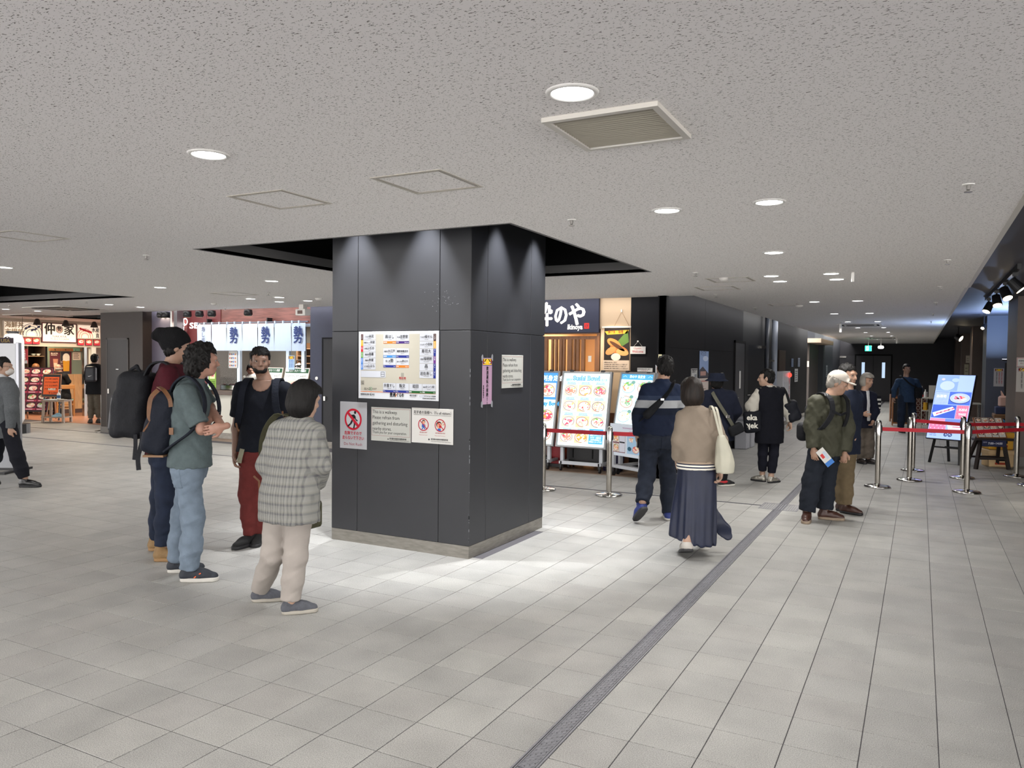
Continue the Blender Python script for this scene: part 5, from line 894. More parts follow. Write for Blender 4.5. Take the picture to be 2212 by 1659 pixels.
def dC(mb, w, h):
    mb.rect(w * .08, w * .92, h * .86, h * .9, ink('#b5706a'), -.0045)
    for i in range(6): mb.rect(w * .08, w * (.9 - .2 * (i % 3)), h * (.1 + .11 * i), h * (.14 + .11 * i), ink('#a88f88'), -.0045)
wall_sheet(12.13, 12.52, 1.2, 1.563, 'black framed white notice left of the tall blue poster on the corridor wall', '#c9c9c9', dA); wall_sheet(12.65, 13.25, 1.41, 1.85, 'blue poster of a building on the corridor wall', '#8ea3cc', dB, cat='poster', name='wall_poster'); wall_sheet(12.66, 13.27, 1.0, 1.4, 'pale paper sheet directly under the blue building poster', '#cbbfb8', dC); wall_sheet(14.2, 14.38, 1.36, 1.48, 'small beige card on the corridor wall before the grey door', '#a8a49a')
wall_sheet(22.88, 23.25, 1.57, 1.8, 'left small bluish window card past the brown door', '#7d8fb5'); wall_sheet(24.16, 24.6, 1.57, 1.83, 'right small bluish window card past the brown door', '#8d97ad'); wall_sheet(23.55, 24.2, 1.13, 1.51, 'white notice sheet under the two bluish cards in the corridor', '#c4c6c9')
t = thing('fire_hydrant_box', 'white fire hydrant cabinet with a red lamp on the corridor wall', 'cabinet', (-3.19, 20.3, 0), R_(90)); MB().box(0, 1.2, -.18, 0, .2, 1.46, mat('cabinet_white', '#c9c9cc', .4), .008).obj('body', t); MB().box(.08, 1.12, -.186, -.18, .25, 1.2, mat('cabinet_door', '#bfc0c4', .4), .003).obj('door', t)
MB().lathe([(.06, 0), (.05, .05), (0, .07)], mat('alarm_red', '#ff2a20', .3, emit=3), n=14).xf(Matrix.Translation((.95, -.18, 1.36)) @ Matrix.Rotation(R_(90), 4, 'X')).obj('lamp', t); mb = MB(); mb.disc(1.0, 1.2, .05, .09, ink('#b5202a'), -.187).text('消火栓', .98, 1.0, .07, ink('#b5202a'), -.187, vert=True, bold=.03); mb.obj('print', t)
t = thing('waste_bin', 'pale grey lidded waste bin by the corridor wall', 'bin', (-3.02, 15.55, 0)); bg_ = mat('bin_grey', '#9fa0a6', .5); MB().box(-.12, .12, -.3, .0, 0, .56, bg_, .02).obj('body', t); MB().box(-.13, .13, -.31, .01, .56, .6, mat('bin_lid', '#8a8b92', .5), .01).obj('lid', t)
t = thing('waste_bin', 'second grey waste bin, just behind the first by the corridor wall', 'bin', (-3.0, 15.95, 0)); MB().box(-.12, .12, -.3, .0, 0, .56, bg_, .02).obj('body', t); MB().box(-.13, .13, -.31, .01, .56, .6, mat('bin_lid', '#8a8b92', .5), .01).obj('lid', t)
t = thing('pier_notice', 'white notice on the brown pier past the corridor gap', 'notice', (-3.62, 28.19, 1.55)); MB().box(0, .27, -.01, 0, 0, .2, PAPER).obj('sheet', t); mb = MB(); mb.rect(.1, .17, .06, .14, ink('#6a6a70'), -.011); mb.obj('print', t)
wall_sheet(32.0, 32.5, 1.15, 1.6, 'pale strip notice on the teal wall far down the corridor', '#8f9aa0', x=-3.19)
t = thing('lit_shop_window', 'glowing orange lattice shop window seen through the corridor gap', 'window', (-4.05, 30.0, .9)); MB().box(0, .46, 0, .03, 0, 1.2, mat('lit_paper', '#ffc98a', .5, emit=1.3)).obj('pane', t)
for x in (0, .15, .3, .44): MB().box(x, x + .02, -.02, 0, 0, 1.2, black()).obj('bar', t)
for z in (0, .4, .8, 1.18): MB().box(0, .46, -.02, 0, z, z + .02, black()).obj('rail', t)
mb = MB(); mb.text('丼', .2, .5, .14, ink('#c8482a', .8), -.022, bold=.04); mb.obj('lettering', t)
light('gap_lamp', 'AREA', (-4.3, 27.6, 2.3), 14 * SHOP_POWER, (1, .75, .48), size=.6, shape='SQUARE')
# ------------------------------------------------ right side: notices, signage, queue posts
def knotice(x, y, z0, w, h, lab):
    t = thing('pier_notice', lab, 'notice', (x, y - .002, z0)); MB().box(0, w, -.003, 0, 0, h, mat('kn_white', '#b5b0aa', .5)).obj('sheet', t); mb = MB(); eyes(mb, w * .1, w * .9, h * .83, h * .98, -.0035)
    for i in range(3): mb.text('飲酒運転の根絶に御協力', w * (.8 - .25 * i), h * .75, h * .043, RED if i < 2 else INK, -.0035, vert=True, bold=.03)
    mb.obj('print', t)
knotice(1.52, 21.2, 1.18, .2, .42, 'white kabuki eyed notice with red columns on the slate blue pier'); knotice(1.425, 15.4, 1.228, .26, .41, 'white kabuki eyed notice with red columns on the wide brown pier')
t = thing('pier_notice', 'small white notice with a red edge above the kabuki eyed sheet on the brown pier', 'notice', (1.425, 15.398, 1.645)); MB().box(0, .26, -.003, 0, 0, .155, PAPER).obj('sheet', t); mb = MB(); mb.frame(.006, .254, .006, .149, .005, RED, -.0035); mb.text('営業時間のお知らせ', .03, .09, .02, INK, -.0035, w=.2, bold=.03).text('のご案内', .05, .05, .018, MAR, -.0035, w=.15, bold=.03); mb.obj('print', t)
for i, (x, z, w, h, c) in enumerate(((1.48, 1.75, .12, .27, '#c9bfae'), (1.44, 1.31, .14, .39, '#b9b39a'))):
    t = thing('pier_notice', ('upper cream notice on the narrow far pier', 'lower tall cream notice on the narrow far pier')[i], 'notice', (x, 32.99, z)); MB().box(0, w, -.005, 0, 0, h, mat('pn' + c, c, .5)).obj('sheet', t); mb = MB(); mb.rect(w * .2, w * .8, h * .3, h * .34, INK, -.006).rect(w * .2, w * .7, h * .6, h * .64, INK, -.006); mb.obj('print', t)
# digital signage on an easel
t = thing('digital_signage', 'tall glowing blue digital sushi signboard leaning on a black easel', 'digital sign', (.42, 15.0, 0), R_(-25)); SE = .56; M_ = Matrix.Translation((0, -.06, .42)) @ Matrix.Rotation(R_(-20), 4, 'X')
w, h = .6, 1.14; MB().box(-w / 2 - .012, w / 2 + .012, 0, .05, -.012, h + .012, mat('signage_black', '#101016', .3), .004).xf(M_).obj('case', t); mb = MB(); y = -.0006; X0 = -w / 2
def bl(c): return ink(c, SE, .3)
mb.rect(X0, -X0, 0, h, bl('#9fb8f4'), y); mb.rect(X0 + .01, .05, h * .75, h * .985, bl('#8aa8ef'), y - .0003).rect(.05, -X0 - .01, h * .75, h * .985, bl('#a9c1f6'), y - .0003); mb.disc(-.12, h * .83, .12, .085, bl('#b5c8f7'), y - .0006).disc(.0, h * .92, .06, .035, bl('#adc4f6'), y - .0006).disc(-.2, h * .93, .03, .022, bl('#c9c4f0'), y - .0006)
mb.rect(X0 + .01, -.07, h * .535, h * .735, bl('#8ea6e0'), y - .0003).rect(-.055, -X0 - .01, h * .535, h * .735, bl('#4f6fd0'), y - .0003).rect(X0 + .01, .09, h * .32, h * .525, bl('#4361c8'), y - .0003).rect(.1, -X0 - .01, h * .32, h * .525, bl('#e0608a'), y - .0003)
for i in range(12):
    for j in range(8): mb.disc(X0 + .03 + i * .0185 * (1 if i < 12 else 1), h * .55 + j * .026, .0075, .0075, bl('#c4d2f4'), y - .0005, 8)
for i in range(7):
    for j in range(8): mb.disc(.118 + i * .027, h * .335 + j * .028, .01, .01, bl('#f0a4bc'), y - .0005, 8)
mb.disc(.12, h * .632, .165, .092, bl('#2f3f7a'), y - .0006, 28).disc(.12, h * .638, .16, .088, bl('#b9c9f2'), y - .0008, 28).ring(.12, h * .638, .13, .135, bl('#8ea2dc'), y - .001, 28, .55)
for i, (a, b, c) in enumerate(((.06, .655, '#e86a86'), (.13, .66, '#e0506a'), (.18, .65, '#e8a070'), (.09, .635, '#5a3a3a'), (.15, .632, '#d94a60'), (.05, .63, '#e87a92'), (.12, .61, '#e8b8c0'), (.17, .615, '#f4f4fa'), (.2, .63, '#c9d4f4'))): mb.disc(a, h * b, .028, .014, bl(c), y - .0012 - i * .0001, 10, -.4)
mb.poly([(X0 + .02, h * .395), (.03, h * .505), (.075, h * .46), (X0 + .06, h * .335)], bl('#d5e0fa'), y - .0006)
for i in range(9): mb.disc(-.2 + i * .03, h * (.385 + i * .011), .02, .012, bl(('#e0506a', '#e87a92', '#8a3a48', '#e8a0a8')[i % 4]), y - .0012, 9, .6)
mb.text('SUSHI', .2, h * .445, .035, bl('#fbe9f0'), y - .0012, al='c', bold=.04).text('TAKE', .2, h * .375, .035, bl('#fbe9f0'), y - .0012, al='c', bold=.04).text('お寿司', -.18, h * .64, .04, bl('#eef3ff'), y - .0012, al='c', bold=.03)
mb.rect(X0 + .01, -.05, h * .255, h * .31, bl('#e890b4'), y - .0003).rect(-.05, -X0 - .01, h * .255, h * .31, bl('#6f8ad8'), y - .0003).rect(X0 + .01, -.02, h * .13, h * .235, bl('#e07aa4'), y - .0003).poly([(-.01, h * .235), (.28, h * .225), (.28, h * .16), (.03, h * .135)], bl('#d5e2fb'), y - .0003)
for i in range(8): mb.disc(-.26 + (i % 8) * .032, h * .16 + (i % 2) * .05, .01, .01, bl('#f6c4d6'), y - .0006, 8); mb.disc(.1 + i * .022, h * .19, .016, .008, bl('#e0607a'), y - .0006, 8)
mb.ring(.0, h * .065, .018, .032, bl('#1f2f5a'), y - .0004).ring(.07, h * .065, .02, .034, bl('#1f2f5a'), y - .0004).line((-.02, h * .09), (.0, h * .05), .012, bl('#1f2f5a'), y - .0006).line((.06, h * .05), (.09, h * .08), .012, bl('#1f2f5a'), y - .0006); mb.text('営業時間', X0 + .04, h * .07, .018, bl('#2a3a6a'), y - .0004, bold=.03).text('7:00~14:00', X0 + .04, h * .04, .018, bl('#2a3a6a'), y - .0004, bold=.02)
mb.xf(M_); mb.obj('screen', t); eb = mat('easel_black', '#101012', .5)
for a, b in (((-.24, -.06, 0), (-.16, .1, .75)), ((.24, -.06, 0), (.16, .1, .75)), ((-.1, .35, 0), (-.1, .22, .8)), ((.2, .35, 0), (.12, .22, .8))): MB().bar(a, b, .035, .03, eb).obj('leg', t)
MB().bar((-.2, .0, .27), (.2, .0, .27), .03, .025, eb).bar((-.16, .33, .25), (.2, .33, .25), .03, .025, eb).obj('cross_rail', t)
# queue posts
def stanchion(x, y, lab, h=.9, rz=0):
    t = thing('stanchion', lab, 'barrier post', (x, y, 0), rz, group='chrome queue barrier posts'); ch = chrome()
    MB().lathe([(0, 0), (.165, 0), (.17, .012), (.15, .025), (.06, .035), (.036, .04), (.034, .05)], ch, n=36).obj('base', t, smooth=True)
    MB().lathe([(.0335, .04), (.0335, h - .12)], mat('post_steel', '#a9a49c', .2, 1.), n=24).obj('post', t, smooth=True); MB().lathe([(.036, h - .2), (.036, h - .02), (.03, h), (.012, h + .012), (0, h + .013)], ch, n=24).obj('cap', t, smooth=True)
    MB().box(-.045, .045, -.02, .02, h - .16, h - .06, black(), .006).obj('belt_head', t)
    return t
BELT = mat('belt_red', '#b51a2c', .6)
SP = dict(a=(-.475, 11.6), b=(-.1, 12.5), c=(-.067, 13.68), d=(.585, 13.18), e=(.577, 11.72), f=(1.313, 13.79), g=(1.4, 12.85), i=(-3.385, 9.08), j=(-4.27, 9.04))
for k, l in dict(a='chrome queue post nearest the man in the olive jacket', b='front one of two chrome posts standing close behind the first post', c='rear one of two chrome posts standing close behind the first post', d='chrome queue post just behind the nearest right post', e='nearest chrome queue post in front of the blue signboard', f='chrome queue post before the wide brown pier', g='chrome queue post cut by the right edge of the photo', i='chrome queue post standing before the sushi bowl lightbox', j='chrome queue post mostly hidden behind the pillar').items(): stanchion(*SP[k], l, .85 if k in 'ij' else .9)
def belt(p, q, z, lab, sag=.0):
    p, q = Vector((*SP[p], 0)), Vector((*SP[q], 0)); d = (q - p).normalized(); p = p + d * .04; q = q - d * .04
    mb = MB(); mb.ribbon([tuple(p.lerp(q, i / 8) + Vector((0, 0, z - sag * 4 * (i / 8) * (1 - i / 8)))) for i in range(9)], (0, 0, 1), .05, .002, BELT); link('barrier_belt', mb.mesh('barrier_belt'), None, lab, 'belt', 'red retractable queue belts')
belt('a', 'e', .79, 'red belt stretched between the two nearest queue posts'); belt('e', 'g', .79, 'red belt running from the nearest right post to the edge of the photo'); belt('c', 'd', .79, 'red belt between the rear pair of queue posts before the blue signboard'); belt('d', 'f', .79, 'red belt in front of the sushi photo stand'); belt('i', 'j', .77, 'red belt hidden behind the pillar')
SP['k'] = (-2.55, 9.5); belt('i', 'k', .77, 'red belt across the tilted lightbox behind the striped sweater', .01); SP['m'] = (2.2, 12.9); belt('f', 'm', .79, 'red belt leaving the brown pier post to the right')
stanchion(*SP['k'], 'chrome queue post hidden behind the man in the striped sweater', .85)
stanchion(.2, 24.5, 'small chrome queue post far behind the blue signboard'); SP['n'] = (.2, 24.5); SP['o'] = (-.3, 24.6); stanchion(*SP['o'], 'far chrome queue post beside the man in the blue shirt'); belt('o', 'n', .8, 'short red belt far behind the blue signboard')
# sushi photo stand with opening hours
t = thing('photo_stand', 'dark wooden sushi photo stand with opening hours sign before the brown pier', 'menu stand', (1.05, 14.62, 0), R_(24)); DW = mat('stand_dark', '#241a18', .45); M_ = Matrix.Translation((0, -.02, .5)) @ Matrix.Rotation(R_(-28), 4, 'X')
MB().box(-.23, .23, 0, .03, 0, .36, WOOD, .004).xf(M_).obj('board', t); MB().box(-.31, .3, -.08, .02, .46, .5, DW, .006).obj('ledge', t)
for r in range(3):
    for c in range(4):
        mb = MB(); x0, z0 = -.21 + c * .107, .015 + r * .115; mb.box(x0, x0 + .095, -.006, -.001, z0, z0 + .105, PAPER); food(mb, x0 + .006, x0 + .089, z0 + .035, z0 + .1, -.0064, rng, 0, ('#4a3a34', '#e9e2d9')[(r + c) % 2], ('#8a4a3a', '#2a2220')[c % 2], False, 9, ['#c8483a', '#e08a5a', '#e8b89a', '#f0e2d0']); mb.xf(M_); mb.obj('photo_card', t)
MB().box(-.2, .17, -.1, -.09, .37, .47, mat('hours_navy', '#1d2347', .5)).obj('hours_plate', t); MB().text('営業時間', -.19, .43, .016, ink('#c9cde0'), -.101, w=.06).text('7:00~14:00', -.11, .405, .035, ink('#e6e8f2'), -.101, w=.22, bold=.02).obj('lettering', t)
for a, b in (((-.27, -.06, 0), (-.17, .0, .5)), ((.24, -.06, 0), (.17, .0, .5)), ((-.25, .3, 0), (-.17, .1, .5)), ((.25, .3, 0), (.17, .1, .5))): MB().bar(a, b, .05, .045, DW).obj('leg', t)
MB().bar((-.24, -.05, .17), (.22, -.05, .17), .04, .03, DW).bar((-.22, .24, .17), (.22, .24, .17), .04, .03, DW).obj('stretcher', t)
def crate(x, y, z, c, lab, rz):
    t = thing('plastic_crate', lab, 'crate', (x, y, z), rz); m = mat('crate' + c, c, .45)
    MB().box(-.19, .19, -.14, .14, 0, .27, m, .012).obj('body', t); MB().box(-.2, .2, -.15, .15, .2, .28, m, .01).obj('rim', t); MB().box(-.08, .09, -.155, -.14, .1, .17, VOID).obj('hand_slot', t); mb = MB(); mb.rect(-.1, .1, .04, .075, ink('#a8402a'), -.1415); mb.obj('print', t)
crate(1.17, 15.1, 0, '#d9b98a', 'cream beer crate at the bottom of the stack behind the photo stand', R_(20)); crate(1.16, 15.12, .285, '#e0a82a', 'yellow beer crate on top of the cream crate behind the photo stand', R_(20))
# work lamp on a stand, shining up at the slate pier
t = thing('work_lamp', 'white light bar on a thin black stand throwing blue light on the pier', 'work lamp', (1.62, 19.6, 0)); MB().tube([(0, 0, 0), (0, 0, 1.72)], .018, black(), 10).obj('pole', t); MB().box(-.07, .1, -.06, .06, 1.77, 1.8, black(), .004).obj('lamp_head', t); MB().box(-.065, .095, -.055, .055, 1.8, 1.803, mat('lamp_blue_white', '#dfe9ff', .4, emit=6)).obj('lamp_face', t)
for a in (0, 2.1, 4.2): MB().bar((0, 0, .5), (.3 * cos(a), .3 * sin(a), 0), .02, .02, black()).obj('leg', t)
light('work_lamp_beam', 'AREA', (1.63, 19.6, 1.815), 85, (.42, .6, 1), (R_(180), 0, 0), shape='RECTANGLE', size=.14, size_y=.1)
t = thing('bench', 'dark bench of stored goods between the brown and slate piers', 'bench', (1.62, 18.3, 0)); MB().box(-.3, .5, -.3, .3, .62, .7, mat('bench_wood', '#7a5a3c', .5), .01).obj('top', t)
for x in (-.26, .46): MB().box(x - .02, x + .02, -.28, .28, 0, .62, DW).obj('leg', t)
q = thing('blue_box', 'dark blue box lying on the bench behind the photo stand', 'box', (1.6, 18.3, .7)); MB().box(-.25, .3, -.2, .2, 0, .14, mat('box_navy', '#1d2c52', .5), .01).obj('body', q)
q = thing('gift_bag', 'pale pink tied bag standing on the dark blue box', 'bag', (1.52, 18.25, .84)); MB().box(-.12, .14, -.1, .1, 0, .22, mat('bag_pink', '#d9b5a8', .6), .03).obj('bag', q); MB().cyl((-.04, 0, .2), (-.08, 0, .32), .03, .008, mat('bag_pink', '#d9b5a8'), 8).cyl((.05, 0, .2), (.1, 0, .32), .03, .008, mat('bag_pink', '#d9b5a8'), 8).obj('knot', q)
q = thing('blue_basket', 'light blue plastic basket on the floor behind the photo stand', 'basket', (1.28, 15.9, 0)); MB().box(-.14, .14, -.15, .15, 0, .68, mat('basket_blue', '#3f8fc4', .5), .02).obj('body', q); MB().box(-.15, .15, -.16, .16, .64, .7, mat('basket_blue', '#3f8fc4'), .008).obj('rim', q); q.location = (1.2, 16.3, 0)
t = thing('folding_table', 'small steel table far behind the blue signboard', 'table', (1.2, 21.9, 0)); MB().box(-.3, .12, -.25, .25, .72, .75, mat('table_pale', '#b9b3a4', .5), .005).obj('tabletop', t)
for x in (-.26, .08): MB().tube([(x, -.2, 0), (x, -.2, .72)], .015, steel()).tube([(x, .2, 0), (x, .2, .72)], .015, steel()).obj('leg', t)
t = thing('patterned_screen', 'red brown screen with white ring pattern far behind the signboard', 'screen', (-.72, 25.2, 0), R_(20)); MB().box(0, .95, 0, .03, .08, .76, mat('screen_red', '#5a3026', .6)).obj('panel', t); mb = MB()
for i in range(7):
    for j in range(5): mb.ring(.07 + i * .135, .14 + j * .135, .042, .055, ink('#c9beb4'), -.001, 14)
mb.obj('ring_print', t); MB().box(-.03, 0, -.02, .05, 0, .8, WOOD).box(.95, .98, -.02, .05, 0, .8, WOOD).obj('post', t)
t = thing('a_board', 'wooden framed black board beside the man in the blue shirt', 'board', (-.62, 23.6, 0), R_(15)); MB().box(0, .4, 0, .03, .05, .75, black()).obj('panel', t); MB().box(-.03, 0, -.01, .04, 0, .78, WOOD).box(.4, .43, -.01, .04, 0, .78, WOOD).box(0, .4, -.01, .04, .74, .78, WOOD).box(0, .4, -.01, .04, .05, .09, WOOD).obj('frame', t)
t = thing('trolley_cart', 'cream steel cart with a bottle left of the blue signboard', 'cart', (.2, 23.2, 0)); ct = mat('cart_cream', '#a8a296', .5)
for z in (.45, .78): MB().box(-.15, .25, -.2, .2, z, z + .025, ct).obj('shelf', t)
for x in (-.14, .24):
    for yy in (-.19, .19): MB().tube([(x, yy, 0), (x, yy, 1.1)], .012, ct).obj('leg', t)
MB().box(.02, .3, .19, .21, .75, 1.12, mat('cart_panel', '#b9b4a8', .5)).obj('sign_panel', t)
q = thing('bottle', 'small white bottle on the cream cart', 'bottle', (.14, 23.15, .805)); MB().lathe([(.035, 0), (.035, .13), (.012, .17), (.012, .21), (0, .21)], WHITE, n=12).obj('body', q, smooth=True)
q = thing('yellow_can', 'yellow container on the lower shelf of the cream cart', 'container', (.15, 23.15, .475)); MB().lathe([(.05, 0), (.05, .2), (0, .2)], mat('can_yellow', '#d9a62a', .5), n=14).obj('body', q)
light('right_warm_lamp', 'SPOT', (1.7, 8.5, 2.78), 85, (1, .6, .28), (0, R_(-6), 0), spot_size=R_(50), spot_blend=.9, shadow_soft_size=.06)
light('right_shop_lamp', 'AREA', (3.6, 17.8, 2.6), 20, (1, .82, .62), size=1.0, shape='SQUARE')
# ------------------------------------------------ soft bodies: distance fields turned into meshes
class SDF:
    """union of blended primitives on a grid; each primitive is only evaluated inside its own box"""
    def __init__(s, h, k=.02): s.h = h; s.k = k; s.ops = []; s.post = []
    def add(s, fn, lo, hi, k=None): s.ops.append((fn, np.array(lo, float), np.array(hi, float), s.k if k is None else k)); return s
    def cone(s, a, b, ra, rb, k=None, cut=False):
        a = np.array(a, float); b = np.array(b, float); d = b - a; L2 = float(d @ d) + 1e-9; r = max(ra, rb)
        def fn(X, Y, Z):
            px, py, pz = X - a[0], Y - a[1], Z - a[2]; t0 = (px * d[0] + py * d[1] + pz * d[2]) / L2; t = np.clip(t0, 0, 1)
            e = np.sqrt((px - t * d[0]) ** 2 + (py - t * d[1]) ** 2 + (pz - t * d[2]) ** 2) - (ra + (rb - ra) * t)
            return np.maximum(e, (t0 - 1) * sqrt(L2)) if cut else e
        return s.add(fn, np.minimum(a, b) - r, np.maximum(a, b) + r, k)
    def chain(s, pts, rs, k=None, cut=False):
        for i in range(len(pts) - 1): s.cone(pts[i], pts[i + 1], rs[i], rs[i + 1], k, cut and i == len(pts) - 2)
        return s
    def ell(s, c, r, M=None, k=None):
        c = np.array(c, float); r = np.array(r, float); R = np.array(M if M is not None else np.eye(3), float); m = float(max(r))
        def fn(X, Y, Z):
            p = [X - c[0], Y - c[1], Z - c[2]]; q = [(R[i][0] * p[0] + R[i][1] * p[1] + R[i][2] * p[2]) / r[i] for i in range(3)]
            l = np.sqrt(q[0] ** 2 + q[1] ** 2 + q[2] ** 2); g = np.sqrt((q[0] / r[0]) ** 2 + (q[1] / r[1]) ** 2 + (q[2] / r[2]) ** 2) + 1e-6
            return l * (l - 1) / g
        return s.add(fn, c - m, c + m, k)
    def rbox(s, c, b, r, M=None, k=None):
        c = np.array(c, float); b = np.array(b, float); R = np.array(M if M is not None else np.eye(3), float); m = float(np.linalg.norm(b))
        def fn(X, Y, Z):
            p = [X - c[0], Y - c[1], Z - c[2]]; q = [np.abs(R[i][0] * p[0] + R[i][1] * p[1] + R[i][2] * p[2]) - (b[i] - r) for i in range(3)]
            return np.sqrt(sum(np.maximum(x, 0) ** 2 for x in q)) + np.minimum(np.maximum(np.maximum(q[0], q[1]), q[2]), 0) - r
        return s.add(fn, c - m, c + m, k)
    def loft(s, st, phi, k=None, rnd=.0, pw=2.):
        """stations (centre, half width, half depth) by rising z; phi = facing"""
        C = np.array([q[0] for q in st], float); A = np.array([q[1] for q in st]); B = np.array([q[2] for q in st]); z = C[:, 2]
        zz = np.linspace(z[0], z[-1], 60); sm = lambda v: np.interp(zz, z, v)
        def soft(v):
            v = sm(v); e = np.pad(v, 4, mode='edge'); return np.convolve(e, np.ones(9) / 9, 'valid')
        cx, cy, a_, b_ = soft(C[:, 0]), soft(C[:, 1]), soft(A), soft(B); lv = (cos(phi), -sin(phi)); fv = (sin(phi), cos(phi)); m = max(A.max(), B.max())
        def fn(X, Y, Z):
            zr = Z[0, 0, :] if Z.ndim == 3 else Z; g = lambda v: np.interp(zr, zz, v)[None, None, :]
            dx, dy = X - g(cx), Y - g(cy); a, b = g(a_), g(b_); l = np.abs((dx * lv[0] + dy * lv[1]) / a); f = np.abs((dx * fv[0] + dy * fv[1]) / b)
            q = (l ** pw + f ** pw) ** (1 / pw); e = (q - 1) * np.minimum(a, b)
            return np.maximum(e, np.maximum(z[0] - Z, Z - z[-1]))
        return s.add(fn, [C[:, 0].min() - m, C[:, 1].min() - m, z[0]], [C[:, 0].max() + m, C[:, 1].max() + m, z[-1]], k)
    def cutz(s, z, below=True): s.post.append(lambda F, X, Y, Z: np.maximum(F, (z - Z) if below else (Z - z))); return s
    def cut(s, p, n): 
        p = np.array(p, float); n = np.array(n, float); n /= np.linalg.norm(n)
        s.post.append(lambda F, X, Y, Z: np.maximum(F, (X - p[0]) * n[0] + (Y - p[1]) * n[1] + (Z - p[2]) * n[2])); return s
    def minus(s, fn): s.post.append(lambda F, X, Y, Z: np.maximum(F, -fn(X, Y, Z))); return s
    def fold(s, amp, fx, fz, seed=0):
        r = np.random.RandomState(seed); w = []
        for i in range(5): w.append((r.uniform(.5, 1.2) * fx * r.choice([-1, 1]), r.uniform(.5, 1.2) * fx * r.choice([-1, 1]), r.uniform(.6, 1.3) * fz * r.choice([-1, 1]), r.uniform(0, 6.28)))
        def fn(F, X, Y, Z):
            g = 0
            for a, b, c, d in w: g = g + np.sin(a * X + b * Y + c * Z + d + 1.3 * np.sin(.6 * c * Z + d + 2 * a * X))
            return F + amp * g / 3
        s.post.append(fn); return s
    def shrink(s, d): s.post.append(lambda F, X, Y, Z: F + d); return s
    def build(s):
        h = s.h; lo = np.min([o[1] for o in s.ops], 0) - 3 * h - .02; hi = np.max([o[2] for o in s.ops], 0) + 3 * h + .02
        n = np.ceil((hi - lo) / h).astype(int) + 1; F = np.full(n, .25, np.float32); ax = [lo[i] + h * np.arange(n[i]) for i in range(3)]
        for fn, l, u, k in s.ops:
            i0 = np.maximum(((l - lo - k) / h - 3).astype(int), 0); i1 = np.minimum(((u - lo + k) / h + 4).astype(int), n)
            X, Y, Z = ax[0][i0[0]:i1[0], None, None], ax[1][None, i0[1]:i1[1], None], ax[2][None, None, i0[2]:i1[2]]
            d = fn(X, Y, Z); S = F[i0[0]:i1[0], i0[1]:i1[1], i0[2]:i1[2]]
            if k > 0: g = np.maximum(k - np.abs(S - d), 0) / k; S[...] = np.minimum(S, d) - g * g * k * .25
            else: S[...] = np.minimum(S, d)
        X, Y, Z = ax[0][:, None, None], ax[1][None, :, None], ax[2][None, None, :]
        for p in s.post: F = p(F, X, Y, Z)
        return snet(np.asarray(F, np.float32), lo, h)
def snet(F, lo, h):
    n = np.array(F.shape); B = F < 0
    c = [B[i:n[0] - 1 + i, j:n[1] - 1 + j, k:n[2] - 1 + k] for i in (0, 1) for j in (0, 1) for k in (0, 1)]
    cnt = sum(x.astype(np.int8) for x in c); act = (cnt > 0) & (cnt < 8); I = np.argwhere(act)
    if len(I) == 0: return np.zeros((0, 3)), np.zeros((0, 4), int)
    idx = -np.ones(act.shape, int); idx[act] = np.arange(len(I))
    val = np.stack([F[I[:, 0] + i, I[:, 1] + j, I[:, 2] + k] for i in (0, 1) for j in (0, 1) for k in (0, 1)], 1)
    off = np.array([(i, j, k) for i in (0, 1) for j in (0, 1) for k in (0, 1)], float); P = np.zeros((len(I), 3)); N = np.zeros(len(I))
    for a in range(8):
        for b in range(a + 1, 8):
            if np.abs(off[a] - off[b]).sum() == 1:
                m = (val[:, a] < 0) != (val[:, b] < 0); t = val[:, a] / np.where(m, val[:, a] - val[:, b], 1)
                P += np.where(m[:, None], off[a] + (off[b] - off[a]) * t[:, None], 0); N += m
    V = lo + h * (I + P / N[:, None]); Q = []
    for ax in range(3):
        s0 = [slice(None)] * 3; s1 = [slice(None)] * 3; s0[ax] = slice(0, n[ax] - 1); s1[ax] = slice(1, n[ax])
        A, C = B[tuple(s0)], B[tuple(s1)]; o1, o2 = [(1, 2), (2, 0), (0, 1)][ax]
        for fl in (0, 1):
            E = np.argwhere((A & ~C) if fl == 0 else (~A & C)); E = E[(E[:, o1] > 0) & (E[:, o2] > 0) & (E[:, o1] < n[o1] - 1) & (E[:, o2] < n[o2] - 1)]
            if not len(E): continue
            def g(d1, d2): G = E.copy(); G[:, o1] -= d1; G[:, o2] -= d2; return idx[G[:, 0], G[:, 1], G[:, 2]]
            q = np.stack([g(1, 1), g(0, 1), g(0, 0), g(1, 0)], 1); Q.append(q if fl == 0 else q[:, ::-1])
    return V, np.concatenate(Q)
def join(parts):
    V = []; Q = []; n = 0
    for v, q in parts: V.append(v); Q.append(q + n); n += len(v)
    return np.concatenate(V), np.concatenate(Q)
def smesh(name, vq, m, parent=None, **kw):
    V, Q = vq; me = bpy.data.meshes.new(name); me.vertices.add(len(V)); me.vertices.foreach_set('co', V.astype(np.float32).ravel())
    me.loops.add(4 * len(Q)); me.loops.foreach_set('vertex_index', Q.astype(np.int32).ravel()); me.polygons.add(len(Q)); me.polygons.foreach_set('loop_start', np.arange(0, 4 * len(Q), 4, dtype=np.int32))
    me.polygons.foreach_set('use_smooth', np.ones(len(Q), bool)); me.materials.append(m); me.update(calc_edges=True); me.validate(); return link(name, me, parent, **kw)
def unit(v): v = np.array(v, float); return v / (np.linalg.norm(v) + 1e-9)
def fwd(phi): return np.array([sin(phi), cos(phi), 0.])
def lat(phi): return np.array([cos(phi), -sin(phi), 0.])      # the person's own right
UPV = np.array([0, 0, 1.])
def skin(name, c): return mat(name, c, .5, noise=.05, nscale=30)
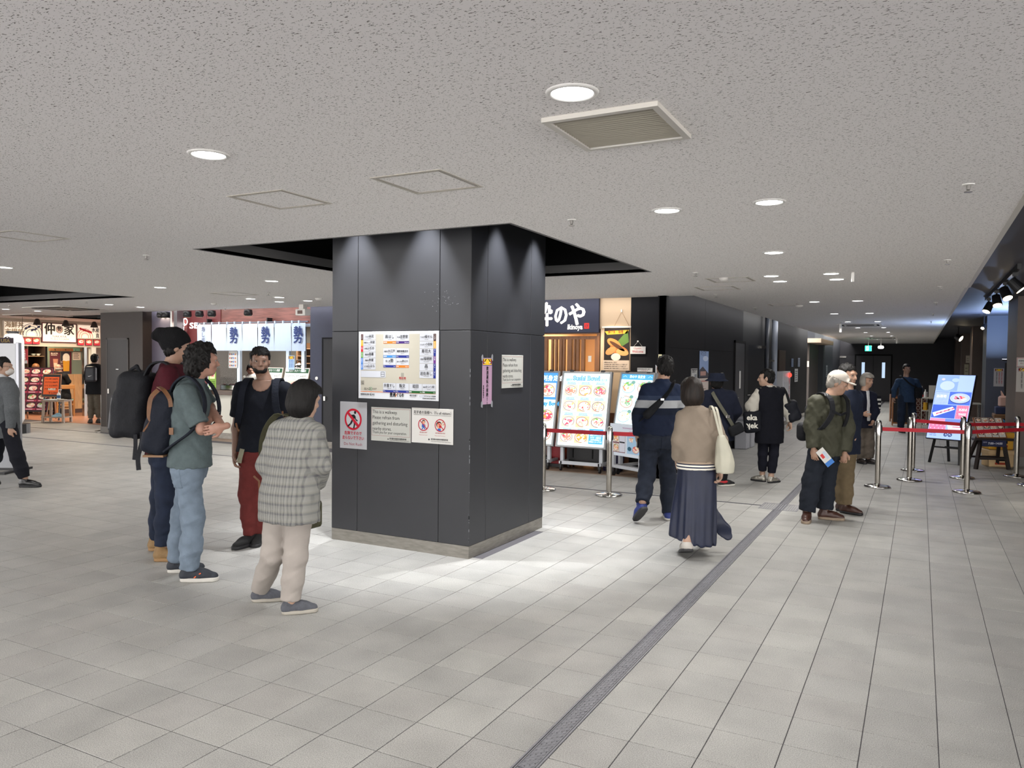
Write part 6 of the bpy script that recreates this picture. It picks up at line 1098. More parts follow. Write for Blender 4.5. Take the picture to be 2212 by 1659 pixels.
def hframe(phi, tilt):
    f = fwd(phi); r = lat(phi); c, s = cos(tilt), sin(tilt); f2 = f * c - UPV * s; u2 = UPV * c + f * s; return r, f2, u2    # tilt > 0 looks down
def head_sdf(S, c, phi, tilt, k=1., neck=None, nr=.055):
    r, f, u = hframe(phi, tilt); M = np.array([r, f, u]); p = lambda x, y, z: c + k * (x * r + y * f + z * u)
    S.ell(p(0, -.012, .03), k * np.array([.074, .094, .086]), M, .02); S.ell(p(0, .02, -.04), k * np.array([.058, .072, .074]), M, .03)
    S.ell(p(0, .055, -.088), k * np.array([.028, .026, .022]), M, .03); S.cone(p(-.035, .078, .022), p(.035, .078, .022), .014 * k, .014 * k, .02)
    S.cone(p(0, .088, .008), p(0, .106, -.028), .009 * k, .014 * k, .012); S.cone(p(-.012, .09, -.033), p(.012, .09, -.033), .009 * k, .009 * k, .01)
    S.cone(p(-.02, .084, -.061), p(.02, .084, -.061), .008 * k, .008 * k, .008); S.cone(p(-.016, .083, -.07), p(.016, .083, -.07), .0075 * k, .0075 * k, .008)
    for s in (-1, 1):
        S.ell(p(s * .042, .058, -.03), k * np.array([.02, .02, .02]), M, .02); S.ell(p(s * .076, -.008, -.01), k * np.array([.011, .02, .031]), M, .006)
        e = p(s * .031, .099, .004); rr = .0145 * k; S.post.append((lambda e, rr: lambda F, X, Y, Z: np.maximum(F, -(np.sqrt((X - e[0]) ** 2 + (Y - e[1]) ** 2 + (Z - e[2]) ** 2) - rr)))(e, rr))
    if neck is not None: S.cone(p(0, -.02, -.05), neck, nr * k, nr * 1.12 * k, .03)
    return p, M
def hand(w, d, pn, s, h, curl=.5, k=1., spread=1.):
    """w wrist, d direction of the hand, pn palm side, s +1/-1 where the thumb sits across the palm"""
    d = unit(d); pn = unit(pn - np.dot(pn, d) * d); t = np.cross(d, pn) * s; S = SDF(h, .008); R = np.array([t, d, pn])
    S.ell(w + d * .045 * k, k * np.array([.041, .052, .018]), R); S.cone(w - d * .03, w + d * .02, .026 * k, .024 * k, .015)
    for i, (o, L) in enumerate(((.03, .072), (.01, .08), (-.011, .074), (-.03, .058))):
        a = w + d * .083 * k + t * o * k * 1.0; c1 = curl * (.8 + .1 * i); ang = c1; p = a; v = d * cos(ang) + pn * sin(ang) + t * (o * 1.2 * spread); rr = .0094 - .0005 * i
        for j, l in enumerate((.45, .32, .23)):
            q = p + unit(v) * L * l * k; S.cone(p, q, rr * k, rr * .92 * k, .005); p = q; rr *= .92; ang += curl * 1.25; v = d * cos(ang) + pn * sin(ang)
    p = w + d * .022 * k + t * .03 * k; v = unit(d * .75 + t * .7 + pn * .35); q = p + v * .042 * k; S.cone(p, q, .014 * k, .0115 * k, .012); v2 = unit(d * .95 + t * .15 + pn * .4); S.cone(q, q + v2 * .036 * k, .0115 * k, .0085 * k, .006)
    return S.build()
def shoe(par, ank, toe, up_m, sole_m, h=.008, L=.27, pitch=0., ankle_h=.0, wid=1., toe_m=None, high=False, zoff=0.):
    """shoe under the ankle point; toe = heading angle (0 = away), pitch > 0 lifts the heel"""
    f = fwd(toe); r = lat(toe); c, s = cos(pitch), sin(pitch); fx = f * c - UPV * s; ux = UPV * c + f * s; k = L / .27
    o = np.array([ank[0], ank[1], zoff]) - f * .065 * k
    if pitch: o = o + UPV * L * s
    P = lambda a, b, z: o + k * (a * fx + b * r + z * ux)
    S = SDF(h, .03); S.cone(P(.045, 0, .045), P(.06, 0, .085 if not high else .15), .04 * k * wid, .042 * k, .03).cone(P(.04, 0, .042), P(.14, 0, .045), .037 * k * wid, .04 * k * wid, .02).cone(P(.14, 0, .042), P(.222, 0, .028), .042 * k * wid, .03 * k * wid, .02).cone(P(.1, 0, .055), P(.17, 0, .045), .032 * k, .03 * k, .02)
    S.cut(P(0, 0, .016), -ux); top = P(.05, 0, .11 if not high else .17); S.cut(top, ux + .25 * fx)
    o1 = smesh('shoe', S.build(), up_m, par)
    S = SDF(h * .8, .01); a0, b0 = P(.046, 0, 0), P(.214, 0, 0)
    def fn(X, Y, Z):
        p = [X - o[0], Y - o[1], Z - o[2]]; a = (p[0] * fx[0] + p[1] * fx[1] + p[2] * fx[2]) / k; b = (p[0] * r[0] + p[1] * r[1] + p[2] * r[2]) / k; z = (p[0] * ux[0] + p[1] * ux[1] + p[2] * ux[2]) / k
        t = np.clip((a - .046) / .168, 0, 1); w = (.041 + .006 * np.sin(t * 3.1) - .002) * wid + .002; d = np.sqrt((a - .046 - t * .168) ** 2 + b ** 2) - w
        return np.maximum(d, np.abs(z - .014) - .0135)
    S.add(fn, np.minimum(a0, b0) - .06, np.maximum(a0, b0) + .06); smesh('sole', S.build(), sole_m, o1); return o1
def ribbon_on(par, name, pts, nor, w, t, m): return MB().ribbon(pts, nor, w, t, m).obj(name, par)
def fabric(name, col, rough=.9, noise=.1, nscale=25, bump=.25, bscale=220, sheen=.0): return mat(name, col, rough, noise=noise, nscale=nscale, bump=bump, bscale=bscale, sheen=sheen, spec=.2)
HAIRB = mat('hair_black', '#0d0b0a', .6, spec=.25, noise=.35, nscale=60, stretch=(1, 1, .2), bump=.5, bscale=160)
EYEW = mat('eye_white', '#8f8882', .4); EYED = mat('eye_dark', '#1c130e', .2)
class Person:
    """joints in a local frame: x right and y away as seen from the hall entrance, z up"""
    def __init__(s, label, g, J, phi, h=.01, sk='#c79a7e', head_phi=None, tilt=0., hk=1., hands=True, name='person', torso=(.15, .1, .17, .105, .19, .1)):
        s.J = {k: np.array(v, float) for k, v in J.items()}; s.J['anL'][2] = max(s.J['anL'][2], .085); s.J['anR'][2] = max(s.J['anR'][2], .085); s.phi = phi; s.h = h; s.hp = phi if head_phi is None else head_phi; s.tilt = tilt; s.hk = hk; s.g = g; J = s.J
        s.skin = skin('skin' + sk, sk); parts = []
        hip = (J['hipL'] + J['hipR']) / 2; nk = J['neck']; s.hip = hip; s.torso_p = torso
        S = SDF(max(h * 1.3, .012), .03); sh = (J['shL'] + J['shR']) / 2; w = .45 * np.linalg.norm((J['shL'] - J['shR'])[:2])
        S.chain([hip + UPV * .02, (hip + sh) / 2, sh - UPV * .13], [.085, .08, .07]); S.cone(J['shL'] * .8 + sh * .2 - UPV * .03, J['shR'] * .8 + sh * .2 - UPV * .03, .035, .035); S.cone(sh - UPV * .04, nk + UPV * .03, .045, .048)
        for a in 'LR':
            S.chain([J['sh' + a], J['el' + a], J['wr' + a]], [.044, .036, .025]); S.chain([J['hip' + a], J['kn' + a], J['an' + a]], [.07, .048, .034]); S.cone(J['an' + a], J['an' + a] - UPV * .03, .034, .03)
        parts.append(S.build())
        S = SDF(min(h, .007) if h < .012 else h * .8, .02); s.hpnt, s.hM = head_sdf(S, J['head'], s.hp, tilt, hk, nk); parts.append(S.build())
        if hands:
            for a in 'LR':
                if 'hd' + a in J: d = J['hd' + a] - J['wr' + a]
                else: d = J['wr' + a] - J['el' + a]
                inward = lat(phi) * (-1 if np.dot(J['sh' + a] - sh, lat(phi)) > 0 else 1); pn = J.get('pn' + a, inward); side = np.sign(np.dot(np.cross(unit(d), unit(pn - np.dot(pn, unit(d)) * unit(d))), fwd(phi))) or 1
                parts.append(hand(J['wr' + a], d, pn, side, .0055 if h < .011 else h * .75, J.get('curl', np.array(.55)).item() if 'curl' in J else .55, .95))
        s.o = smesh(name, join(parts), s.skin, None, label=label, cat='person', loc=g, rot=(0, 0, YAW))
        for sx in (-1, 1):
            e = s.hpnt(sx * .031, .0745, .003); S = SDF(.004, .0); S.ell(e, [.012 * hk] * 3); smesh('eye', S.build(), EYEW, s.o); S = SDF(.0035, 0); S.ell(s.hpnt(sx * .031, .0815, .003), [.0074 * hk] * 3); smesh('iris', S.build(), EYED, s.o)
            S = SDF(.005, .0); S.cone(s.hpnt(sx * .016, .0885, .027), s.hpnt(sx * .046, .078, .028), .0045, .004); smesh('eyebrow', S.build(), HAIRB, s.o)
        S = SDF(.005, .004); S.cone(s.hpnt(-.018, .0885, -.0655), s.hpnt(.018, .0885, -.0655), .0052, .0052); smesh('lips', S.build(), mat('lips', '#9a5a50', .45), s.o)
    def patch(s, S, name, m, c, b, M=None, lift=.004, par=None, oval=False):
        """a piece lying on a garment: the garment's own surface lifted, inside a box"""
        T = SDF(s.h * .7, S.k); T.ops = S.ops; R = np.array(M if M is not None else np.eye(3), float); c = np.array(c, float)
        def fn(F, X, Y, Z):
            p = [X - c[0], Y - c[1], Z - c[2]]; q = [np.abs(R[i][0] * p[0] + R[i][1] * p[1] + R[i][2] * p[2]) - b[i] for i in range(3)]
            if oval: return np.maximum(F - lift, (np.sqrt(sum(((x + b[i]) / b[i]) ** 2 for i, x in enumerate(q))) - 1) * min(b))
            return np.maximum(F - lift, np.maximum(np.maximum(q[0], q[1]), q[2]))
        T.post = S.post + [fn]; return smesh(name, T.build(), m, par or s.o)
    def hair(s, m, kind='short', name='hair', seed=1, h=None):
        p, M, k = s.hpnt, s.hM, s.hk; S = SDF(h or max(.007, s.h * .8), .02); r, f, u = M
        if kind == 'bald':
            S.ell(p(0, -.03, -.02), k * np.array([.08, .082, .05]), M); S.cut(p(0, 0, .01), u)
        else:
            S.ell(p(0, -.018, .04), k * np.array([.086, .104, .093]), M)
            if kind == 'bob': S.ell(p(0, -.03, -.03), k * np.array([.1, .098, .11]), M, .03); S.ell(p(0, .02, .05), k * np.array([.09, .09, .075]), M, .03)
            elif kind == 'long': S.ell(p(0, -.05, -.06), k * np.array([.088, .075, .14]), M, .03)
            elif kind == 'curly': S.ell(p(0, -.02, .02), k * np.array([.1, .115, .11]), M, .03); S.ell(p(0, -.07, -.06), k * np.array([.085, .06, .08]), M, .03)
            else: S.ell(p(0, -.05, -.02), k * np.array([.078, .062, .07]), M, .03)
            if kind == 'bob': cz, cf = .052, .03
            else: cz, cf = .055, .028
            a = p(0, cf, cz)                                   # face opening: in front of and below the fringe
            S.post.append(lambda F, X, Y, Z: np.maximum(F, np.minimum((X - a[0]) * f[0] + (Y - a[1]) * f[1] + (Z - a[2]) * f[2], -((X - a[0]) * u[0] + (Y - a[1]) * u[1] + (Z - a[2]) * u[2]))))
            if kind == 'short': b = p(0, 0, -.075); S.cut(b, -u + .35 * f); 
        S.fold(.012 if kind == 'curly' else (.003 if kind in ('bob', 'long') else .0065), 75 if kind == 'curly' else 85, 75 if kind == 'curly' else (14 if kind in ('bob', 'long') else 38), seed)
        if kind in ('short', 'curly'): S.fold(.004, 160, 120, seed + 9)
        return smesh(name, S.build(), m, s.o)
    def top(s, m, sleeve=1., hem=None, wid=(.19, .13), chest=(.2, .125), waist=(.18, .12), name='shirt', r=(.068, .056, .044), fold=.004, seed=3, neck=.07, collar=False, cutdir=None, sl=None, pw=2.2, k=.05, shw=1.):
        """upper garment with sleeves down to the given share of the arm"""
        J = s.J; hip = s.hip; sh = (J['shL'] + J['shR']) / 2; S = SDF(s.h, k); hem_z = hip[2] - .1 if hem is None else hem; zt = sh[2]
        lean = (sh - hip) / max(sh[2] - hip[2], .1); at = lambda z: hip + lean * (z - hip[2]); zw = hip[2] + .42 * (zt - hip[2])
        base = hip * 1.; base[2] = hem_z; b0 = at(max(hem_z, hip[2])) ; base[:2] = b0[:2] if hem_z > hip[2] else hip[:2]
        S.loft([(base, wid[0], wid[1]), (at(max(hip[2], hem_z + .03)), wid[0], wid[1]), (at(zw), waist[0], waist[1]), (at(zt - .13), chest[0], chest[1]), (at(zt - .04), chest[0] * .9, chest[1] * .86), (at(zt + .02), chest[0] * .56, chest[1] * .72), (at(zt + .055), neck * 1.2, neck * 1.15)], s.phi, pw=pw)
        
        for a in 'LR': S.cone(J['sh' + a] * .94 + sh * .06 - UPV * .022, sh * .75 + J['sh' + a] * .25 + UPV * .02, r[0] * .86, .05, .05)
        S.cone(sh + UPV * .0, s.J['neck'] + UPV * .01, .075, neck * .95, .04)
        for a in 'LR':
            e = sleeve if sl is None else sl[a]
            if e <= 0: continue
            A, E, Wr = J['sh' + a] - UPV * .022, J['el' + a], J['wr' + a]
            if e < .5: S.chain([A, A + (E - A) * e * 2], [r[0], r[1]], .04, True)
            else: S.chain([A, E], [r[0], r[1]], .04); S.chain([E, E + (Wr - E) * (e - .5) * 2], [r[1], r[2]], .03, True)
        if fold: S.fold(fold * .8, 24, 34, seed); S.fold(fold * .35, 60, 90, seed + 1)
        nb = s.J['neck']; f = fwd(s.phi); S.cut(nb + UPV * .012, UPV * 1. + f * .12); s.lastS = S
        return smesh(name, S.build(), m, s.o)
    def trousers(s, m, r=(.1, .075, .06), end=1., name='trousers', fold=.005, seed=5, waist=(.16, .112), wz=.07, flare=None, k=.05):
        J = s.J; hip = s.hip; S = SDF(s.h, k); sh = (J['shL'] + J['shR']) / 2; lean = (sh - hip) / max(sh[2] - hip[2], .1)
        c = (J['hipL'] + J['hipR']) / 2; S.loft([(c - UPV * .09, waist[0] * .95, waist[1] * .95), (c, waist[0] * 1.05, waist[1] * 1.08), (c + lean * wz, waist[0], waist[1])], s.phi)
        for a in 'LR':
            e = J['kn' + a] + (J['an' + a] - J['kn' + a]) * end; S.chain([J['hip' + a] - UPV * .03, J['kn' + a]], [r[0], r[1]], k); S.chain([J['kn' + a], (J['kn' + a] * .45 + e * .55), e], [r[1], (r[1] + r[2]) / 2 if flare is None else flare, r[2]], k, True)
        S.fold(fold * .45, 14, 40, seed); S.fold(fold * .4, 34, 88, seed + 1); s.tS = S; return smesh(name, S.build(), m, s.o)
P1_G = (-5.485, 4.301, 0)
P1_J = dict(head=(0.132, -0.0, 1.741), neck=(0.079, 0.0, 1.598), shL=(0.024, 0.17, 1.552), shR=(0.126, -0.17, 1.542), elL=(0.026, 0.22, 1.311), elR=(0.178, -0.22, 1.319), wrL=(0.143, 0.15, 1.156), wrR=(0.253, -0.15, 1.149), hipL=(-0.03, 0.09, 0.882), hipR=(0.054, -0.08, 0.895), knL=(-0.056, 0.1, 0.492), knR=(0.064, -0.07, 0.539), anL=(-0.174, 0.28, 0.123), anR=(0.031, -0.06, 0.133))
P2_G = (-4.761, 4.013, 0)
P2_J = dict(head=(0.06, 0.02, 1.637), neck=(0.002, -0.0, 1.499), shL=(-0.05, 0.18, 1.44), shR=(-0.004, -0.169, 1.411), elL=(0.048, 0.17, 1.275), elR=(0.122, -0.17, 1.139), wrL=(0.281, -0.19, 1.163), hdL=(0.164, -0.25, 1.133), wrR=(0.105, 0.06, 1.225), hipL=(-0.05, 0.09, 0.848), hipR=(-0.023, -0.08, 0.857), knL=(-0.155, 0.15, 0.446), knR=(0.014, -0.06, 0.476), anL=(-0.222, 0.2, 0.044), anR=(-0.023, -0.04, 0.075))
P3_G = (-5.212, 4.993, 0)
P3_J = dict(head=(0.089, -0.02, 1.63), neck=(0.127, -0.0, 1.458), shL=(-0.076, 0.0, 1.395), shR=(0.294, 0.02, 1.398), elL=(-0.14, 0.03, 1.031), elR=(0.308, 0.03, 1.036), wrL=(-0.125, -0.041, 0.812), wrR=(0.332, -0.02, 0.815), hipL=(0.0, 0.0, 0.834), hipR=(0.127, 0.02, 0.833), knL=(-0.022, -0.02, 0.459), knR=(0.093, 0.05, 0.448), anL=(-0.005, 0.001, 0.11), anR=(0.055, 0.1, 0.105))
P4_G = (-3.676, 3.792, 0)
P4_J = dict(head=(0.148, 0.0, 1.394), neck=(0.131, 0.0, 1.269), shL=(-0.027, 0.02, 1.204), shR=(0.22, -0.02, 1.198), elL=(-0.126, 0.061, 0.954), elR=(0.266, -0.02, 0.969), wrL=(-0.106, 0.2, 0.793), wrR=(0.198, 0.12, 0.803), hipL=(-0.045, 0.02, 0.635), hipR=(0.113, -0.03, 0.647), knL=(-0.063, 0.02, 0.371), knR=(0.098, -0.04, 0.363), anL=(-0.208, 0.199, 0.044), anR=(0.07, -0.05, 0.036))
P5_G = (-10.035, 5.834, 0)
P5_J = dict(head=(-0.242, 0.0, 1.51), neck=(-0.265, 0.0, 1.38), shL=(-0.366, 0.17, 1.312), shR=(-0.084, -0.15, 1.291), elL=(-0.4, 0.199, 0.965), elR=(-0.04, -0.17, 0.992), wrL=(-0.346, 0.15, 0.75), wrR=(-0.057, -0.16, 0.752), hipL=(-0.324, 0.08, 0.676), hipR=(-0.14, -0.08, 0.687), knL=(-0.432, 0.1, 0.352), knR=(-0.025, -0.08, 0.379), anL=(-0.571, 0.1, 0.179), anR=(0.05, -0.06, 0.112))
P6_G = (-18.141, 12.128, 0)
P6_J = dict(head=(0.164, 0.0, 1.589), neck=(0.146, 0.0, 1.46), shL=(0.008, 0.0, 1.398), shR=(0.283, -0.0, 1.401), elL=(-0.061, 0.03, 1.173), elR=(0.317, 0.03, 1.177), wrL=(-0.094, 0.12, 0.981), wrR=(0.279, 0.1, 0.985), hipL=(0.073, -0.0, 0.745), hipR=(0.228, 0.0, 0.747), knL=(0.071, -0.0, 0.435), knR=(0.217, 0.05, 0.434), anL=(0.052, -0.0, 0.116), anR=(0.197, 0.1, 0.136))
P9_G = (-2.471, 7.578, 0)
P9_J = dict(head=(0.267, 0.28, 1.602), neck=(0.244, 0.25, 1.474), shL=(0.084, 0.24, 1.383), shR=(0.396, 0.27, 1.378), elL=(-0.012, 0.22, 1.121), elR=(0.457, 0.3, 1.121), wrL=(-0.005, 0.3, 0.895), wrR=(0.454, 0.4, 0.905), hipL=(0.117, 0.22, 0.86), hipR=(0.267, 0.24, 0.86), knL=(0.083, 0.2, 0.484), knR=(0.347, 0.42, 0.439), anL=(0.004, -0.0, 0.171), anR=(0.336, 0.3, 0.065))
P10_G = (-1.699, 6.483, 0)
P10_J = dict(head=(0.041, 0.15, 1.405), neck=(0.053, 0.12, 1.281), shL=(-0.066, 0.12, 1.208), shR=(0.251, 0.12, 1.2), elL=(-0.102, 0.1, 1.006), elR=(0.318, 0.079, 0.989), wrL=(-0.083, 0.18, 0.817), wrR=(0.306, 0.05, 0.76), hipL=(0.015, 0.1, 0.756), hipR=(0.151, 0.121, 0.755), knL=(0.021, 0.1, 0.444), knR=(0.201, 0.3, 0.421), anL=(-0.008, -0.0, 0.131), anR=(0.234, 0.38, 0.068))
P11_G = (-2.302, 10.555, 0)
P11_J = dict(head=(-0.12, -0.0, 1.397), neck=(-0.108, 0.0, 1.313), shL=(-0.238, 0.0, 1.228), shR=(0.07, 0.0, 1.231), elL=(-0.28, -0.0, 0.993), elR=(0.155, 0.02, 1.015), wrL=(-0.202, 0.15, 0.813), wrR=(0.119, 0.15, 0.854), hipL=(-0.154, -0.001, 0.732), hipR=(-0.004, 0.0, 0.734), knL=(-0.144, 0.05, 0.388), knR=(-0.022, -0.02, 0.398), anL=(-0.11, 0.2, 0.101), anR=(-0.017, -0.0, 0.085))
P12_G = (-1.830, 11.194, 0)
P12_J = dict(head=(-0.059, 0.0, 1.454), neck=(-0.018, 0.0, 1.338), shL=(-0.151, 0.0, 1.269), shR=(0.167, 0.0, 1.273), elL=(-0.254, -0.0, 1.065), elR=(0.25, 0.0, 1.041), wrL=(-0.236, -0.05, 0.866), wrR=(0.275, -0.02, 0.85), hipL=(-0.08, 0.0, 0.611), hipR=(0.075, 0.0, 0.613), knL=(-0.076, 0.03, 0.394), knR=(0.063, -0.02, 0.402), anL=(-0.051, 0.1, 0.121), anR=(0.037, -0.0, 0.098))
P13_G = (-0.991, 8.739, 0)
P13_J = dict(head=(0.281, 0.05, 1.455), neck=(0.21, 0.06, 1.321), shL=(0.035, -0.0, 1.273), shR=(0.364, 0.16, 1.268), elL=(-0.016, -0.02, 1.005), elR=(0.409, 0.1, 0.999), wrL=(-0.014, -0.08, 0.771), wrR=(0.353, 0.021, 0.721), hipL=(0.08, 0.03, 0.731), hipR=(0.263, 0.13, 0.721), knL=(0.004, -0.0, 0.421), knR=(0.201, 0.1, 0.422), anL=(-0.046, -0.02, 0.096), anR=(0.179, 0.08, 0.101))
P14_G = (-0.675, 9.390, 0)
P14_J = dict(head=(-0.014, 0.05, 1.538), neck=(-0.011, 0.05, 1.373), shL=(-0.127, 0.0, 1.314), shR=(0.103, 0.1, 1.305), elL=(-0.13, 0.0, 1.076), elR=(0.085, 0.08, 1.058), wrL=(-0.102, -0.05, 0.887), wrR=(0.032, 0.0, 0.869), hipL=(-0.098, -0.0, 0.703), hipR=(0.017, 0.06, 0.698), knL=(-0.048, 0.1, 0.374), knR=(-0.031, 0.001, 0.39), anL=(-0.025, 0.12, 0.052), anR=(-0.028, 0.0, 0.09))
P16_G = (-0.715, 14.292, 0)
P16_J = dict(head=(-0.068, 0.0, 1.391), neck=(-0.108, 0.0, 1.212), shL=(-0.232, 0.02, 1.142), shR=(0.028, -0.0, 1.146), elL=(-0.271, 0.02, 0.872), elR=(0.07, -0.02, 0.879), wrL=(-0.194, -0.16, 0.841), wrR=(-0.008, -0.1, 0.727), hipL=(-0.175, 0.02, 0.626), hipR=(-0.027, 0.001, 0.629), knL=(-0.176, -0.0, 0.336), knR=(-0.019, -0.0, 0.337), anL=(-0.153, 0.02, 0.018), anR=(-0.013, -0.0, 0.045))
P17_G = (-0.366, 21.306, 0)
P17_J = dict(head=(0.09, 0.0, 1.555), neck=(0.079, 0.0, 1.358), shL=(-0.115, 0.0, 1.274), shR=(0.327, 0.0, 1.279), elL=(-0.208, 0.0, 1.043), elR=(0.442, 0.02, 1.05), wrL=(-0.234, -0.03, 0.847), wrR=(0.389, -0.061, 0.856), hipL=(-0.007, 0.0, 0.881), hipR=(0.222, -0.0, 0.884), knL=(-0.038, -0.05, 0.49), knR=(0.276, 0.05, 0.487), anL=(-0.044, -0.05, 0.113), anR=(0.432, 0.4, 0.095))
P7_G = (-21.837, 13.815, 0)
P7_J = dict(head=(-0.167, -0.0, 1.308), neck=(-0.112, -0.0, 1.195), shL=(-0.312, 0.1, 1.12), shR=(0.067, -0.05, 1.127), elL=(-0.392, 0.2, 0.936), elR=(0.127, -0.0, 0.946), wrL=(-0.551, 0.401, 0.949), wrR=(-0.268, 0.3, 0.955), hipL=(-0.125, 0.05, 0.54), hipR=(0.093, -0.05, 0.546), knL=(-0.472, 0.4, 0.48), knR=(-0.301, 0.351, 0.484), anL=(-0.476, 0.4, 0.029), anR=(-0.303, 0.35, 0.034))
# ------------------------------------------------ people
def hips(J, z, spread=None):
    """hip joints hidden by long coats: put them at height z under the shoulders"""
    J = dict(J); s = [(a + b) / 2 for a, b in zip(J['shL'], J['shR'])]; c = [(a + b) / 2 for a, b in zip(J['hipL'], J['hipR'])]; t = (z - c[2]) / (s[2] - c[2])
    for k in ('hipL', 'hipR'): J[k] = (J[k][0] + t * (s[0] - c[0]), J[k][1] + t * (s[1] - c[1]), z)
    return J
def zbands(name, bands, rough=.9, bump=.3):
    m = fabric(name, '#808080'); nt = m.node_tree; b = nt.nodes['Principled BSDF']; tc = nt.nodes.new('ShaderNodeTexCoord'); sp = nt.nodes.new('ShaderNodeSeparateXYZ'); nt.links.new(tc.outputs['Object'], sp.inputs[0])
    mr = nd(nt, 'ShaderNodeMapRange'); mr.inputs[1].default_value = bands[0][0]; mr.inputs[2].default_value = bands[-1][0] + .2; nt.links.new(sp.outputs[2], mr.inputs[0]); z0, z1 = bands[0][0], bands[-1][0] + .2
    r = nt.nodes.new('ShaderNodeValToRGB'); r.color_ramp.interpolation = 'CONSTANT'; e = r.color_ramp.elements; e[0].position = 0; e[0].color = lin(bands[0][1]); e[1].position = (bands[1][0] - z0) / (z1 - z0); e[1].color = lin(bands[1][1])
    for z, c in bands[2:]: x = e.new((z - z0) / (z1 - z0)); x.color = lin(c)
    nt.links.new(mr.outputs[0], r.inputs[0]); nt.links.new(r.outputs[0], b.inputs['Base Color']); return m
def plaid(name):
    m = fabric(name, '135 134 128', bump=.35, bscale=120); nt = m.node_tree; b = nt.nodes['Principled BSDF']; tc = nt.nodes.new('ShaderNodeTexCoord'); sp = nt.nodes.new('ShaderNodeSeparateXYZ'); nt.links.new(tc.outputs['Object'], sp.inputs[0])
    def stripes(sock, scale, off, stops):
        a = nd(nt, 'ShaderNodeMath', operation='MULTIPLY_ADD', i_1=scale, i_2=off); nt.links.new(sock, a.inputs[0]); f = nd(nt, 'ShaderNodeMath', operation='FRACT'); nt.links.new(a.outputs[0], f.inputs[0]); return ramp(nt, f.outputs[0], stops)
    u = nd(nt, 'ShaderNodeMath', operation='MULTIPLY_ADD', i_1=-.75); nt.links.new(sp.outputs[1], u.inputs[0]); nt.links.new(sp.outputs[0], u.inputs[2])
    A = stripes(u.outputs[0], 19., .2, [(0, '133 133 129'), (.28, '124 124 120'), (.34, '88 88 88'), (.5, '93 93 92'), (.56, '124 124 120'), (.78, '120 120 115'), (.82, '79 79 83'), (.94, '86 86 88'), (1, '133 133 129')]); B = stripes(sp.outputs[2], 17., .1, [(0, '137 137 132'), (.36, '127 127 122'), (.42, '95 95 98'), (.6, '100 100 101'), (.66, '127 125 117'), (.9, '139 139 133'), (1, '137 137 132')])
    mx = nd(nt, 'ShaderNodeMix', data_type='RGBA', blend_type='MIX'); mx.inputs[0].default_value = .5; nt.links.new(A, mx.inputs[6]); nt.links.new(B, mx.inputs[7]); nt.links.new(mx.outputs[2], b.inputs['Base Color']); return m
def hat(P, m, kind, k=1.):
    p, M = P.hpnt, P.hM; r, f, u = M; S = SDF(P.h * .8, .03)
    if kind == 'beanie':
        S.ell(p(0, -.015, .035), np.array([.096, .118, .108]), M); S.cone(p(0, -.03, .085), p(0, -.13, .105), .075, .052, .06); S.cone(p(0, -.13, .105), p(0, -.165, .09), .05, .035, .02); S.cut(p(0, 0, -.012), -.87 * u + .48 * f); S.fold(.002, 90, 10, 2)
    elif kind == 'bucket':
        S.cone(p(0, -.01, .05), p(0, -.012, .115), .108, .088, .02); S.cut(p(0, 0, .125), u); a = p(0, -.01, .0)
        S.cone(p(0, -.01, .022), p(0, -.01, .05), .16, .112, .02); S.cut(p(0, 0, .018), -u)
    elif kind == 'cap':
        S.ell(p(0, -.012, .05), np.array([.09, .108, .09]), M); S.cut(p(0, 0, .04), -u); S.cone(p(-.03, .09, .04), p(.03, .09, .04), .04, .04, .02)
        b = p(0, .155, .03); S.cone(p(-.03, .13, .035), p(.03, .13, .035), .045, .045, .03); c0 = p(0, .1, .052)
        S.post.append(lambda F, X, Y, Z: np.maximum(F, np.where((X - c0[0]) * f[0] + (Y - c0[1]) * f[1] + (Z - c0[2]) * f[2] > 0, np.abs((X - c0[0]) * u[0] + (Y - c0[1]) * u[1] + (Z - c0[2]) * u[2] + .006) - .008, -1)))
    return smesh('hat', S.build(), m, P.o)
def wl(P, pts): return [tuple(Matrix.Rotation(YAW, 4, 'Z') @ Vector(p) + Vector(P.g)) for p in pts]
def carried(name, label, cat, P): return thing(name, label, cat, P.g, YAW)
JEAN = fabric('jeans_dark', '30 37 53', .85, .25, 12); JEANL = fabric('jeans_light', '107 120 134', .85, .2, 9, .3); BLK = fabric('black_cloth', '#17181b', .85); NAVY = fabric('navy_cloth', '#1c2338', .88)
LEATHER = mat('tan_leather', '#6a4526', .5, noise=.15, nscale=20); SOLEW = mat('sole_white', '184 181 174', .6); SOLEB = mat('sole_black', '#17171a', .6); SOLET = mat('sole_tan', '#8a6a44', .7)
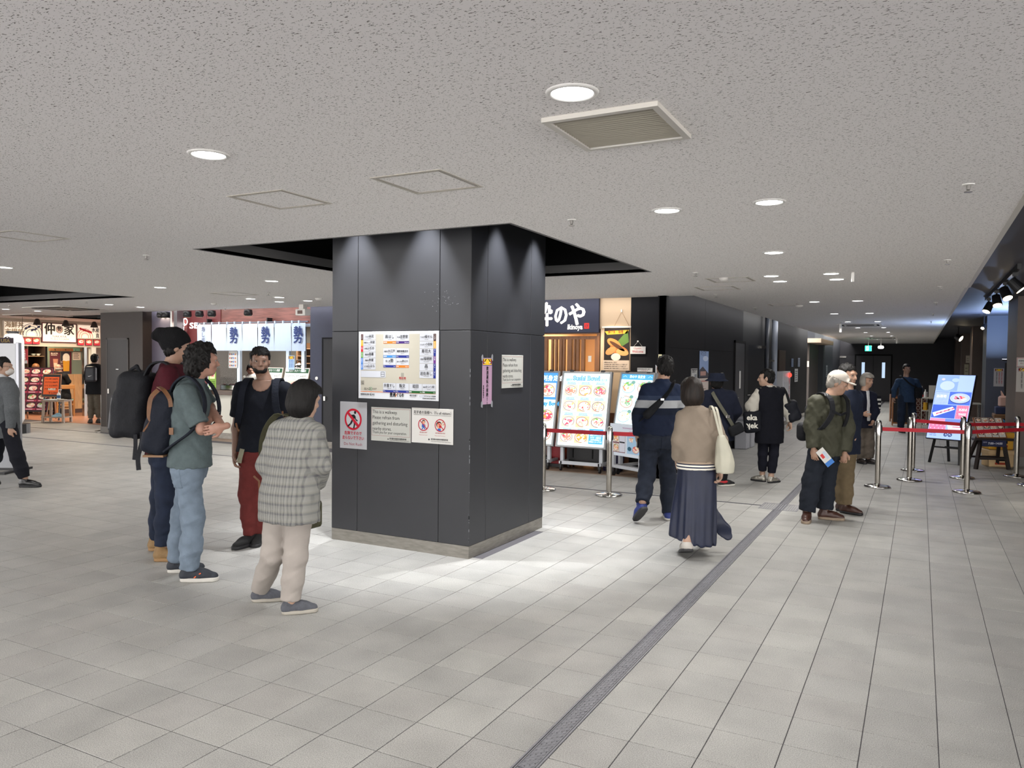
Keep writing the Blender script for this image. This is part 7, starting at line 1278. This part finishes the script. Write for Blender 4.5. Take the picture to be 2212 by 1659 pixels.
# 1 --- man in the beanie
P1 = Person('man in a black beanie and maroon T-shirt behind the man in teal', P1_G, P1_J, R_(80), sk='149 116 97', head_phi=R_(72), tilt=-.02)
P1.hair(HAIRB); hat(P1, fabric('beanie_knit', '#121214', .95, bump=.6, bscale=90), 'beanie')
P1.top(fabric('maroon_cotton', '68 22 31'), .36, hem=.86, wid=(.185, .14), chest=(.19, .125), waist=(.165, .12), r=(.07, .068, .05)); P1.trousers(JEAN, (.098, .075, .062), 1.02)
for a in 'LR': shoe(P1.o, P1_J['an' + a], R_(82), mat('boot_tan', '125 98 62', .7, noise=.12, nscale=25, bump=.2), SOLET, .008, .29, high=True, wid=1.1)
t = carried('backpack', 'large black hiking backpack on the back of the man in the black beanie', 'backpack', P1); PK = fabric('pack_black', '#1b1c20', .7, bump=.4, bscale=60)
S = SDF(.01, .03); M = np.array([unit((1, 0, -.12)), (0, 1, 0), unit((.12, 0, 1))]); S.rbox((-.2, -.0, 1.27), (.135, .17, .27), .08, M).rbox((-.31, -.0, 1.2), (.06, .14, .2), .05, M, .02); S.fold(.005, 18, 22, 4); smesh('main_compartment', S.build(), PK, t)
S = SDF(.009, .02); S.rbox((-.355, 0, 1.2), (.03, .11, .15), .028, M); smesh('front_pocket', S.build(), mat('pack_black_shell', '#222328', .45, bump=.2), t)
S = SDF(.008, .01); S.chain([(-.16, -.03, 1.53), (-.19, -.03, 1.58), (-.24, -.03, 1.55)], [.014, .016, .014]); smesh('grab_handle', S.build(), PK, t)
for s in (-1, 1): MB().ribbon([(-.09, s * .1, 1.5), (-.02, s * .12, 1.6), (.08, s * .12, 1.615), (.17, s * .13, 1.53), (.2, s * .15, 1.42), (.14, s * .19, 1.25), (-.02, s * .18, 1.1)], (0, 1, 0), .065, .014, PK).obj('shoulder_strap', t)
MB().ribbon([(-.08, -.17, 1.06), (-.07, -.2, .98), (-.1, -.2, .86), (-.09, -.21, .76)], (1, 0, 0), .035, .006, PK).ribbon([(-.13, -.18, 1.04), (-.12, -.2, .95), (-.13, -.2, .84)], (1, 0, 0), .03, .006, PK).obj('hip_strap', t)
# 2 --- man in teal, arms crossed
P2_J['pnL'] = (.1, 1, .1); P2_J['curl'] = .4
P2 = Person('man with black curly hair, teal T-shirt and pale jeans, arms crossed', P2_G, P2_J, R_(78), sk='158 118 101', head_phi=R_(55), tilt=.03)
P2.hair(HAIRB, 'curly'); P2.top(fabric('teal_cotton', '82 93 95', bump=.3, bscale=60), .42, hem=.85, wid=(.19, .155), chest=(.19, .135), waist=(.16, .145), r=(.072, .072, .05), fold=.006); tr = P2.trousers(JEANL, (.098, .077, .07), .98, fold=.007, waist=(.15, .115), wz=.03)
P2.patch(P2.tS, 'back_pocket', JEANL, (-.1, -.16, .79), (.07, .09, .08), np.array([unit((1, -.7, 0)), unit((.7, 1, 0)), (0, 0, 1)]), .005, tr)
SN = mat('sneaker_navy', '28 33 42', .7, noise=.2, nscale=40, bump=.3)
for a, ph in (('L', 80), ('R', 84)):
    o = shoe(P2.o, P2_J['an' + a], R_(ph), SN, SOLEW, .007, .3)
f = fwd(R_(84)); an = np.array(P2_J['anR']); b0 = np.array([an[0], an[1], 0]); MB().tube([tuple(b0 + f * (.03 + i * .02) + np.array([0, -.028 + .056 * (i % 2), .1 - i * .011])) for i in range(5)], .004, ink('#101114'), 5).obj('lace', o); MB().line((0, 0), (.05, .035), .008, ink('#d9643a')).xf(Matrix.Translation(tuple(b0 + f * .05 + np.array([0, -.0475, .035]))) @ Matrix.Rotation(R_(4), 4, 'Z')).obj('stripe', o)
t = carried('backpack', 'dark navy rucksack with tan leather straps on the man in teal', 'backpack', P2); NP = fabric('rucksack_navy', '#161a24', .75, bump=.35, bscale=70); M = np.array([unit((1, 0, -.22)), (0, 1, 0), unit((.22, 0, 1))])
S = SDF(.009, .03); S.rbox((-.215, -.02, 1.14), (.105, .15, .2), .075, M).rbox((-.16, -.02, 1.34), (.075, .13, .07), .05, M, .06).rbox((-.29, -.02, 1.08), (.05, .11, .12), .04, M, .03); S.fold(.005, 20, 24, 7); smesh('main_compartment', S.build(), NP, t)
MB().ribbon([(-.2, -.15, 1.42), (-.25, -.16, 1.36), (-.26, -.165, 1.24), (-.245, -.165, 1.2)], (1, .4, 0), .03, .008, LEATHER).ribbon([(-.22, -.1, 1.44), (-.16, -.15, 1.42), (-.11, -.17, 1.36), (-.1, -.17, 1.3)], (1, .4, 0), .028, .008, LEATHER).ribbon([(-.245, -.166, 1.2), (-.3, -.17, 1.12)], (1, .3, 0), .012, .005, LEATHER).obj('leather_strap', t)
MB().box(-.11, -.08, -.18, -.172, 1.1, 1.15, LEATHER).obj('leather_tab', t); MB().box(-.32, -.17, -.14, .1, .93, .945, mat('rucksack_tan_base', '#7d5f44', .7)).obj('base_trim', t)
for s, y in ((-1, -.15), (1, .15)): MB().ribbon([(-.14, y * .6, 1.38), (-.1, y * .66, 1.47), (-.01, y * .7, 1.522), (.08, y * .75, 1.455), (.128, y * .85, 1.34), (.12, y * 1.05, 1.22), (.05, y * 1.33, 1.12), (-.06, y * 1.3, 1.04), (-.15, y, .98)], (0, 1, 0), .05, .012, NP).obj('shoulder_strap', t)
# 3 --- man in red trousers
P3 = Person('man in a navy T-shirt and brick red trousers facing the camera, arms hanging', P3_G, P3_J, R_(172), sk='128 98 82', head_phi=R_(160), tilt=.02)
P3.hair(HAIRB); S = SDF(.008, .02); p = P3.hpnt; S.ell(p(0, .042, -.082), np.array([.054, .05, .032]), P3.hM).ell(p(0, .03, -.065), np.array([.06, .05, .03]), P3.hM); a = p(0, 0, -.056); S.cut(a, P3.hM[2]); smesh('beard', S.build(), HAIRB, P3.o)
P3.top(fabric('navy_cotton', '20 23 31'), .34, hem=.84, wid=(.187, .135), chest=(.195, .125), waist=(.165, .115), r=(.075, .073, .05), neck=.065); P3.patch(P3.lastS, 'neckline', P3.skin, (.115, -.1, 1.45), (.085, .2, .085), None, .003, None, True); P3.trousers(fabric('brick_trousers', '95 40 38', .85, .12, 14, .3), (.098, .07, .058), 1.04, fold=.006)
for a, ph in (('L', 205), ('R', 178)): shoe(P3.o, P3_J['an' + a], R_(ph), mat('suede_black', '#131314', .85), SOLEB, .008, .29, high=True)
MB().ribbon([(-.03, -.125, .87), (-.045, -.135, .8), (-.055, -.135, .75)], (1, 0, 0), .04, .005, mat('belt_khaki', '#7d7a66', .7)).obj('belt_end', P3.o)
t = carried('backpack', 'dark daypack worn by the man in red trousers, seen by its straps', 'backpack', P3)
S = SDF(.012, .03); S.rbox((.11, .2, 1.2), (.15, .07, .22), .06); smesh('main_compartment', S.build(), NP, t)
for x, s in ((-.02, -1), (.245, 1)): MB().ribbon([(x, .13, 1.42), (x + .0, .05, 1.475), (x + s * .0, -.06, 1.46), (x + s * .01, -.13, 1.36), (x + s * .03, -.135, 1.2), (x + s * .08, -.04, 1.06), (x + s * .05, .12, 1.02)], (1, 0, 0), .055, .012, NP).obj('shoulder_strap', t)
MB().ribbon([(-.1, -.08, 1.09), (-.085, -.09, 1.04), (-.07, -.09, 1.02)], (1, 0, 0), .016, .005, LEATHER).ribbon([(.31, -.1, 1.2), (.315, -.11, 1.12)], (1, 0, 0), .014, .005, LEATHER).ribbon([(.08, -.16, .64), (.13, -.17, .6), (.135, -.17, .5)], (1, 0, 0), .016, .005, LEATHER).obj('leather_tab', t)
# 4 --- woman in plaid
J4 = hips(P4_J, .76); P4 = Person('woman with black bobbed hair in a pale plaid shirt and cream trousers, seen from behind', P4_G, J4, R_(28), sk='164 133 114', head_phi=R_(38), tilt=.2, hk=.98)
P4.hair(HAIRB, 'bob'); PLD = plaid('plaid_cotton'); P4.top(PLD, .95, hem=.6, wid=(.215, .155), chest=(.185, .12), waist=(.19, .138), r=(.068, .06, .053), fold=.0045, pw=2.3); P4.trousers(fabric('cream_trousers', '154 147 141', .85, .05, 8, .2), (.094, .075, .063), .99, fold=.006, k=.03)
for a, ph, pt in (('L', 78, 0), ('R', 72, 0)): shoe(P4.o, J4['an' + a], R_(ph), mat('slip_on_grey', '#4b4d54', .8, noise=.15, nscale=60, bump=.3), mat('sole_grey', '#9a958b', .7), .007, .25)
t = carried('shoulder_bag', 'olive green shoulder bag showing under the plaid shirt hem', 'bag', P4); OL = fabric('olive_canvas', '#3d3c2c', .8)
S = SDF(.01, .02); S.rbox((.17, .1, .615), (.025, .085, .09), .02, np.array([unit((1, -.5, 0)), unit((.5, 1, 0)), (0, 0, 1)])); smesh('bag', S.build(), OL, t); MB().ribbon([(-.12, .2, .78), (-.17, .13, .95), (-.14, .06, 1.15), (-.04, .0, 1.285), (.06, -.03, 1.29)], (1, .3, 0), .04, .006, OL).obj('strap', t)
# 5 --- man in the blazer
J5 = hips(P5_J, .8); P5 = Person('man in a grey blazer and white face mask striding right at the left edge', P5_G, J5, R_(86), sk='162 129 109', head_phi=R_(80), h=.012)
P5.hair(HAIRB); P5.top(fabric('blazer_grey', '85 88 91', .85, .12, 60), 1.0, hem=.62, wid=(.19, .15), chest=(.2, .135), waist=(.175, .135), r=(.075, .068, .052), name='blazer'); P5.trousers(fabric('trousers_black_navy', '#15161d'), (.1, .08, .065), .97)
S = SDF(.009, .02); S.chain([np.array(J5['neck']) + (0, 0, -.03), np.array(J5['neck']) + (.005, 0, .02)], [.072, .066]); smesh('shirt_collar', S.build(), mat('shirt_white', '184 185 187', .7), P5.o)
S = SDF(.008, .02); S.ell(P5.hpnt(0, .06, -.055), np.array([.058, .06, .05]), P5.hM); smesh('face_mask', S.build(), mat('mask_white', '192 186 180', .8), P5.o); MB().tube([tuple(P5.hpnt(s * .076, y, .012)) for s, y in ((1, 0), (1, .09))], .0025, black(), 5).ring(0, 0, .02, .023, black()).obj('glasses', P5.o)
for a, ph, pt in (('L', 86, .0), ('R', 86, .0)): shoe(P5.o, J5['an' + a], R_(ph), mat('dress_shoe', '#141416', .3), SOLEB, .009, .29)
# 6, 7, 8 --- the food shop
J6 = hips(P6_J, .82); P6 = Person('shopper in a black jacket and olive trousers standing by the far food shop', P6_G, J6, R_(-8), h=.014, sk='164 133 114'); P6.hair(HAIRB, h=.011); P6.top(BLK, 1, hem=.72, wid=(.2, .14), r=(.075, .065, .05), name='jacket'); P6.trousers(fabric('olive_trousers', '#5b554b'), (.095, .07, .06), .97)
for a in 'LR': shoe(P6.o, J6['an' + a], R_(-40), mat('shoe_brownblack', '#2a2522', .6), SOLEB, .012, .28)
t = carried('backpack', 'small black backpack with a white tick mark on the food shop customer', 'backpack', P6); S = SDF(.012, .03); S.rbox((.17, -.19, 1.22), (.13, .075, .19), .06); smesh('main_compartment', S.build(), mat('pack_slate', '#23262e', .5), t)
MB().poly([(-.05, .012), (-.04, -.004), (-.028, -.01), (-.01, -.008), (.06, .022), (-.012, .003), (-.03, .0), (-.042, .004)], ink('#e8e8ea')).xf(Matrix.Translation((.18, -.268, 1.17))).obj('tick_mark', t)
MB().ribbon([(.08, -.12, 1.36), (.08, .0, 1.44), (.08, .1, 1.36)], (1, 0, 0), .05, .01, BLK).ribbon([(.24, -.12, 1.36), (.24, .0, 1.44), (.24, .1, 1.36)], (1, 0, 0), .05, .01, BLK).obj('strap', t)
P7 = Person('seated bald man in a black jacket seen from behind in the food shop', (-20.95, 13.3, 0), P7_J, R_(-55), h=.016, sk='158 120 102', tilt=.1); P7.hair(mat('hair_grey', '#8a857d', .6), 'bald', h=.012); P7.top(BLK, 1, hem=.45, wid=(.19, .15), name='jacket'); P7.trousers(BLK, (.1, .08, .065), .97)
for a in 'LR': shoe(P7.o, P7_J['an' + a], R_(-50), mat('shoe_black', '#141416'), SOLEB, .013, .27)
J8 = {k: (v[0], v[1], v[2]) for k, v in P7_J.items()}
P8 = Person('brown haired diner sitting opposite the bald man in the food shop', (-21.55, 13.05, 0), J8, R_(120), h=.016, sk='172 134 116', tilt=.3); P8.hair(mat('hair_brown', '#7a4f2c', .5, noise=.2, nscale=60), 'long', h=.012); P8.top(fabric('pink_top', '#c98f8f'), .9, hem=.45, wid=(.17, .13)); P8.trousers(BLK, (.095, .075, .06), .97)
# sushi shop cook
JC = {k: (v[0], v[1], v[2]) for k, v in P11_J.items()}
PC = Person('cook in white whites behind the sushi counter window', (-12.72, 12.35, 0), hips(JC, .8), R_(150), h=.016, sk='172 134 116', tilt=.2); PC.hair(HAIRB, h=.012); PC.top(mat('cook_white', '187 187 181', .8), .95, hem=.6, wid=(.19, .14)); PC.trousers(mat('cook_white', '187 187 181'), (.1, .08, .07), .97)
# 9 --- striped sweater
P9_J['anL'] = (.01, .0, .25)
P9 = Person('man in a navy sweater with white stripes and dark jeans walking away', P9_G, P9_J, R_(-6), sk='164 129 108', hk=1.02)
P9.hair(HAIRB); P9.top(zbands('striped_knit', [(.5, '#171e30'), (1.115, '#141a28'), (1.185, '#97999b'), (1.262, '#2b3448'), (1.31, '#1a2338')]), 1., hem=.9, wid=(.18, .13), chest=(.205, .13), waist=(.185, .125), r=(.075, .066, .05), fold=.006, name='sweater'); JEAN9 = fabric('jeans_night', '#1c212c', .85, .2, 12); tr = P9.trousers(JEAN9, (.108, .083, .07), 1.05, waist=(.17, .125), fold=.007)
for x in (.1, .27): P9.patch(P9.tS, 'back_pocket', JEAN9, (x, .1, .82), (.062, .1, .07), None, .004, tr)
sh = mat('trainer_blue', '37 52 117', .6); shoe(P9.o, P9_J['anL'], R_(-20), sh, mat('sole_dark', '#2a2a2c', .6), .009, .29, pitch=.7); shoe(P9.o, P9_J['anR'], R_(5), sh, SOLEW, .009, .29)
t = carried('crossbody_bag', 'black crossbody sling bag on the back of the striped sweater', 'bag', P9); S = SDF(.01, .02); S.chain([(.06, .1, 1.12), (.2, .11, 1.26)], [.045, .03]); smesh('pouch', S.build(), BLK, t)
MB().ribbon([(.0, .2, 1.05), (.06, .09, 1.12), (.2, .105, 1.26), (.3, .13, 1.38), (.35, .22, 1.46), (.35, .34, 1.42)], (1, 0, 1), .05, .008, BLK).obj('strap', t); MB().box(.19, .225, .07, .08, 1.27, 1.29, steel()).obj('buckle', t)
q = carried('phone', 'dark phone held in the left hand of the man in the striped sweater', 'phone', P9); MB().box(-.01, .02, .27, .34, .76, .86, mat('phone_dark', '#1a1a1e', .2), .004).obj('body', q)
# 10 --- beige jacket, navy skirt
J10 = hips(P10_J, .8)
for k, d in (('shL', .035), ('shR', -.04), ('elL', .03), ('elR', -.04), ('wrL', .02), ('wrR', -.03)): J10[k] = (J10[k][0] + d, J10[k][1], J10[k][2])
P10 = Person('woman in a beige jacket and long navy skirt walking away from the camera', P10_G, J10, R_(2), sk='164 133 114')
BOBH = mat('hair_dark_brown', '#1a120d', .55, spec=.3, noise=.6, nscale=50, stretch=(1, 1, .15), bump=.4, bscale=140); P10.hair(BOBH, 'bob'); BEI = fabric('beige_jacket', '130 118 105', .8, .08, 5, .12, 40)
P10.top(BEI, .98, hem=.79, wid=(.158, .12), chest=(.172, .115), waist=(.165, .12), r=(.066, .06, .052), fold=.005, name='jacket', neck=.068)
S = SDF(.01, .02); c = (np.array(J10['hipL']) + np.array(J10['hipR'])) / 2; S.loft([(c + (0, 0, -.05), .172, .132), (c + (0, 0, .02), .166, .126)], P10.phi); smesh('striped_hem', S.build(), zbands('hem_stripes', [(.6, '#e6e1d6'), (.768, '#23283c'), (.779, '#e6e1d6'), (.793, '#23283c'), (.803, '#9c8b79')]), P10.o)
S = SDF(.011, .02); SKT = mat('navy_satin', '17 25 50', .5, noise=.15, nscale=6, bump=.1, bscale=30)
S.loft([((.065, .17, .1), .2, .2), ((.075, .16, .35), .19, .18), ((.09, .13, .65), .165, .14), (c + (0, 0, .0), .158, .12)], R_(0))
def pleat(F, X, Y, Z):
    a = np.arctan2(Y - .16, X - .09); g = np.clip((.8 - Z) / .6, 0, 1); return F + .009 * g * np.sin(a * 15 + 2 * np.sin(3 * a)) + .007 * g * np.sin(a * 7 + Z * 3)
S.post.append(pleat); S.cut((-.05, .1, .14), (-.3, 0, -1)); skt = smesh('skirt', S.build(), SKT, P10.o)
S = SDF(.01, .02); S.chain([(.22, .22, .42), (.29, .22, .3), (.36, .22, .2), (.395, .22, .15)], [.05, .05, .06, .04]); S.post.append(lambda F, X, Y, Z: np.maximum(F, np.abs(Y - .22) - .02 - .01 * np.sin(Z * 30))); smesh('skirt_flare', S.build(), SKT, P10.o)
sw = mat('trainer_cream', '175 170 163', .6, bump=.2); shoe(P10.o, J10['anL'], R_(2), sw, mat('sole_dark', '#2a2a2c', .6), .008, .27, pitch=.3, wid=1.12); shoe(P10.o, J10['anR'], R_(10), sw, SOLEW, .008, .27, wid=1.12)
t = carried('tote_bag', 'cream drawstring tote bag on the right shoulder of the woman in the beige jacket', 'bag', P10); CRM = mat('tote_cream', '175 172 156', .55, noise=.06, nscale=8, bump=.2, bscale=25)
S = SDF(.01, .03); S.loft([((.29, -.04, .74), .075, .06), ((.285, -.04, .82), .085, .065), ((.265, -.03, .98), .055, .05), ((.25, -.02, 1.05), .03, .03)], R_(0)); S.fold(.006, 40, 10, 3); smesh('bag', S.build(), CRM, t)
MB().ribbon([(.25, -.02, 1.04), (.225, .0, 1.15), (.2, .04, 1.27), (.2, .14, 1.285), (.22, .24, 1.2)], (1, .2, 0), .02, .006, CRM).ribbon([(.265, -.02, 1.04), (.25, .01, 1.15), (.235, .05, 1.26), (.235, .14, 1.275), (.24, .24, 1.2)], (1, .2, 0), .02, .006, CRM).obj('strap', t)
# 11 --- bucket hat
J11 = hips(P11_J, .8); P11 = Person('person in a navy bucket hat and dark jacket behind the woman in beige', P11_G, J11, R_(8), h=.013, sk='164 129 108'); P11.hair(HAIRB, h=.01); hat(P11, fabric('hat_navy', '#161b2a'), 'bucket'); P11.top(fabric('jacket_ink', '#161a28'), 1., hem=.62, wid=(.2, .15), r=(.085, .075, .06), name='jacket'); P11.trousers(BLK, (.1, .08, .065), .97)
for a, ph in (('L', 10), ('R', 70)): o = shoe(P11.o, J11['an' + a], R_(ph), mat('trainer_black', '#1a1a1c', .6), SOLEW, .01, .28)
S = SDF(.01, .02); an = np.array(J11['anR']); S.ell((an[0] + .0, an[1] - .015, .065), (.07, .04, .025)); smesh('red_panel', S.build(), mat('trainer_red', '#b5222c', .6), o)
t = carried('crossbody_bag', 'olive strapped shoulder bag of the person in the bucket hat', 'bag', P11); MB().ribbon([(-.19, -.06, 1.27), (-.17, -.135, 1.2), (-.08, -.16, 1.05), (.02, -.17, .9), (.08, -.15, .8)], (1, 0, .6), .045, .006, mat('strap_olive', '#4b4a3e', .7)).obj('strap', t); MB().box(-.03, .02, -.18, -.168, .93, .97, steel(), .003).obj('buckle', t); S = SDF(.012, .02); S.rbox((.11, -.13, .78), (.1, .06, .07), .03, np.array([unit((1, 0, .5)), (0, 1, 0), unit((-.5, 0, 1))])); smesh('bag', S.build(), BLK, t)
# 12 --- woman in the black vest
J12 = hips(P12_J, .8); P12 = Person('woman in a long black vest over white sleeves, cropped trousers and silver shoes', P12_G, J12, R_(-12), h=.012, sk='172 141 122', head_phi=R_(-72)); P12.hair(HAIRB, 'short', h=.01)
P12.top(mat('blouse_white', '180 176 166', .75, bump=.3, bscale=30), 1., hem=.75, wid=(.17, .125), r=(.066, .08, .048), name='blouse', fold=.007, chest=(.165, .115)); P12.top(fabric('vest_black', '#101119'), 0, hem=.555, wid=(.2, .15), chest=(.195, .135), waist=(.185, .14), r=(.088, .08, .07), name='vest'); P12.trousers(fabric('trousers_ink', '#14151f'), (.082, .064, .056), .86, k=.02, fold=.003)
for a, ph in (('L', -45), ('R', 60)): shoe(P12.o, J12['an' + a], R_(ph), mat('silver_leather', '#a9a59c', .25, .7), SOLEB, .01, .25)
t = carried('shoulder_bag', 'black shoulder bag on the right arm of the woman in the vest', 'bag', P12); S = SDF(.012, .03); S.rbox((.3, -.02, 1.0), (.1, .07, .15), .06, np.array([unit((1, 0, .35)), (0, 1, 0), unit((-.35, 0, 1))])); S.fold(.006, 25, 25, 2); smesh('bag', S.build(), fabric('bag_ink', '#15171f', .6), t); MB().ribbon([(.25, -.08, 1.1), (.2, -.07, 1.25), (.17, .0, 1.33), (.19, .08, 1.22), (.27, .05, 1.1)], (1, 0, 0), .035, .008, BLK).obj('strap', t)
t = carried('tote_bag', 'black tote with large white letters on the left arm of the woman in the vest', 'bag', P12); S = SDF(.012, .02); S.rbox((-.25, -.06, .85), (.125, .05, .15), .04, np.array([unit((1, 0, .1)), (0, 1, 0), unit((-.1, 0, 1))])); smesh('bag', S.build(), fabric('tote_ink', '#11131a', .7), t)
mb = MB(); WT = ink('#d9d6cc'); mb.text('eka', -.35, .88, .075, WT, -.113, bold=.03).text('ʞek', -.36, .77, .075, WT, -.113, bold=.03); mb.obj('lettering', t); MB().ribbon([(-.32, -.06, .97), (-.26, -.04, 1.08), (-.19, -.04, .97)], (0, 1, 0), .03, .006, BLK).obj('handle', t)
# 13 --- olive jacket
J13 = hips(P13_J, .8); P13 = Person('man in an olive jacket and pale cap looking down, leaflet in hand, dark jeans', P13_G, J13, R_(128), sk='164 129 108', tilt=.35, head_phi=R_(118), h=.011); P13.hair(mat('hair_grey', '#8a857d', .6), 'short'); hat(P13, mat('cap_cream', '176 168 158', .8, bump=.2, bscale=200), 'cap')
P13.top(fabric('olive_jacket', '63 63 51', .7, .1, 10, .25, 50), .98, hem=.69, wid=(.205, .16), chest=(.205, .14), waist=(.195, .15), r=(.085, .08, .065), fold=.009, name='jacket', neck=.08); P13.trousers(fabric('jeans_charcoal', '#20242c'), (.105, .088, .085), .98, fold=.008)
for a, ph in (('L', 205), ('R', 112)): shoe(P13.o, J13['an' + a], R_(ph), mat('shoe_brown', '#3f261e', .4, noise=.1), mat('sole_tan_grey', '#8a7a68', .7), .008, .29)
t = carried('backpack', 'black backpack with a chest strap on the man in the olive jacket', 'backpack', P13); S = SDF(.012, .03); S.rbox((.12, .22, 1.04), (.12, .09, .19), .07, np.array([unit((1, .6, 0)), unit((-.6, 1, 0)), (0, 0, 1)])).rbox((-.05, .14, .93), (.06, .06, .1), .05, None, .03); smesh('main_compartment', S.build(), PK, t)
MB().ribbon([(.06, .14, 1.28), (.09, .02, 1.355), (.14, -.1, 1.3), (.15, -.14, 1.18), (.11, -.15, 1.08), (.04, -.11, .98), (-.03, .04, .95)], (1, .2, 0), .055, .012, PK).ribbon([(.3, .24, 1.3), (.33, .12, 1.35), (.36, .0, 1.28), (.36, -.02, 1.12), (.34, .02, 1.0)], (1, .6, 0), .05, .012, PK).obj('shoulder_strap', t); MB().ribbon([(.15, -.155, 1.17), (.24, -.13, 1.13), (.34, -.035, 1.15)], (0, 0, 1), .025, .006, PK).obj('chest_strap', t); MB().text('12', -.02, 0, .03, ink('#c9c9c9')).xf(Matrix.Translation((.115, -.075, 1.325)) @ Matrix.Rotation(R_(-25), 4, 'X')).obj('lettering', t)
q = carried('leaflet', 'folded blue and white leaflet in the hand of the man in the olive jacket', 'leaflet', P13); mb = MB(); mb.box(-.045, .045, 0, .004, -.1, .1, PAPER); mb.rect(-.045, .045, -.1, -.05, ink('#3f78c4'), -.001).rect(-.03, .0, .0, .05, ink('#c83a3a'), -.001).rect(.005, .035, -.03, .06, ink('#b9c6d4'), -.001); mb.xf(Matrix.Translation((.085, -.14, .69)) @ Matrix.Rotation(R_(-40), 4, 'Y')); mb.obj('sheet', q)
# 14 --- behind him
J14 = hips(P14_J, .8); P14 = Person('black haired man in khaki trousers behind the man in the olive jacket', P14_G, J14, R_(150), h=.013, sk='164 129 108', tilt=.1); P14.hair(HAIRB, h=.01); P14.top(fabric('jacket_navy_dark', '#1b2130'), 1, hem=.66, wid=(.19, .14), r=(.08, .07, .055), name='jacket'); P14.trousers(fabric('khaki_chino', '106 92 70', .85, .08), (.1, .078, .068), .97)
for a, ph in (('L', 150), ('R', 140)): shoe(P14.o, J14['an' + a], R_(ph), mat('shoe_brown', '#3f261e'), SOLEB, .01, .28)
# 16 --- navy cardigan
J16 = hips(P16_J, .74); P16 = Person('grey haired person in a navy cardigan and taupe trousers walking this way', P16_G, J16, R_(158), h=.014, sk='164 129 108', tilt=.1); P16.hair(mat('hair_grey', '#8a857d', .6), 'bob', h=.011); P16.top(fabric('cardigan_navy', '#141726'), 1, hem=.6, wid=(.19, .14), r=(.075, .068, .05), name='cardigan'); P16.trousers(fabric('taupe_trousers', '90 82 74', .85), (.1, .085, .08), .97)
P16.patch(P16.lastS, 'white_shirt_front', mat('shirt_white', '184 185 187'), (-.09, -.14, .98), (.03, .1, .26), None, .005)
for a, ph in (('L', 170), ('R', 150)): shoe(P16.o, J16['an' + a], R_(ph), mat('shoe_dark', '#221c1a', .5), SOLEB, .012, .25)
t = carried('tote_bag', 'black and white patterned tote at the shoulder of the grey haired person', 'bag', P16); S = SDF(.012, .02); S.rbox((.1, .03, 1.02), (.05, .1, .13), .03); smesh('bag', S.build(), zbands('tote_stripes', [(.8, '#15151a'), (.92, '#b9b9b4'), (.95, '#15151a'), (.99, '#b9b9b4'), (1.02, '#15151a'), (1.06, '#b9b9b4'), (1.09, '#15151a')]), t); MB().ribbon([(.1, -.05, 1.12), (.04, -.0, 1.21), (.1, .1, 1.12)], (1, 0, 0), .03, .006, BLK).obj('strap', t)
# 17 --- far man in blue
P17 = Person('far man in a blue shirt and dark blue trousers walking this way', P17_G, P17_J, R_(182), h=.015, sk='149 116 97'); P17.hair(HAIRB, h=.012); P17.top(fabric('denim_shirt', '39 56 78', .85), 1, hem=.74, wid=(.18, .14), chest=(.19, .125), r=(.068, .06, .05)); P17.trousers(fabric('work_trousers', '28 37 53'), (.1, .085, .075), .97)
for a in 'LR': shoe(P17.o, P17_J['an' + a], R_(182), mat('shoe_black', '#141416'), SOLEB, .013, .29)
t = carried('shoulder_bag', 'black shoulder bag at the side of the far man in the blue shirt', 'bag', P17); S = SDF(.014, .02); S.rbox((.33, -.1, .98), (.09, .06, .13), .04); smesh('bag', S.build(), BLK, t); MB().ribbon([(.3, -.12, 1.1), (.1, -.15, 1.2), (-.06, -.1, 1.36), (-.08, .0, 1.4)], (1, 0, 1), .035, .006, BLK).obj('strap', t)
